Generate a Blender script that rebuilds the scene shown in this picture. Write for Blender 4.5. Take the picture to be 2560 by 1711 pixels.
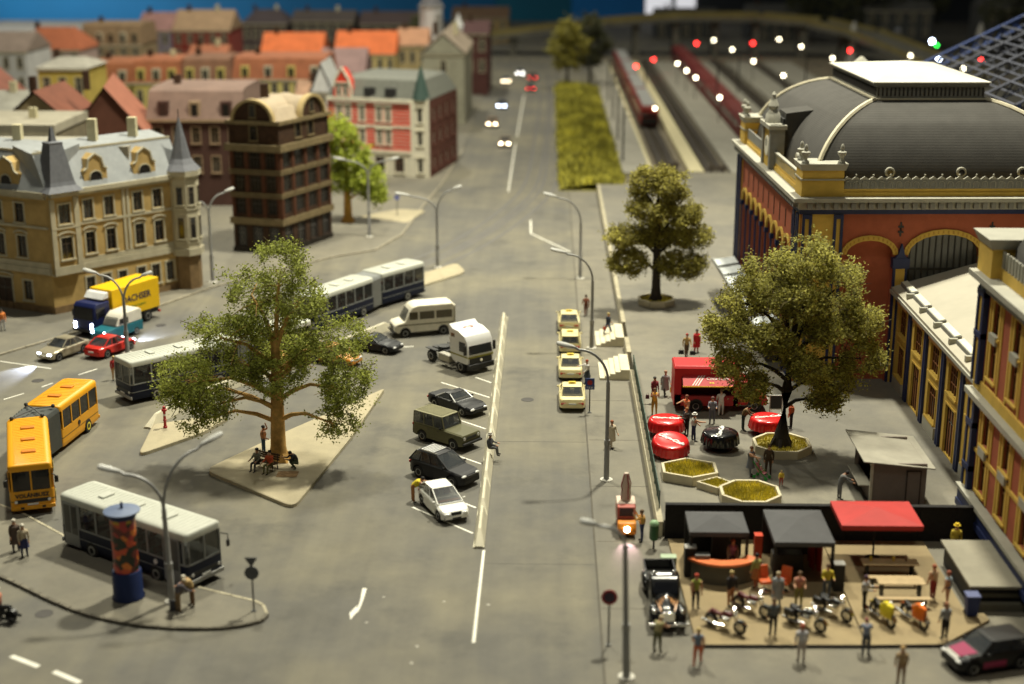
import bpy, bmesh, math, random
from mathutils import Vector, Matrix, noise
R = math.radians
PI = math.pi
rnd = random.Random(7)
for o in list(bpy.data.objects):
    bpy.data.objects.remove(o)
S = bpy.context.scene
COL = S.collection

# ------------------------------------------------------------------ camera
cam = bpy.data.cameras.new('camera')
camo = bpy.data.objects.new('camera', cam)
COL.objects.link(camo)
camo.location = (0, 0, 31)
camo.rotation_euler = (R(90 - 16.352), 0, R(1.389))
cam.lens = 51.19
cam.sensor_width = 36
cam.clip_start = 1
cam.clip_end = 2500
cam.dof.use_dof = True
cam.dof.focus_distance = 88
cam.dof.aperture_fstop = 0.086
S.camera = camo

# ------------------------------------------------------------------ world: a dark exhibition hall
w = bpy.data.worlds.new('World')
S.world = w
w.use_nodes = True
w.node_tree.nodes['Background'].inputs[0].default_value = (0.85, 0.9, 1.0, 1)
w.node_tree.nodes['Background'].inputs[1].default_value = 0.028

# ------------------------------------------------------------------ hall lamps (spots on the ceiling above the layout) and two added fills
def hall_lamp(name, loc, target, power, size, col):
    l = bpy.data.lights.new(name, 'AREA')
    l.shape = 'DISK'
    l.size = size
    l.energy = power
    l.color = col
    o = bpy.data.objects.new(name, l)
    o.location = loc
    o.rotation_euler = (Vector(target) - Vector(loc)).to_track_quat('-Z', 'Y').to_euler()
    COL.objects.link(o)
def hall_spot(name, loc, target, power, size, col, cone):
    l = bpy.data.lights.new(name, 'SPOT')
    l.energy = power
    l.color = col
    l.shadow_soft_size = size
    l.spot_size = R(cone)
    l.spot_blend = 0.9
    o = bpy.data.objects.new(name, l)
    o.location = loc
    o.rotation_euler = (Vector(target) - Vector(loc)).to_track_quat('-Z', 'Y').to_euler()
    COL.objects.link(o)
WARM = (1.0, 0.955, 0.77)
hall_spot('hall_lamp_key', (26, 124, 124), (0, 98, 0), 1060000, 4.2, WARM, 96)
hall_spot('hall_lamp_second', (-34, 132, 124), (-4, 96, 0), 500000, 4.2, WARM, 96)
hall_lamp('hall_lamp_front', (-14, 30, 125), (-6, 90, 0), 24000, 12, WARM)
hall_spot('hall_lamp_town', (-18, 138, 112), (-55, 228, 0), 600000, 3.2, WARM, 66)
hall_lamp('hall_lamp_town_back', (-40, 290, 120), (-60, 225, 0), 120000, 8, WARM)
hall_lamp('added_yard_fill', (22, 236, 115), (16, 222, 0), 62000, 8, WARM)  # added fill, unseen: lifts the dim platforms and tracks
hall_lamp('added_wall_fill', (-150, 395, 55), (-150, 452, 5), 90000, 12, (1.0, 0.97, 0.9))  # added fill, unseen: brightens the blue wall beyond the other lamps' reach
S.view_settings.view_transform = 'Standard'
S.view_settings.look = 'None'
S.view_settings.exposure = -0.12
S.view_settings.gamma = 1
S.render.engine = 'CYCLES'

# ------------------------------------------------------------------ materials
MC = {}
def M(name, col=None, rough=0.6, metal=0.0, var=0.12, scale=2.0, bump=0.0, bscale=None, spec=0.4, emit=0.0, island=0.0, coat=0.0):
    if name in MC:
        return MC[name]
    m = bpy.data.materials.new(name)
    MC[name] = m
    m.use_nodes = True
    nt = m.node_tree
    b = nt.nodes['Principled BSDF']
    b.inputs['Roughness'].default_value = rough
    b.inputs['Metallic'].default_value = metal
    b.inputs['Specular IOR Level'].default_value = spec
    b.inputs['Coat Weight'].default_value = coat
    tc = nt.nodes.new('ShaderNodeTexCoord')
    n = nt.nodes.new('ShaderNodeTexNoise')
    n.inputs['Scale'].default_value = scale
    n.inputs['Detail'].default_value = 5
    n.inputs['Roughness'].default_value = 0.62
    nt.links.new(tc.outputs['Object'], n.inputs['Vector'])
    rp = nt.nodes.new('ShaderNodeValToRGB')
    rp.color_ramp.elements[0].position = 0.28
    rp.color_ramp.elements[1].position = 0.72
    lo = [max(0, c * (1 - var)) for c in col]
    hi = [min(1, c * (1 + var)) for c in col]
    rp.color_ramp.elements[0].color = (*lo, 1)
    rp.color_ramp.elements[1].color = (*hi, 1)
    nt.links.new(n.outputs['Fac'], rp.inputs['Fac'])
    out = rp.outputs['Color']
    if island:
        g = nt.nodes.new('ShaderNodeNewGeometry')
        mm = nt.nodes.new('ShaderNodeMapRange')
        mm.inputs['To Min'].default_value = 1 - island
        mm.inputs['To Max'].default_value = 1 + island
        nt.links.new(g.outputs['Random Per Island'], mm.inputs['Value'])
        hs = nt.nodes.new('ShaderNodeHueSaturation')
        nt.links.new(mm.outputs['Result'], hs.inputs['Value'])
        nt.links.new(out, hs.inputs['Color'])
        out = hs.outputs['Color']
    nt.links.new(out, b.inputs['Base Color'])
    if emit:
        b.inputs['Emission Color'].default_value = (*col, 1)
        b.inputs['Emission Strength'].default_value = emit
    if bump:
        n2 = nt.nodes.new('ShaderNodeTexNoise')
        n2.inputs['Scale'].default_value = bscale or scale * 6
        n2.inputs['Detail'].default_value = 4
        nt.links.new(tc.outputs['Object'], n2.inputs['Vector'])
        bp = nt.nodes.new('ShaderNodeBump')
        bp.inputs['Strength'].default_value = bump
        bp.inputs['Distance'].default_value = 0.03
        nt.links.new(n2.outputs['Fac'], bp.inputs['Height'])
        nt.links.new(bp.outputs['Normal'], b.inputs['Normal'])
    return m

def glass(name, tint, fac=0.45):
    """window glass: part see-through, part dark reflective"""
    if name in MC:
        return MC[name]
    m = bpy.data.materials.new(name)
    MC[name] = m
    m.use_nodes = True
    nt = m.node_tree
    b = nt.nodes['Principled BSDF']
    b.inputs['Base Color'].default_value = (*tint, 1)
    b.inputs['Roughness'].default_value = 0.06
    tr = nt.nodes.new('ShaderNodeBsdfTransparent')
    tr.inputs['Color'].default_value = (0.8, 0.8, 0.78, 1)
    mx = nt.nodes.new('ShaderNodeMixShader')
    mx.inputs['Fac'].default_value = fac
    nt.links.new(tr.outputs[0], mx.inputs[1])
    nt.links.new(b.outputs[0], mx.inputs[2])
    nt.links.new(mx.outputs[0], nt.nodes['Material Output'].inputs['Surface'])
    return m

def ground_mat(name, base, patch, var=0.2, stripe=True):
    """dusted model-railway asphalt: cloudy patches, faint tyre streaks, fine grain"""
    m = bpy.data.materials.new(name)
    MC[name] = m
    m.use_nodes = True
    nt = m.node_tree
    b = nt.nodes['Principled BSDF']
    b.inputs['Roughness'].default_value = 0.85
    b.inputs['Specular IOR Level'].default_value = 0.2
    tc = nt.nodes.new('ShaderNodeTexCoord')
    def nz(scale, detail, rough=0.6, vec=None):
        n = nt.nodes.new('ShaderNodeTexNoise')
        n.inputs['Scale'].default_value = scale
        n.inputs['Detail'].default_value = detail
        n.inputs['Roughness'].default_value = rough
        nt.links.new(vec or tc.outputs['Object'], n.inputs['Vector'])
        return n.outputs['Fac']
    def mix(fac, a, c, mode='MIX'):
        x = nt.nodes.new('ShaderNodeMix')
        x.data_type = 'RGBA'
        x.blend_type = mode
        if isinstance(fac, float):
            x.inputs['Factor'].default_value = fac
        else:
            nt.links.new(fac, x.inputs['Factor'])
        for s, i in ((a, 6), (c, 7)):
            if isinstance(s, tuple):
                x.inputs[i].default_value = (*s, 1)
            else:
                nt.links.new(s, x.inputs[i])
        return x.outputs[2]
    def ramp(v, p0, p1, c0=(0, 0, 0), c1=(1, 1, 1)):
        r = nt.nodes.new('ShaderNodeValToRGB')
        r.color_ramp.elements[0].position = p0
        r.color_ramp.elements[1].position = p1
        r.color_ramp.elements[0].color = (*c0, 1)
        r.color_ramp.elements[1].color = (*c1, 1)
        nt.links.new(v, r.inputs['Fac'])
        return r.outputs['Color']
    c = mix(ramp(nz(0.075, 5), 0.40, 0.62), base, patch)
    c = mix(ramp(nz(0.16, 5, 0.65), 0.56, 0.72), c, tuple(v * 0.80 for v in base))
    mp = nt.nodes.new('ShaderNodeMapping')
    mp.inputs['Scale'].default_value = (0.9, 0.05, 1)
    nt.links.new(tc.outputs['Object'], mp.inputs['Vector'])
    st = ramp(nz(1.0, 3, 0.5, mp.outputs[0]), 0.35, 0.7, (0.86, 0.86, 0.88), (1.05, 1.04, 1.0))
    c = mix(0.8 if stripe else 0.25, c, st, 'MULTIPLY')
    c = mix(1.0, c, ramp(nz(0.5, 6, 0.7), 0.3, 0.7, (0.86, 0.86, 0.87), (1.08, 1.07, 1.04)), 'MULTIPLY')
    c = mix(1.0, c, ramp(nz(22, 3, 0.7), 0.25, 0.8, (0.82, 0.82, 0.82), (1.12, 1.12, 1.12)), 'MULTIPLY')
    nt.links.new(c, b.inputs['Base Color'])
    bp = nt.nodes.new('ShaderNodeBump')
    bp.inputs['Strength'].default_value = 0.15
    bp.inputs['Distance'].default_value = 0.02
    nt.links.new(nz(14, 3), bp.inputs['Height'])
    nt.links.new(bp.outputs['Normal'], b.inputs['Normal'])
    return m

def leaf(name, col, isl=.45):
    m = M(name, col, .7, var=.3, scale=.5, island=isl)
    nt = m.node_tree
    b = nt.nodes['Principled BSDF']
    tl = nt.nodes.new('ShaderNodeBsdfTranslucent')
    nt.links.new(b.inputs['Base Color'].links[0].from_socket, tl.inputs['Color'])
    mx = nt.nodes.new('ShaderNodeMixShader')
    mx.inputs['Fac'].default_value = 0.28
    nt.links.new(b.outputs[0], mx.inputs[1])
    nt.links.new(tl.outputs[0], mx.inputs[2])
    nt.links.new(mx.outputs[0], nt.nodes['Material Output'].inputs['Surface'])
    return m

# ------------------------------------------------------------------ mesh builder
class MB:
    def __init__(s):
        s.v = []
        s.f = []
        s.mi = []
        s.cur = 0
    def add(s, vs, fs):
        n = len(s.v)
        s.v += [tuple(p) for p in vs]
        s.f += [tuple(i + n for i in f) for f in fs]
        s.mi += [s.cur] * len(fs)
        return s
    def box(s, x0, y0, z0, x1, y1, z1):
        vs = [(x0, y0, z0), (x1, y0, z0), (x1, y1, z0), (x0, y1, z0), (x0, y0, z1), (x1, y0, z1), (x1, y1, z1), (x0, y1, z1)]
        return s.add(vs, [(3, 2, 1, 0), (4, 5, 6, 7), (0, 1, 5, 4), (1, 2, 6, 5), (2, 3, 7, 6), (3, 0, 4, 7)])
    def cb(s, x, y, z, sx, sy, sz):
        return s.box(x - sx / 2, y - sy / 2, z, x + sx / 2, y + sy / 2, z + sz)
    def hexa(s, lo, hi):
        """eight corners: four below, four above, anticlockwise"""
        n = len(lo)
        fs = [tuple(range(n - 1, -1, -1)), tuple(range(n, 2 * n))]
        fs += [(i, (i + 1) % n, n + (i + 1) % n, n + i) for i in range(n)]
        return s.add(list(lo) + list(hi), fs)
    def prism(s, pts, z0, z1, pts1=None):
        a = sum(pts[i][0] * pts[(i + 1) % len(pts)][1] - pts[(i + 1) % len(pts)][0] * pts[i][1] for i in range(len(pts)))
        if a < 0:
            pts = pts[::-1]
            pts1 = pts1[::-1] if pts1 else None
        return s.hexa([(p[0], p[1], z0) for p in pts], [(p[0], p[1], z1) for p in (pts1 or pts)])
    def loft(s, rings, cap0=True, cap1=True, closed=True):
        n = len(rings[0])
        vs = [p for r in rings for p in r]
        fs = []
        for k in range(len(rings) - 1):
            for i in range(n if closed else n - 1):
                j = (i + 1) % n
                fs.append((k * n + i, k * n + j, (k + 1) * n + j, (k + 1) * n + i))
        if cap0:
            fs.append(tuple(range(n - 1, -1, -1)))
        if cap1:
            o = (len(rings) - 1) * n
            fs.append(tuple(o + i for i in range(n)))
        return s.add(vs, fs)
    def tube(s, path, r, n=8, cap=True):
        path = [Vector(p) for p in path]
        rings = []
        up = Vector((0, 0, 1))
        for i, p in enumerate(path):
            d = (path[min(i + 1, len(path) - 1)] - path[max(i - 1, 0)]).normalized()
            a = d.cross(up)
            if a.length < 0.05:
                a = d.cross(Vector((1, 0, 0)))
            a.normalize()
            b = a.cross(d).normalized()
            rr = r[i] if isinstance(r, (list, tuple)) else r
            rings.append([p + (a * math.cos(t) + b * math.sin(t)) * rr for t in [2 * PI * k / n for k in range(n)]])
        return s.loft([q[::-1] for q in rings], cap, cap)
    def lathe(s, prof, n=16, c=(0, 0, 0), sx=1, sy=1):
        rings = [[(c[0] + r * sx * math.cos(2 * PI * k / n), c[1] + r * sy * math.sin(2 * PI * k / n), c[2] + z) for k in range(n)] for r, z in prof]
        return s.loft(rings)
    def wheel(s, x, y, z, r, w, n=16, prof=None):
        """disc about the y axis"""
        prof = prof or [(r * .92, -w / 2), (r, -w / 2 + .03), (r, w / 2 - .03), (r * .92, w / 2)]
        rings = [[(x + q * math.cos(2 * PI * k / n), y + t, z + q * math.sin(2 * PI * k / n)) for k in range(n)] for q, t in prof]
        return s.loft([q[::-1] for q in rings])
    def sph(s, c, r, n=10, m=6):
        if not isinstance(r, (tuple, list)):
            r = (r, r, r)
        prof = [(max(0.02, math.sin(PI * k / m)), -math.cos(PI * k / m)) for k in range(m + 1)]
        rings = [[(c[0] + q * r[0] * math.cos(2 * PI * k / n), c[1] + q * r[1] * math.sin(2 * PI * k / n), c[2] + z * r[2]) for k in range(n)] for q, z in prof]
        return s.loft(rings)
    def poly(s, pts):
        return s.add(pts, [tuple(range(len(pts)))])
    def sheet(s, pts, t, nrm):
        """thin plate: polygon pushed out along nrm by t"""
        nrm = Vector(nrm).normalized() * t
        a = [Vector(p) for p in pts]
        return s.hexa([tuple(p) for p in a], [tuple(p + nrm) for p in a])
    def mesh(s, name):
        me = bpy.data.meshes.new(name)
        me.from_pydata(s.v, [], s.f)
        if any(s.mi):
            me.polygons.foreach_set('material_index', s.mi)
        return me
    def build(s, name, mat, parent=None, smooth=False, loc=(0, 0, 0), rz=0, bevel=0, angle=40, segs=2):
        me = s.mesh(name)
        for k in (mat if isinstance(mat, (list, tuple)) else [mat]):
            me.materials.append(k)
        bm = bmesh.new()
        bm.from_mesh(me)
        bmesh.ops.recalc_face_normals(bm, faces=bm.faces)
        bm.to_mesh(me)
        bm.free()
        o = bpy.data.objects.new(name, me)
        COL.objects.link(o)
        o.location = loc
        o.rotation_euler = (0, 0, rz)
        o.parent = parent
        if smooth or bevel:
            me.polygons.foreach_set('use_smooth', [True] * len(me.polygons))
            me.set_sharp_from_angle(angle=R(angle))
        if bevel:
            b = o.modifiers.new('bevel', 'BEVEL')
            b.width = bevel
            b.segments = segs
            b.limit_method = 'ANGLE'
            b.angle_limit = R(35)
            b.harden_normals = False
        return o

def tag(o, label=None, cat=None, group=None, kind=None):
    if label: o['label'] = label
    if cat: o['category'] = cat
    if group: o['group'] = group
    if kind: o['kind'] = kind
    return o
def thing(name, label, cat, loc=(0, 0, 0), rz=0, group=None):
    o = bpy.data.objects.new(name, None)
    o.empty_display_size = 0.3
    COL.objects.link(o)
    o.location = loc
    o.rotation_euler = (0, 0, rz)
    return tag(o, label, cat, group)
def inst(o, parent, loc=(0, 0, 0), rz=0, name=None):
    c = bpy.data.objects.new(name or o.name.split('.')[0], o.data)
    COL.objects.link(c)
    c.parent = parent
    c.location = loc
    c.rotation_euler = (0, 0, rz)
    for m in o.modifiers:
        if m.type == 'BEVEL':
            b = c.modifiers.new('bevel', 'BEVEL')
            b.width, b.segments, b.limit_method, b.angle_limit = m.width, m.segments, m.limit_method, m.angle_limit
    return c
def kids(o):
    return [c for c in COL.objects if c.parent == o]
def copy_tree(o, parent=None):
    c = o.copy()
    COL.objects.link(c)
    c.parent = parent
    for ch in kids(o):
        copy_tree(ch, c)
    return c
def text_mesh(s, size, font_shear=0.0, ext=0.004, bold=0.0):
    cu = bpy.data.curves.new('lettering', 'FONT')
    cu.body = s
    cu.size = size
    cu.shear = font_shear
    cu.extrude = ext
    cu.offset = bold
    cu.resolution_u = 3
    cu.align_x = 'CENTER'
    cu.align_y = 'CENTER'
    o = bpy.data.objects.new('lettering', cu)
    COL.objects.link(o)
    dg = bpy.context.evaluated_depsgraph_get()
    me = bpy.data.meshes.new_from_object(o.evaluated_get(dg))
    bpy.data.objects.remove(o)
    return me
def lettering(s, size, mat, parent, loc, rot, shear=0.0, ext=0.004, name='lettering', bold=0.0):
    me = text_mesh(s, size, shear, ext, bold)
    me.materials.clear()
    me.materials.append(mat)
    o = bpy.data.objects.new(name, me)
    COL.objects.link(o)
    o.parent = parent
    o.location = loc
    o.rotation_euler = rot
    return o
def arc(cx, cy, r, a0, a1, n):
    return [(cx + r * math.cos(R(a0 + (a1 - a0) * k / n)), cy + r * math.sin(R(a0 + (a1 - a0) * k / n))) for k in range(n + 1)]
def rounded(pts, r, n=5):
    """polygon with rounded corners"""
    out = []
    m = len(pts)
    for i in range(m):
        p0, p, p1 = Vector(pts[i - 1]), Vector(pts[i]), Vector(pts[(i + 1) % m])
        a, b = (p0 - p), (p1 - p)
        rr = min(r if not isinstance(r, (list, tuple)) else r[i], a.length * .45, b.length * .45)
        A, B = p + a.normalized() * rr, p + b.normalized() * rr
        for k in range(n + 1):
            t = k / n
            q = A * (1 - t) ** 2 + p * 2 * t * (1 - t) + B * t * t
            out.append((q.x, q.y))
    return out
# ================================================================== the setting
ASPH = ground_mat('asphalt', (0.155, 0.150, 0.132), (0.215, 0.200, 0.152))
PAVE = ground_mat('paving', (0.18, 0.171, 0.143), (0.225, 0.208, 0.162), stripe=False)
PLAZ = ground_mat('plaza_paving', (0.19, 0.182, 0.156), (0.24, 0.224, 0.178), stripe=False)
SAND = ground_mat('island_paving', (0.42, 0.37, 0.25), (0.50, 0.44, 0.30), stripe=False)
CONC = M('concrete', (0.62, 0.57, 0.42), 0.8, var=0.12, scale=0.9, bump=0.2)
KERB = M('kerb_stone', (0.30, 0.27, 0.20), 0.85, var=0.25, scale=1.5, bump=0.2)
DARK = M('dark_gap', (0.03, 0.028, 0.025), 0.9)
WPAINT = M('road_paint', (0.78, 0.76, 0.66), 0.7, var=0.12, scale=3)
STEEL = M('rail_steel', (0.12, 0.11, 0.10), 0.5, 0.5)

mb = MB(); mb.poly([(-420, 20, 0), (420, 20, 0), (420, 452, 0), (-420, 452, 0)])
tag(mb.build('road', ASPH), kind='structure')

# left pavement in front of the corner houses, with a kerb edge
lp = [(-48, 88), (-40.0, 101.2), (-36.4, 107.1), (-32.0, 115.0), (-29.1, 121.3), (-24.3, 128.2), (-20.0, 133.6), (-16.5, 136.5), (-14.6, 143.5), (-13.6, 160), (-12.6, 172), (-11.5, 200), (-11.5, 330), (-140, 330), (-140, 88)]
mb = MB(); mb.prism(lp, -0.05, 0.12)
tag(mb.build('pavement', PAVE), kind='structure')
def kerb_line(path, w, z1, name='kerb', step=1.0, mat=None, parent=None):
    """kerb stones laid end to end along a path"""
    mbk = MB()
    for (a, b) in zip(path[:-1], path[1:]):
        a, b = Vector(a), Vector(b)
        d = b - a
        n = max(1, int(d.length / step))
        u = d.normalized()
        q = Vector((-u.y, u.x)) * w / 2
        for k in range(n):
            p0, p1 = a + d * (k / n) + u * 0.02, a + d * ((k + 1) / n) - u * 0.02
            mbk.prism([tuple(p0 - q), tuple(p1 - q), tuple(p1 + q), tuple(p0 + q)], -0.04, z1 + rnd.uniform(0, .012))
    o = mbk.build(name, mat or KERB, parent)
    if not parent: tag(o, kind='structure')
    return o
kerb_line(lp[:12], 0.22, 0.13)

# right-hand pavement between the road and the raised plaza
mb = MB(); mb.prism([(2.62, 30), (24, 30), (24, 69.6), (6.0, 69.6), (6.0, 168), (2.62, 168)], -0.05, 0.06)
tag(mb.build('pavement', PAVE), kind='structure')
mb = MB()
for y in [54 + 7.55 * k for k in range(15)]:
    mb.box(2.66, y - .03, 0.05, 5.84, y + .03, 0.064)
mb.box(2.535, 30, -0.02, 2.615, 168, 0.045)
tag(mb.build('pavement_joint', M('joint_dark', (0.10, 0.09, 0.07), 0.9)), kind='structure')
# raised plaza
mb = MB(); mb.prism([(6.1, 70.2), (60, 70.2), (60, 177), (13.0, 177), (8.9, 168.5), (6.1, 168.5)], -0.05, 0.80)
tag(mb.build('plaza', PLAZ), kind='structure')
# retaining wall with coping
rw = thing('retaining_wall', 'long low cream retaining wall between pavement and raised plaza', 'wall', (5.97, 69.6, 0))
for y0, y1 in ((69.7, 96.0), (100.2, 104.1), (108.2, 168)):
    MB().box(-.12, y0 - 69.6, 0.0, .125, y1 - 69.6, 0.84).build('wall', CONC, rw)
    n = int((y1 - y0) / 2.2) + 1
    for k in range(n):
        a, b = y0 - 69.6 + (y1 - y0) * k / n, y0 - 69.6 + (y1 - y0) * (k + 1) / n - .03
        MB().box(-.15, a, .842, .16, b, .92).build('coping_stone', M('coping', (.40, .36, .25), .85, var=.2, scale=1.5), rw)
# two flights of steps
def steps(y0, label):
    t = thing('stairs', label, 'stairs', (3.75, y0, 0.06), group='steps up to the plaza')
    for k in range(5):
        MB().box(.36 * k, 0, 0, 2.08, 3.8, .15 * (k + 1)).build('step', CONC, t, bevel=.015) if k == 0 else \
            MB().box(.36 * k, 0.0, .15 * k + .001, 2.08, 3.8, .15 * (k + 1)).build('step', CONC, t, bevel=.015)
    return t
steps(96.2, 'cream concrete steps beside the dark green railing end')
steps(104.3, 'cream concrete steps with a person in dark jacket climbing them')

# painted marks
def stripe(pts, w, name, label, z=0.006, group='white road markings'):
    a, b = Vector(pts[0]), Vector(pts[1])
    u = (b - a).normalized(); q = Vector((-u.y, u.x)) * w / 2
    m = MB(); m.prism([tuple(a - q), tuple(b - q), tuple(b + q), tuple(a + q)], 0.001, z)
    return tag(m.build(name, WPAINT), label, 'marking', group)
for p in ([(-7.2, 95.6), (-3.75, 92.4)], [(-4.9, 96.8), (-3.75, 95.6)], [(-7.2, 89.4), (-3.75, 86.2)], [(-7.2, 83.2), (-3.75, 80.1)], [(-7.2, 76.8), (-3.75, 73.5)], [(-7.2, 73.5), (-3.75, 70.1)]):
    stripe(p, .13, 'parking_line', 'thin white parking bay line slanting to the concrete barrier', group='parking bay lines')
stripe([(-11.0, 104.0), (-9.9, 104.3)], .13, 'painted_line', 'short white line behind the dark convertible')
for p in ([(-32.8, 96.7), (-31.9, 98.1)], [(-36.1, 91.2), (-35.2, 92.5)], [(-34.45, 93.9), (-34.0, 94.8)], [(-29.6, 101.6), (-28.7, 103)]):
    stripe(p, .12, 'lane_dash', 'faint white lane dash on the road by the yellow bus', group='lane dashes near the yellow bus')
stripe([(-39.5, 99.8), (-35.2, 98.1)], .12, 'stop_line', 'white stop line lit by the beige car headlamps')
for p in ([(-23.2, 56.5), (-21.7, 55.6)], [(-20.9, 55.2), (-19.5, 54.3)]):
    stripe(p, .26, 'lane_dash', 'thick white lane dash below the curved bus island', group='thick lane dashes')
stripe([(-3.08, 68.0), (-3.12, 58.2)], .14, 'painted_line', 'long white line from the barrier end')
m = MB(); m.prism([(-8.72, 63.5), (-8.5, 63.5), (-8.52, 62.4), (-8.56, 61.5), (-8.62, 61.05), (-8.74, 60.8), (-8.86, 60.25), (-9.0, 60.9), (-8.72, 61.75), (-8.74, 61.4), (-8.68, 61.55), (-8.66, 62.2)], 0.001, 0.006)
tag(m.build('road_arrow', WPAINT), 'worn white bent arrow painted on the road', 'marking')
for p in ([(-4.5, 205), (-4.5, 168)], [(-4.2, 262), (-4.4, 212)], [(-1.7, 151.5), (-1.6, 144.8)], [(-1.6, 144.8), (2.3, 136.4)]):
    stripe(p, .16, 'painted_line', 'pale lane line on the far road', group='pale lane lines on the far road')
m = MB(); m.box(-2.95, 83.92, .001, 2.5, 83.97, .003); m.box(-2.95, 66.4, .001, 2.5, 66.44, .003)
tag(m.build('road_seam', M('seam_dark', (.085, .08, .07), .9)), kind='structure')
# worn spots of paint
m = MB()
for px, py in ((-7.6, 62.6), (-8.1, 60.0), (-4.7, 62.2), (-2.6, 61.9), (-5.6, 57.8), (-5.7, 56.3)):
    m.prism([(px + .09 * math.cos(a) * rnd.uniform(.6, 1.2), py + .09 * math.sin(a) * rnd.uniform(.6, 1.2)) for a in [k * PI / 4 for k in range(8)]], .001, .005)
tag(m.build('paint_spots', M('spots', (.42, .40, .34), .8)), kind='structure')
# manhole covers
for k, (x, y) in enumerate(((-23.1, 60.5), (-35.2, 95.3), (-30.3, 109.6), (-1.2, 92.0))):
    t = tag(MB().lathe([(.42, 0), (.42, .012), (.36, .012), (.35, .006), (.02, .008)], 20).build('manhole_cover', M('cast_iron', (.07, .065, .06), .7, .3), loc=(x, y, .001)), ('dark round manhole cover below the bus island kerb', 'dark manhole cover in the lane ahead of the beige car', 'dark manhole cover in the road beside the yellow lorry', 'small manhole cover in the taxi lane')[k], 'manhole cover')
# tram rails
def rails(path, w, label):
    t = thing('tram_track', label, 'track', (path[0][0], path[0][1], 0))
    P = [Vector(p) for p in path]
    # smooth
    pts = []
    for i in range(len(P) - 1):
        a, b, c, d = P[max(0, i - 1)], P[i], P[i + 1], P[min(len(P) - 1, i + 2)]
        for k in range(8):
            s = k / 8
            pts.append(.5 * ((2 * b) + (c - a) * s + (2 * a - 5 * b + 4 * c - d) * s * s + (3 * b - a - 3 * c + d) * s ** 3))
    pts.append(P[-1])
    for sd in (-1, 1):
        m = MB()
        L = []
        for i, p in enumerate(pts):
            d = (pts[min(i + 1, len(pts) - 1)] - pts[max(i - 1, 0)]).normalized()
            q = Vector((-d.y, d.x)) * sd * w / 2
            e = Vector((-d.y, d.x)) * .14
            L.append((p + q - e, p + q + e))
        for (a0, a1), (b0, b1) in zip(L[:-1], L[1:]):
            m.add([(a0.x, a0.y, .008), (a1.x, a1.y, .008), (b1.x, b1.y, .008), (b0.x, b0.y, .008)], [(0, 1, 2, 3)])
        m.build('rail', M('tram_rail', (.13, .125, .12), .6, .2), t, loc=(-path[0][0], -path[0][1], 0))
rails([(-1.2, 300), (-.6, 255), (-1.1, 205), (-1.9, 173.6), (-4.2, 157.3), (-7.6, 143.6), (-11.2, 133.8), (-18, 121), (-27, 108)], 1.5, 'tram track curving left off the far road')
rails([(1.2, 300), (1.4, 255), (.9, 205), (0.3, 173.6), (-2, 157.3), (-5.6, 143.0), (-9.4, 132.5), (-16.5, 119), (-25.5, 105.5)], 1.5, 'tram track running beside the yellow grass strip')

# traffic islands
def island(pts, r, z, label, name='traffic_island'):
    t = thing(name, label, 'island', (pts[0][0], pts[0][1], 0))
    q = [(x - pts[0][0], y - pts[0][1]) for x, y in pts]
    ro = rounded(q, r)
    c = Vector((sum(p[0] for p in ro) / len(ro), sum(p[1] for p in ro) / len(ro)))
    ins = [tuple(Vector(p) + (c - Vector(p)).normalized() * .1) for p in ro]
    MB().prism(ro, 0.0, z - .03, ).build('kerb', M('island_kerb', (.50, .45, .31), .85, var=.2, scale=1.2, bump=.2), t)
    MB().prism(ro, z - .028, z, ins).build('paving', SAND, t)
    return t
island([(-19.7, 78.3), (-13.6, 72.9), (-11.9, 84.2), (-10.9, 93.6), (-16.3, 84.6)], [.9, .9, .4, .4, .6], .22, 'cream diamond-shaped island under the big orange-trunked tree')
island([(-24.2, 80.6), (-21.2, 84.7), (-20.2, 87.4), (-22.3, 87.3), (-24.7, 86.0)], [.9, .3, .3, .3, .3], .22, 'small cream triangular island with the red hydrant post')
island([(-12.2, 120.2), (-7.2, 127.4), (-8.3, 131.0), (-12.0, 125.6)], [.6, 1.2, 1.0, .6], .18, 'rounded cream island carrying a double street lamp')
island([(-20.0, 152.4), (-14.6, 149.1), (-13.2, 155.9), (-16.1, 156.6)], .5, .15, 'pale triangular island with a small blue sign')
# bus island in the foreground: curved dark kerb of separate stones
bi = [(-34, 69.5), (-26.6, 64.3), (-25.1, 63.2), (-23.3, 61.8), (-22.0, 60.9), (-20.8, 60.2), (-19.5, 59.7), (-18.2, 59.3), (-16.6, 59.1), (-15.4, 59.1), (-14.4, 59.2), (-13.5, 59.5), (-12.9, 59.9), (-12.75, 60.5), (-13.1, 61.4), (-13.6, 61.8), (-16.6, 63.2), (-24.8, 68.9), (-28.1, 71.9), (-34, 76)]
t = thing('bus_island', 'grey bus stop island edged with a curved dark kerb', 'island', (-20, 64, 0))
MB().prism([(x + 20, y - 64) for x, y in bi], -.04, .13).build('paving', PAVE, t)
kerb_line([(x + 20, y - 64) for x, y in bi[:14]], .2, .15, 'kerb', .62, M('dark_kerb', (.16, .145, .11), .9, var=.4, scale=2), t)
kerb_line([(x + 20, y - 64) for x, y in bi[13:]], .14, .145, 'kerb', .62, M('pale_kerb', (.42, .38, .27), .9, var=.3, scale=2), t)

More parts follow.
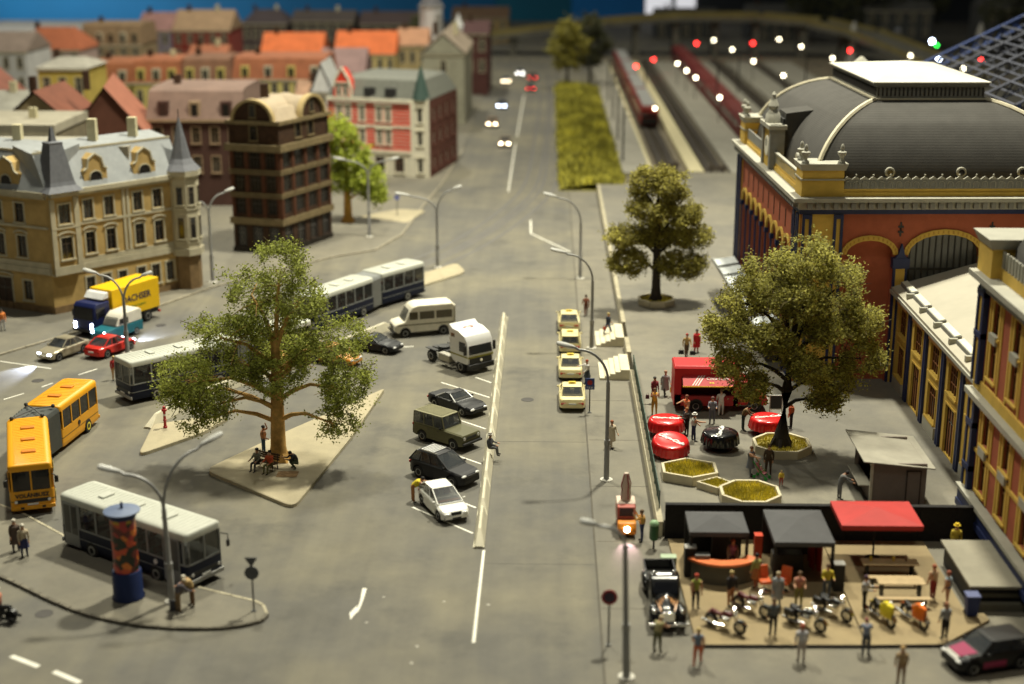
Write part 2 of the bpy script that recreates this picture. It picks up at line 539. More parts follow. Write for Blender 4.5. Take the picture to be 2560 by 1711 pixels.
# concrete barriers made of segments
def barrier(path, h, wb, wt, label, seg=4.2):
    t = thing('concrete_barrier', label, 'barrier', (path[0][0], path[0][1], 0))
    o = Vector(path[0])
    P = [Vector(p) - o for p in path]
    total = sum((b - a).length for a, b in zip(P[:-1], P[1:]))
    done = 0
    for a, b in zip(P[:-1], P[1:]):
        d = b - a; u = d.normalized(); q = Vector((-u.y, u.x))
        n = max(1, round(d.length / seg))
        for k in range(n):
            first = done < .1; s0 = d.length * k / n; s1 = d.length * (k + 1) / n - .05
            last = (done + d.length * (k + 1) / n) > total - .1
            rings = []
            ss = [s0] + ([s0 + 1.0] if first else []) + ([s1 - 1.0] if last else []) + [s1]
            for s in ss:
                hh = h
                if first and s == s0: hh = .12
                if last and s == s1: hh = .12
                wt2 = wt if hh == h else wb * .8
                c = a + u * s
                pr = [(-wb / 2, 0), (-wb / 2, .06), (-wt2 / 2, hh - .05), (-wt2 / 2 + .04, hh), (wt2 / 2 - .04, hh), (wt2 / 2, hh - .05), (wb / 2, .06), (wb / 2, 0)]
                rings.append([(c.x + q.x * w, c.y + q.y * w, z) for w, z in pr])
            MB().loft(rings).build('barrier_segment', M('barrier_concrete', (.60, .56, .42), .75, var=.12, scale=1.2, bump=.15), t)
        done += d.length
    return t
barrier([(-3.35, 68.2), (-3.35, 112.6)], .70, .58, .18, 'long cream concrete barrier between parking bays and taxi lane')
barrier([(-25.0, 85.7), (-23.9, 89.0), (-22.3, 92.6), (-17.6, 99.4), (-12.0, 109.4)], .7, .6, .2, 'pale concrete barrier curving between the bus lane and car park')

# dark green railing on the plaza edge
t = thing('railing', 'dark green metal railing along the edge of the plaza', 'railing', (6.05, 71.5, .93))
GREEN = M('railing_green', (.035, .075, .055), .5, .2)
pan = None
n = 14
for k in range(n + 1):
    y = 24.6 * k / n
    MB().box(-.03, y - .03, 0, .03, y + .03, 1.0).build('post', GREEN, t)
    if k < n:
        if pan is None:
            m = MB(); L = 24.6 / n
            m.box(-.02, .05, .93, .02, L - .05, .98); m.box(-.02, .05, .12, .02, L - .05, .17)
            for j in range(6):
                yy = .2 + j * (L - .4) / 5
                m.box(-.02, yy - .03, .17, .02, yy + .03, .93)
            m.box(-.012, .12, .35, .012, L - .12, .78)
            pan = m.build('panel', GREEN, t, loc=(0, y, 0))
        else:
            inst(pan, t, (0, y, 0))

# far side: rough yellow-green verge, tracks, platforms
def tufts(pts_fn, n, h, name, mat, kind='stuff', label=None, cat=None, parent=None, w=.25):
    m = MB()
    for k in range(n):
        x, y, z = pts_fn()
        a = rnd.uniform(0, PI); hh = h * rnd.uniform(.5, 1.3); ww = w * rnd.uniform(.5, 1.2)
        dx, dy = math.cos(a) * ww, math.sin(a) * ww
        lx, ly = rnd.uniform(-.4, .4) * hh, rnd.uniform(-.4, .4) * hh
        m.add([(x - dx, y - dy, z), (x + dx, y + dy, z), (x + lx + dx * .3, y + ly + dy * .3, z + hh), (x + lx, y + ly, z + hh)], [(0, 1, 2, 3)])
    o = m.build(name, mat, parent)
    if parent is None: tag(o, label, cat, kind=kind)
    else: o['kind'] = kind
    return o
m = MB()
def gz(x, y):
    return .15 + 1.5 * max(0, noise.noise((x * .3, y * .09, 0)) + .25) * min(1, (x - 1.4) * .5 + .1) * min(1, (9.4 - x) * .5 + .1)
for i in range(9):
    for j in range(50):
        x0, x1 = 1.5 + 7.6 * i / 9, 1.5 + 7.6 * (i + 1) / 9; y0, y1 = 168.6 + 2.1 * j, 168.6 + 2.1 * (j + 1)
        m.add([(x, y, gz(x, y)) for x, y in ((x0, y0), (x1, y0), (x1, y1), (x0, y1))], [(0, 1, 2, 3)])
m.prism([(1.4 + .35 * noise.noise((k * .7, 1, 0)), 168.6 + 5.2 * k) for k in range(21)] + [(9.1 + .4 * noise.noise((k * .7, 9, 0)), 168.6 + 5.2 * k) for k in range(20, -1, -1)], -.05, .1)
tag(m.build('verge', M('verge_soil', (.36, .33, .06), .95, var=.7, scale=.35)), kind='structure')
def vp():
    y = rnd.uniform(168.7, 272); x = rnd.uniform(1.5 + .6 * noise.noise((y * .25, 4, 0)), 9.1 + .6 * noise.noise((y * .25, 7, 0)))
    return x, y, gz(x, y) - .02
tufts(vp, 16000, .75, 'verge_grass', M('verge_grass', (.46, .43, .07), .9, var=.65, scale=.22, island=.65), label='rough yellow green scrub along the railway', cat='grass')
BALL = M('ballast', (.17, .145, .10), .95, var=.3, scale=1.2, bump=.4)
PLT = M('platform_top', (.30, .285, .235), .85, var=.15, scale=.4)
PLE = M('platform_edge', (.60, .54, .33), .85, var=.1)
m = MB(); m.box(9.2, 172, -.02, 70, 335, .09); tag(m.build('railway_ground', BALL), kind='structure')
for x0, x1, y0, z, mm in ((9.3, 12.7, 177.1, .75, PLT), (12.7, 13.1, 177.1, .77, PLE), (17.5, 19.3, 178, .75, PLE), (22.6, 27.0, 177.1, .75, PLT), (30.0, 34.5, 177.1, .75, PLT), (38, 43, 177.1, .75, PLT), (46, 52, 177.1, .75, PLT)):
    m = MB(); m.box(x0, y0, .05, x1, 318, z); tag(m.build('platform', mm), kind='structure')
TR = []
for k, x in enumerate((15.3, 21.0, 28.5, 36.3, 44.5)):
    t = thing('railway_track', ('railway track carrying the red and grey train', 'railway track beside the cream platform strip', 'railway track carrying the long dark red train', 'empty railway track next to the dark red train', 'railway track furthest from the yellow verge')[k], 'track', (x, 179, .1), group='railway tracks between the platforms')
    for s in (-1, 1):
        MB().box(s * .72 - .08, 0, .14, s * .72 + .08, 150, .3).build('rail', STEEL, t)
    m = MB()
    for j in range(100):
        m.box(-1.3, j * 1.5, 0, 1.3, j * 1.5 + .5, .13)
    m.build('sleeper_row', M('sleeper', (.10, .085, .065), .9), t)['kind'] = 'stuff'
for x, y, lb in ((15.3, 180.6, 'dark buffer stop on the track with the red train'), (21.0, 178.4, 'dark buffer stop beside the cream platform strip')):
    t = thing('buffer_stop', lb, 'buffer stop', (x, y, .24))
    BR = M('buffer_brown', (.10, .08, .06), .8)
    MB().box(-1.2, -.15, .7, 1.2, .15, 1.15).build('beam', BR, t)
    for s in (-1, 1):
        MB().box(s * .72 - .12, -.12, 0, s * .72 + .12, .12, 1.4).build('post', BR, t)
        MB().tube([(s * .72, .15, 1.1), (s * .72, 1.8, .1)], .1, 6).build('strut', BR, t)

# exhibition hall behind the layout
def panel(name, x0, x1, z0, z1, y, mat, label=None, cat=None):
    o = MB().box(x0, y, z0, x1, y + .6, z1).build(name, mat)
    tag(o, label, cat) if label else tag(o, kind='structure')
    return o
panel('hall_wall', -420, -16, -1, 90, 452, M('hall_wall_blue', (.004, .13, .32), .7, var=.15, scale=.02))
panel('hall_wall', -16, 7, -1, 90, 452.1, M('hall_wall_teal', (.006, .13, .22), .7, var=.1, scale=.05))
panel('hall_wall', 7, 29, -1, 90, 452.2, M('hall_wall_bright', (.012, .20, .58), .7, var=.1, scale=.05))
panel('lit_panel', 29.5, 37.2, -1, 60, 452.3, M('lit_panel', (.86, .86, .9), .6, emit=.75), 'tall white lit panel beside the blue hall wall', 'panel')
panel('lit_panel', 38.6, 44.5, -1, 60, 452.3, M('lit_panel', None), 'tall white lit panel next to the dark hall wall', 'panel')
panel('hall_wall', 44.5, 420, -1, 90, 453, M('hall_wall_dark', (.03, .035, .04), .8, var=.5, scale=.06))
# ================================================================== vehicles
TYRE = M('tyre', (.018, .018, .018), .8)
RIMM = M('rim_silver', (.42, .42, .40), .35, .7)
CHROME = M('chrome', (.75, .74, .70), .18, 1.0, var=.05)
BLKP = M('black_plastic', (.02, .02, .02), .5)
GLS = glass('car_glass', (.10, .11, .12), .34)
GLD = glass('dark_glass', (.015, .016, .02), .82)
LAMPW = M('lamp_glass', (.75, .75, .72), .15, spec=.8)
LAMPR = M('lamp_red', (.45, .015, .01), .25)
LAMPO = M('lamp_orange', (.7, .22, .01), .3)
LITW = M('lamp_lit_white', (1.0, .97, .92), .4, emit=40)
LITY = M('lamp_lit_warm', (1.0, .80, .52), .4, emit=40)
LITB = M('lamp_lit_blue', (.70, .80, 1.0), .4, emit=40)
LITR = M('lamp_lit_red', (1.0, .035, .03), .4, emit=16)
SEATM = M('seat_dark', (.20, .18, .16), .8)
PLATE = M('number_plate', (.75, .75, .70), .6)

def wheel_part(t, x, y, r, w, rim=None, hub=.55):
    s = 1 if y > 0 else -1
    wh = MB().wheel(0, 0, 0, r, w, 18).build('wheel', TYRE, t, smooth=True, loc=(x, y, r))
    q = r * hub
    prof = [(q * .3, s * (w / 2 - .02)), (q * .92, s * (w / 2 + .004)), (q, s * (w / 2 + .012)), (q * 1.04, s * (w / 2 - .01))]
    MB().wheel(0, 0, 0, r, w, 12, prof if s > 0 else prof).build('rim', rim or RIMM, wh, smooth=True)
    return wh

CT = {  # top-of-body profile, cabin base and roof as fractions of length
 'sedan': dict(top=[(-.5, .60), (-.475, .84), (-.36, .90), (-.1, .88), (.2, .86), (.40, .76), (.47, .66), (.5, .50)], cab=(-.37, .21), roof=(-.19, .05), belt=.86, h=1.38),
 'coupe': dict(top=[(-.5, .58), (-.475, .80), (-.34, .84), (-.1, .82), (.17, .80), (.40, .70), (.475, .60), (.5, .48)], cab=(-.29, .15), roof=(-.12, .0), belt=.80, h=1.22),
 'hatch': dict(top=[(-.5, .62), (-.48, .92), (-.3, .93), (-.05, .92), (.22, .87), (.38, .76), (.46, .64), (.5, .48)], cab=(-.485, .27), roof=(-.30, -.01), belt=.89, h=1.40),
 'suv': dict(top=[(-.5, .72), (-.485, 1.02), (-.3, 1.03), (0, 1.02), (.2, 1.0), (.42, .90), (.48, .80), (.5, .62)], cab=(-.485, .23), roof=(-.37, .01), belt=1.0, h=1.62),
 'boxy': dict(top=[(-.5, .95), (-.49, 1.12), (-.3, 1.13), (0, 1.13), (.15, 1.13), (.46, 1.08), (.49, 1.04), (.5, .98)], cab=(-.485, .13), roof=(-.475, .08), belt=1.12, h=1.90),
 'mini': dict(top=[(-.5, .62), (-.47, .90), (-.3, .92), (0, .92), (.2, .90), (.38, .84), (.47, .70), (.5, .55)], cab=(-.47, .21), roof=(-.39, .06), belt=.90, h=1.42),
 'wagon': dict(top=[(-.5, .62), (-.48, .90), (-.3, .92), (0, .90), (.2, .86), (.40, .76), (.47, .66), (.5, .50)], cab=(-.48, .21), roof=(-.42, .03), belt=.88, h=1.42),
}
def lerp_tab(tab, x):
    for (a, b), (c, d) in zip(tab[:-1], tab[1:]):
        if a <= x <= c:
            return b + (d - b) * (x - a) / (c - a)
    return tab[-1][1] if x > tab[-1][0] else tab[0][1]

def car(label, kind, col, loc, deg, L=4.1, W=1.72, group=None, paint=None, rim=None, roofmat=None, seat=None, lamps=None, tails=None,
        hs=1.0, lo=False, ribs=0, sign=None, rails=False, name='parked_car', grille='wide', hood=None, cat='car', stripe=None, gl=None, trim=None):
    c = CT[kind]
    t = thing(name, label, cat, loc, R(deg), group)
    P = paint or M('paint_' + '_'.join('%d' % (v * 255) for v in col), col, .34 if max(col) > .05 else .42, var=.04, spec=.45 if max(col) > .05 else .28, coat=.1 if max(col) > .05 else 0)
    W2 = W / 2
    rw = (.36 if kind in ('boxy', 'suv') else .32)
    xf, xr = L * .315, -L * .30
    ra = rw + .06
    zb = .34 if kind == 'boxy' else .24
    xs = set()
    for f in [-.5, -.49, -.47, -.42, -.35, -.1, .0, .1, .22, .36, .42, .46, .485, .5]:
        xs.add(round(f * L, 3))
    for xc in (xf, xr):
        for k in range(9):
            xs.add(round(xc + ra * math.cos(PI * k / 8), 3))
    for f, _ in c['top']:
        xs.add(round(f * L, 3))
    def half(x):
        f = abs(x) / L
        sq = kind == 'boxy'
        if f < .36: return W2
        e = (f - .36) / .14
        return W2 * (1 - (.05 if sq else .26) * e ** 2.2)
    def sect(x):
        zt = lerp_tab(c['top'], x / L) * hs
        zl = zb
        for xc in (xf, xr):
            if abs(x - xc) < ra:
                zl = max(zl, rw + math.sqrt(max(0, ra * ra - (x - xc) ** 2)))
        e = max(0, abs(x) / L - .44) / .06
        zl = min(zl + .06 * e, zt - .05)
        h = half(x)
        z1 = max(zl + .02, min(.56 * hs, zt - .12)); z2 = max(z1 + .02, zt - .07)
        right = [(h * .94, zl), (h * .985, zl + .01), (h, z1), (h * .965, z2), (h * .86, zt)]
        return [(x, -y, z) for y, z in right] + [(x, y, z) for y, z in right[::-1]]
    rings = [sect(x) for x in sorted(xs)]
    MB().loft(rings).build('body', P, t, smooth=True, angle=35)
    # cabin
    b0, b1 = c['cab'][0] * L, c['cab'][1] * L
    r0, r1 = c['roof'][0] * L, c['roof'][1] * L
    zb2, zr = c['belt'] * hs, c['h'] * hs
    wb, wr = W2 * .93, W2 * (.86 if kind == 'boxy' else .74)
    B = {'rl': (b0, wb * .95, zb2 - .02), 'fl': (b1, wb * .93, zb2 - .02), 'rr': (b0, -wb * .95, zb2 - .02), 'fr': (b1, -wb * .93, zb2 - .02)}
    T = {'rl': (r0, wr, zr - .05), 'fl': (r1, wr * .97, zr - .05), 'rr': (r0, -wr, zr - .05), 'fr': (r1, -wr * .97, zr - .05)}
    def on(k0, k1, s, u):
        """point at u along the roof/belt edge k0-k1, s up from belt to roof"""
        bb = Vector(B[k0]).lerp(Vector(B[k1]), u); tt = Vector(T[k0]).lerp(Vector(T[k1]), u)
        return bb.lerp(tt, s)
    rm = roofmat or P
    m = MB()
    ov = .03
    base = [(r0 - ov, -wr - .01), (r1 + ov, -wr * .97 - .01), (r1 + ov, wr * .97 + .01), (r0 - ov, wr + .01)]
    rr = rounded(base, .2, 4)
    cx = (r0 + r1) / 2
    ins = [((x - cx) * .80 + cx, y * .74) for x, y in rr]
    m.hexa([(x, y, zr - .065) for x, y in rr], [(x, y, zr - .03) for x, y in rr]); m.hexa([(x, y, zr - .03) for x, y in rr], [(x, y, zr) for x, y in ins])
    ro = m.build('roof', rm, t, smooth=True, angle=50)
    if ribs:
        for k in range(ribs):
            y = -wr * .75 + 1.5 * wr * k / (ribs - 1)
            MB().box(r0 + .1, y - .02, zr - .002, r1 - .12, y + .02, zr + .018).build('roof_rib', rm, ro)
    m = MB()
    def pillar(a, b, w):
        m.tube([a, b], [w, w * .85], 5)
    for k in ('fl', 'fr', 'rl', 'rr'):
        pillar(B[k], T[k], .045)
    nside = {'coupe': [.0, 1.0], 'sedan': [0, .36, .64, 1], 'hatch': [0, .30, .62, 1], 'suv': [0, .26, .58, 1], 'boxy': [0, .34, .66, 1], 'mini': [0, .45, 1], 'wagon': [0, .28, .6, 1]}[kind]
    for sd in ('l', 'r'):
        for u in nside[1:-1]:
            pillar(on('r' + sd, 'f' + sd, 0, u), on('r' + sd, 'f' + sd, 1, u), .04)
        pillar(B['r' + sd], B['f' + sd], .035)
    pillar(B['fl'], B['fr'], .03)
    m.build('window_pillar', trim or (rm if kind == 'boxy' else P), t, smooth=True)
    g = gl or GLS
    def pane(nm, p):
        p = [Vector(q) for q in p]
        n = (p[1] - p[0]).cross(p[2] - p[0]).normalized()
        MB().sheet(p, .012, n).build(nm, g, t)
    def four(k0, k1, u0, u1, s0=.03, s1=.98):
        return [on(k0, k1, s0, u0), on(k0, k1, s0, u1), on(k0, k1, s1, u1), on(k0, k1, s1, u0)]
    pane('windscreen', four('fr', 'fl', .03, .97)); pane('rear_window', four('rl', 'rr', .05, .95))
    for sd in ('l', 'r'):
        for a, b in zip(nside[:-1], nside[1:]):
            f = four('r' + sd, 'f' + sd, a + .015, b - .015)
            pane('side_window', f[::-1] if sd == 'l' else f)
    if lo:
        pass
    sm = M('seat_' + label[:18].replace(' ', '_'), seat, .8) if seat else SEATM
    if not lo:
        MB().box(b0 + .1, -wb * .86, zb2 - .03, b1 - .08, wb * .86, zb2 - .005 + .012).build('cabin_floor', SEATM, t)
        for x, ys in ((r1 - .15, (-.34, .34)), (r0 + .35 * (1 if kind != 'coupe' else .4), (-.3, .3))):
            if kind == 'coupe' and x < r1 - .2: continue
            for y in ys:
                MB().hexa([(x - .08, y - .2, zb2), (x + .05, y - .2, zb2), (x + .05, y + .2, zb2), (x - .08, y + .2, zb2)], [(x - .16, y - .15, zr - .22), (x - .08, y - .15, zr - .22), (x - .08, y + .15, zr - .22), (x - .16, y + .15, zr - .22)]).build('seat', sm, t)
        MB().box(b1 - .35, -wb * .8, zb2, b1 - .16, wb * .8, zb2 + .06).build('dashboard', sm if seat else BLKP, t)
    # lamps, grille, bumpers, plates, wheels
    hf = half(L * .47)
    zt = lerp_tab(c['top'], .46) * hs
    for s in (-1, 1):
        if kind == 'boxy':
            MB().wheel(0, 0, 0, .11, .05, 12).build('headlight', lamps or LAMPW, t, smooth=True, loc=(L * .5 + .01, s * (hf - .22), .84)).rotation_euler = (0, 0, R(90))
        else:
            MB().sph((0, 0, 0), (.1, .19, .075), 10, 6).build('headlight', lamps or LAMPW, t, smooth=True, loc=(L * .476, s * (hf - .2), zt - .08))
        MB().box(-.03, -.17, -.07, .03, .17, .07).build('taillight', tails or LAMPR, t, loc=(-L * .492, s * (hf - .16), lerp_tab(c['top'], -.49) * hs - .12), bevel=.02)
        if not lo:
            mr = MB().box(-.05, 0, 0, .06, .15, .11).build('mirror', rm if kind != 'boxy' else BLKP, t, bevel=.02, loc=(b1 - .22, s * (W2 - .02) + (0 if s > 0 else -.13), zb2 + .0))
            # doors
            ds = [(-.02, .235), (-.21, -.03)] if kind not in ('coupe', 'mini') else [(-.10, .20)]
            for a, b in ds:
                x0, x1 = a * L, b * L
                m = MB()
                zt0 = zb2 - .10
                pts = [(x0, .33), (x1, .33), (x1, zt0), (x0, zt0)]
                if a > -.2: pass
                m.sheet([(x, s * (W2 * .985 + (0.015 * W2 if z < .4 else -.022 * W2)), z) for x, z in pts], .012, (0, s, 0))
                d = m.build('door', P, t, bevel=.006)
                MB().box(x0 + .1, s * (W2 * .99) - .01, zt0 - .1, x0 + .25, s * (W2 * .99) + .02, zt0 - .065).build('handle', BLKP if kind == 'boxy' else P, d)
        for x in (xf, xr):
            wheel_part(t, x, s * (W2 - .11), rw, .20, rim)
    if grille == 'tall':
        MB().hexa([(L * .5 - .04, -.24, .3), (L * .5 + .015, -.24, .3), (L * .5 + .015, .24, .3), (L * .5 - .04, .24, .3)], [(L * .485 - .06, -.30, .66), (L * .485 + .012, -.30, .66), (L * .485 + .012, .30, .66), (L * .485 - .06, .30, .66)]).build('grille', BLKP, t)
        for s in (-1, 1):
            MB().box(-.05, -.14, -.06, .03, .14, .06).build('air_intake', BLKP, t, loc=(L * .478, s * (hf - .17), .36))
    else:
        MB().box(-.03, -hf * .5, -.09, .02, hf * .5, .06).build('grille', BLKP if kind != 'sedan' else CHROME, t, loc=(L * (.496 if kind != 'boxy' else .5), 0, zt - .12 if kind != 'boxy' else .84))
        if kind == 'boxy':
            MB().box(L * .5, -W2 * .97, .44, L * .5 + .14, W2 * .97, .58).build('bumper', BLKP, t, bevel=.02)
    if not lo:
        MB().box(0, -.24, 0, .02, .24, .11).build('number_plate', PLATE, t, loc=(-L * .5 - .012, 0, .52))
    if sign:
        s_ = MB().box(-.09, -.24, 0, .09, .24, .13).build('roof_sign', M('taxi_sign', (.85, .62, .05), .4), t, bevel=.02, loc=(cx + .1, 0, zr))
        if not lo: lettering('TAXI', .12, BLKP, s_, (-.094, 0, .065), (R(90), 0, R(-90)))
    if rails:
        for s in (-1, 1):
            MB().box(r0 + .1, s * wr * .86 - .02, zr - .01, r1 - .1, s * wr * .86 + .02, zr + .06).build('roof_rail', CHROME, t)
        for k in range(6):
            x = r0 + .25 + k * .17
            MB().box(x, -wr * .84, zr + .0, x + .07, wr * .84, zr + .045).build('rack_bar', M('rack_white', (.75, .75, .72), .4), t)
    if hood:
        hood(t, L, W2, c)
    if stripe:
        stripe(t, L, W2, c)
    return t
ROADLINE = 0
car('white hatchback with tall black grille and orange interior', 'hatch', (.80, .79, .72), (-5.5, 73.05, 0), -64, 3.9, 1.66, grille='tall', seat=(.40, .13, .04))
car('black off-roader with chrome roof rack bars, in front of the olive one', 'suv', (.008, .008, .009), (-5.75, 77.75, 0), -38, 4.15, 1.76, rails=True)
car('boxy olive green off-roader with ribbed roof', 'boxy', (.105, .10, .045), (-6.05, 83.75, 0), -38.5, 4.1, 1.74, ribs=9, seat=(.35, .36, .42), roofmat=M('olive_roof', (.21, .195, .10), .6, var=.1), paint=M('olive_matt', (.105, .10, .045), .6, var=.12, scale=1.5))
def sl_trim(t, L, W2, c):
    MB().box(L * .0, -W2 * .7, 1.16, L * .03, W2 * .7, 1.22).build('roof_hoop', CHROME, t)
car('low black convertible coupe with silver window trim', 'coupe', (.010, .010, .011), (-5.75, 90.0, 0), -44, 4.3, 1.76, seat=(.42, .36, .28), trim=M('trim_silver', (.62, .62, .60), .4, .2))
car('dark convertible half hidden behind the big tree crown', 'coupe', (.015, .016, .018), (-12.6, 103.3, 0), -24, 4.0, 1.7, seat=(.3, .29, .28))
car('orange car showing through the big tree crown', 'sedan', (.62, .25, .02), (-15.2, 100.0, 0), -28, 4.0, 1.7)
car('beige saloon with bright blue-white headlamps', 'sedan', (.38, .34, .24), (-35.3, 101.35, 0), -117, 4.0, 1.66, lamps=LITB, paint=M('beige_metallic', (.38, .34, .24), .35, .3))
car('red saloon seen from behind beside the lamp post', 'sedan', (.62, .02, .012), (-32.1, 102.15, 0), 65, 4.1, 1.7, lamps=LITB)
TX = (.80, .70, .36)
car('cream taxi at the rank, last in line with red tail lamps', 'sedan', TX, (1.75, 91.55, 0), 90, 4.2, 1.72, sign=1, name='taxi', cat='taxi', group='cream taxis at the rank')
car('cream taxi standing beside the person in white shirt', 'sedan', TX, (1.72, 98.0, 0), 90, 4.2, 1.66, sign=1, name='taxi', cat='taxi', group='cream taxis at the rank')
car('cream estate taxi partly hidden by a street lamp head', 'wagon', TX, (1.78, 104.3, 0), 90, 4.2, 1.64, sign=1, name='taxi', cat='taxi', group='cream taxis at the rank')
car('cream taxi at the head of the rank by the upper steps', 'hatch', TX, (1.78, 110.0, 0), 90, 4.2, 1.7, sign=1, name='taxi', cat='taxi', group='cream taxis at the rank')
FG = 'cars on the far road'
for lb, kd, col, x, y, d, la, ta in (
    ('dark blue car with blue-white headlamps on the far road', 'sedan', (.01, .015, .04), -7.6, 244.5, -90, LITB, None),
    ('car with warm headlamps behind the lone front car', 'sedan', (.30, .20, .12), -8.4, 222.6, -90, LITY, None),
    ('car with warm headlamps leading the far road traffic', 'sedan', (.25, .20, .15), -5.9, 203, -90, LITY, None),
    ('far car with pinkish headlamps by the road edge', 'sedan', (.2, .2, .2), -7.9, 282, -90, LITY, None),
    ('far car with headlamps just under the viaduct', 'sedan', (.2, .2, .2), -5.5, 296, -90, LITW, None),
    ('far car showing orange-red tail lamps', 'sedan', (.1, .02, .02), -2.9, 288, 90, None, LITR),
    ('small dark car showing red tail lamps in front of another', 'sedan', (.03, .03, .05), -3.1, 270, 90, None, LITR)):
    car(lb, kd, col, (x, y, 0), d, 4.0, 1.7, FG, lamps=la, tails=ta, lo=True, name='distant_car')
def mini_hood(t, L, W2, c):
    m = MB(); m.sheet([(L * .23, -W2 * .62, .895), (L * .44, -W2 * .5, .80), (L * .44, W2 * .5, .80), (L * .23, W2 * .62, .895)], .02, (0, 0, 1)); m.build('bonnet_stripe', M('mini_magenta', (.28, .008, .07), .4, spec=.3), t)
    MB().box(-L * .1, -W2 - .01, .3, L * .2, -W2 + .01, .6).build('side_stripe', M('mini_magenta', None), t); MB().box(-L * .1, W2 - .01, .3, L * .2, W2 + .01, .6).build('side_stripe', M('mini_magenta', None), t)
    MB().sheet([(L * .445, -W2 * .52, .80), (L * .485, -W2 * .5, .66), (L * .485, W2 * .5, .66), (L * .445, W2 * .52, .80)], .02, (1, 0, 1)).build('bonnet_edge', M('mini_white', (.7, .68, .62), .3), t)
car('small black car with magenta bonnet at the pavement edge', 'mini', (.012, .012, .012), (19.05, 56.75, .06), 197, 3.7, 1.75, hood=mini_hood)

# ---------------------------------------------------------------- buses
def bus_seg(t, L, W, H, ox, lower, upper, roofm, nwin, front, rear, mats, deg=0, org=(0, 0), solid_right=None, doors=(), roofgrid=True, hatches=3, wheels=(), rimm=None, hatchm=None):
    """one bus body; x forward; parts hang under an empty-less parent with an offset"""
    e = Matrix.Translation((org[0], org[1], 0)) @ Matrix.Rotation(R(deg), 4, 'Z')
    def put(o):
        o.location = e @ o.location
        o.rotation_euler[2] += R(deg)
        return o
    W2, x0, x1 = W / 2, -L / 2, L / 2
    zb = 1.32
    pl = rounded([(x0, -W2), (x1, -W2), (x1, W2), (x0, W2)], .22, 3)
    pin = [(x * .995, y * .97) for x, y in pl]
    lowb = MB(); lowb.hexa([(x, y, .30) for x, y in pin], [(x, y, .5) for x, y in pl]); lowb.hexa([(x, y, .5) for x, y in pl], [(x, y, zb) for x, y in pl])
    put(lowb.build('lower_body', lower, t, smooth=True, angle=30))
    band = MB(); band.hexa([(x * 1.002, y * 1.006, .82) for x, y in pl], [(x * 1.002, y * 1.006, .86) for x, y in pl]); put(band.build('trim_strip', mats.get('strip', upper), t))
    up = MB(); up.hexa([(x, y, zb) for x, y in pl], [(x, y, zb + .07) for x, y in pl]); put(up.build('waist_rail', upper, t))
    r1 = [(x, y * .99) for x, y in pl]; r2 = [(x * .995, y * .93) for x, y in pl]; r3 = [(x * .985, y * .74) for x, y in pl]
    zt = H - .38
    rf = MB(); rf.loft([[(x, y, zt) for x, y in r1], [(x, y, H - .14) for x, y in r1], [(x, y, H - .04) for x, y in r2], [(x, y, H) for x, y in r3]])
    roof = put(rf.build('roof', roofm, t, smooth=True, angle=50))
    if roofgrid:
        m = MB()
        nx = int(L / .28)
        for i in range(nx):
            x = x0 + .35 + (L - .7) * i / (nx - 1)
            m.box(x - .018, -W2 * .72, H - .002, x + .018, W2 * .72, H + .014)
        m.build('roof_ribs', roofm, roof)
    for k in range(hatches):
        x = x0 + L * (k + 1) / (hatches + 1)
        MB().box(x - .2, -.38, H, x + .2, .38, H + .09).build('roof_hatch', hatchm or roofm, roof, bevel=.03)
    # pillars + panes
    g = mats['glass']
    for s in (-1, 1):
        a, b = x0 + .22, x1 - .22
        for k in range(nwin + 1):
            x = a + (b - a) * k / nwin
            put(MB().box(x - .05, s * W2 - .05 * (s > 0) - .01 * (s < 0), zb + .07, x + .05, s * W2 + .05 * (s < 0) + .01 * (s > 0), zt).build('window_pillar', upper, t))
            if k < nwin:
                xx = a + (b - a) * (k + 1) / nwin
                put(MB().box(x + .06, s * (W2 - .035) - .01, zb + .08, xx - .06, s * (W2 - .035) + .01, zt - .01).build('side_window', g, t))
    for xx, on, nm in ((x1, front, 'windscreen'), (x0, rear, 'rear_window')):
        s = 1 if xx > 0 else -1
        if on:
            for y in (-W2 + .16, 0, W2 - .16):
                put(MB().box(xx - .06, y - .04, zb + .07, xx + .008, y + .04, zt).build('window_pillar', upper, t)) if s > 0 else put(MB().box(xx - .008, y - .04, zb + .07, xx + .06, y + .04, zt).build('window_pillar', upper, t))
            for a, b in ((-W2 + .21, -.05), (.05, W2 - .21)):
                put(MB().box(xx - s * .04 - .012, a, zb + .08, xx - s * .04 + .012, b, zt - .01).build(nm, g, t))
            put(MB().box(xx - .05, -W2 * .99, .34, xx + .07, W2 * .99, .56).build('bumper', mats.get('bumper', CHROME), t, bevel=.03)) if s > 0 else put(MB().box(xx - .07, -W2 * .99, .34, xx + .05, W2 * .99, .56).build('bumper', mats.get('bumper', CHROME), t, bevel=.03))
            if s > 0:
                put(MB().box(xx - .02, -W2 * .78, .72, xx + .025, W2 * .78, .92).build('grille', mats.get('grille', BLKP), t))
            for y in (-W2 * .74, W2 * .74):
                put(MB().wheel(0, 0, 0, .09, .05, 10).build('headlight' if s > 0 else 'taillight', LAMPW if s > 0 else LAMPR, t, smooth=True, loc=(xx + s * .025, y, .82), rz=R(90)))
            put(MB().box(xx + s * .05, -.28, .60, xx + s * .075, .28, .70).build('number_plate', PLATE, t)) if s > 0 else put(MB().box(xx - .075, -.28, .60, xx - .05, .28, .70).build('number_plate', PLATE, t))
    # seats
    for k in range(int((L - 1.6) / .85)):
        x = x0 + .8 + k * .85
        for y in (-W2 * .55, W2 * .55):
            put(MB().box(x, y - .38, zb - .02, x + .14, y + .38, zb + .34).build('seat', mats['seat'], t))
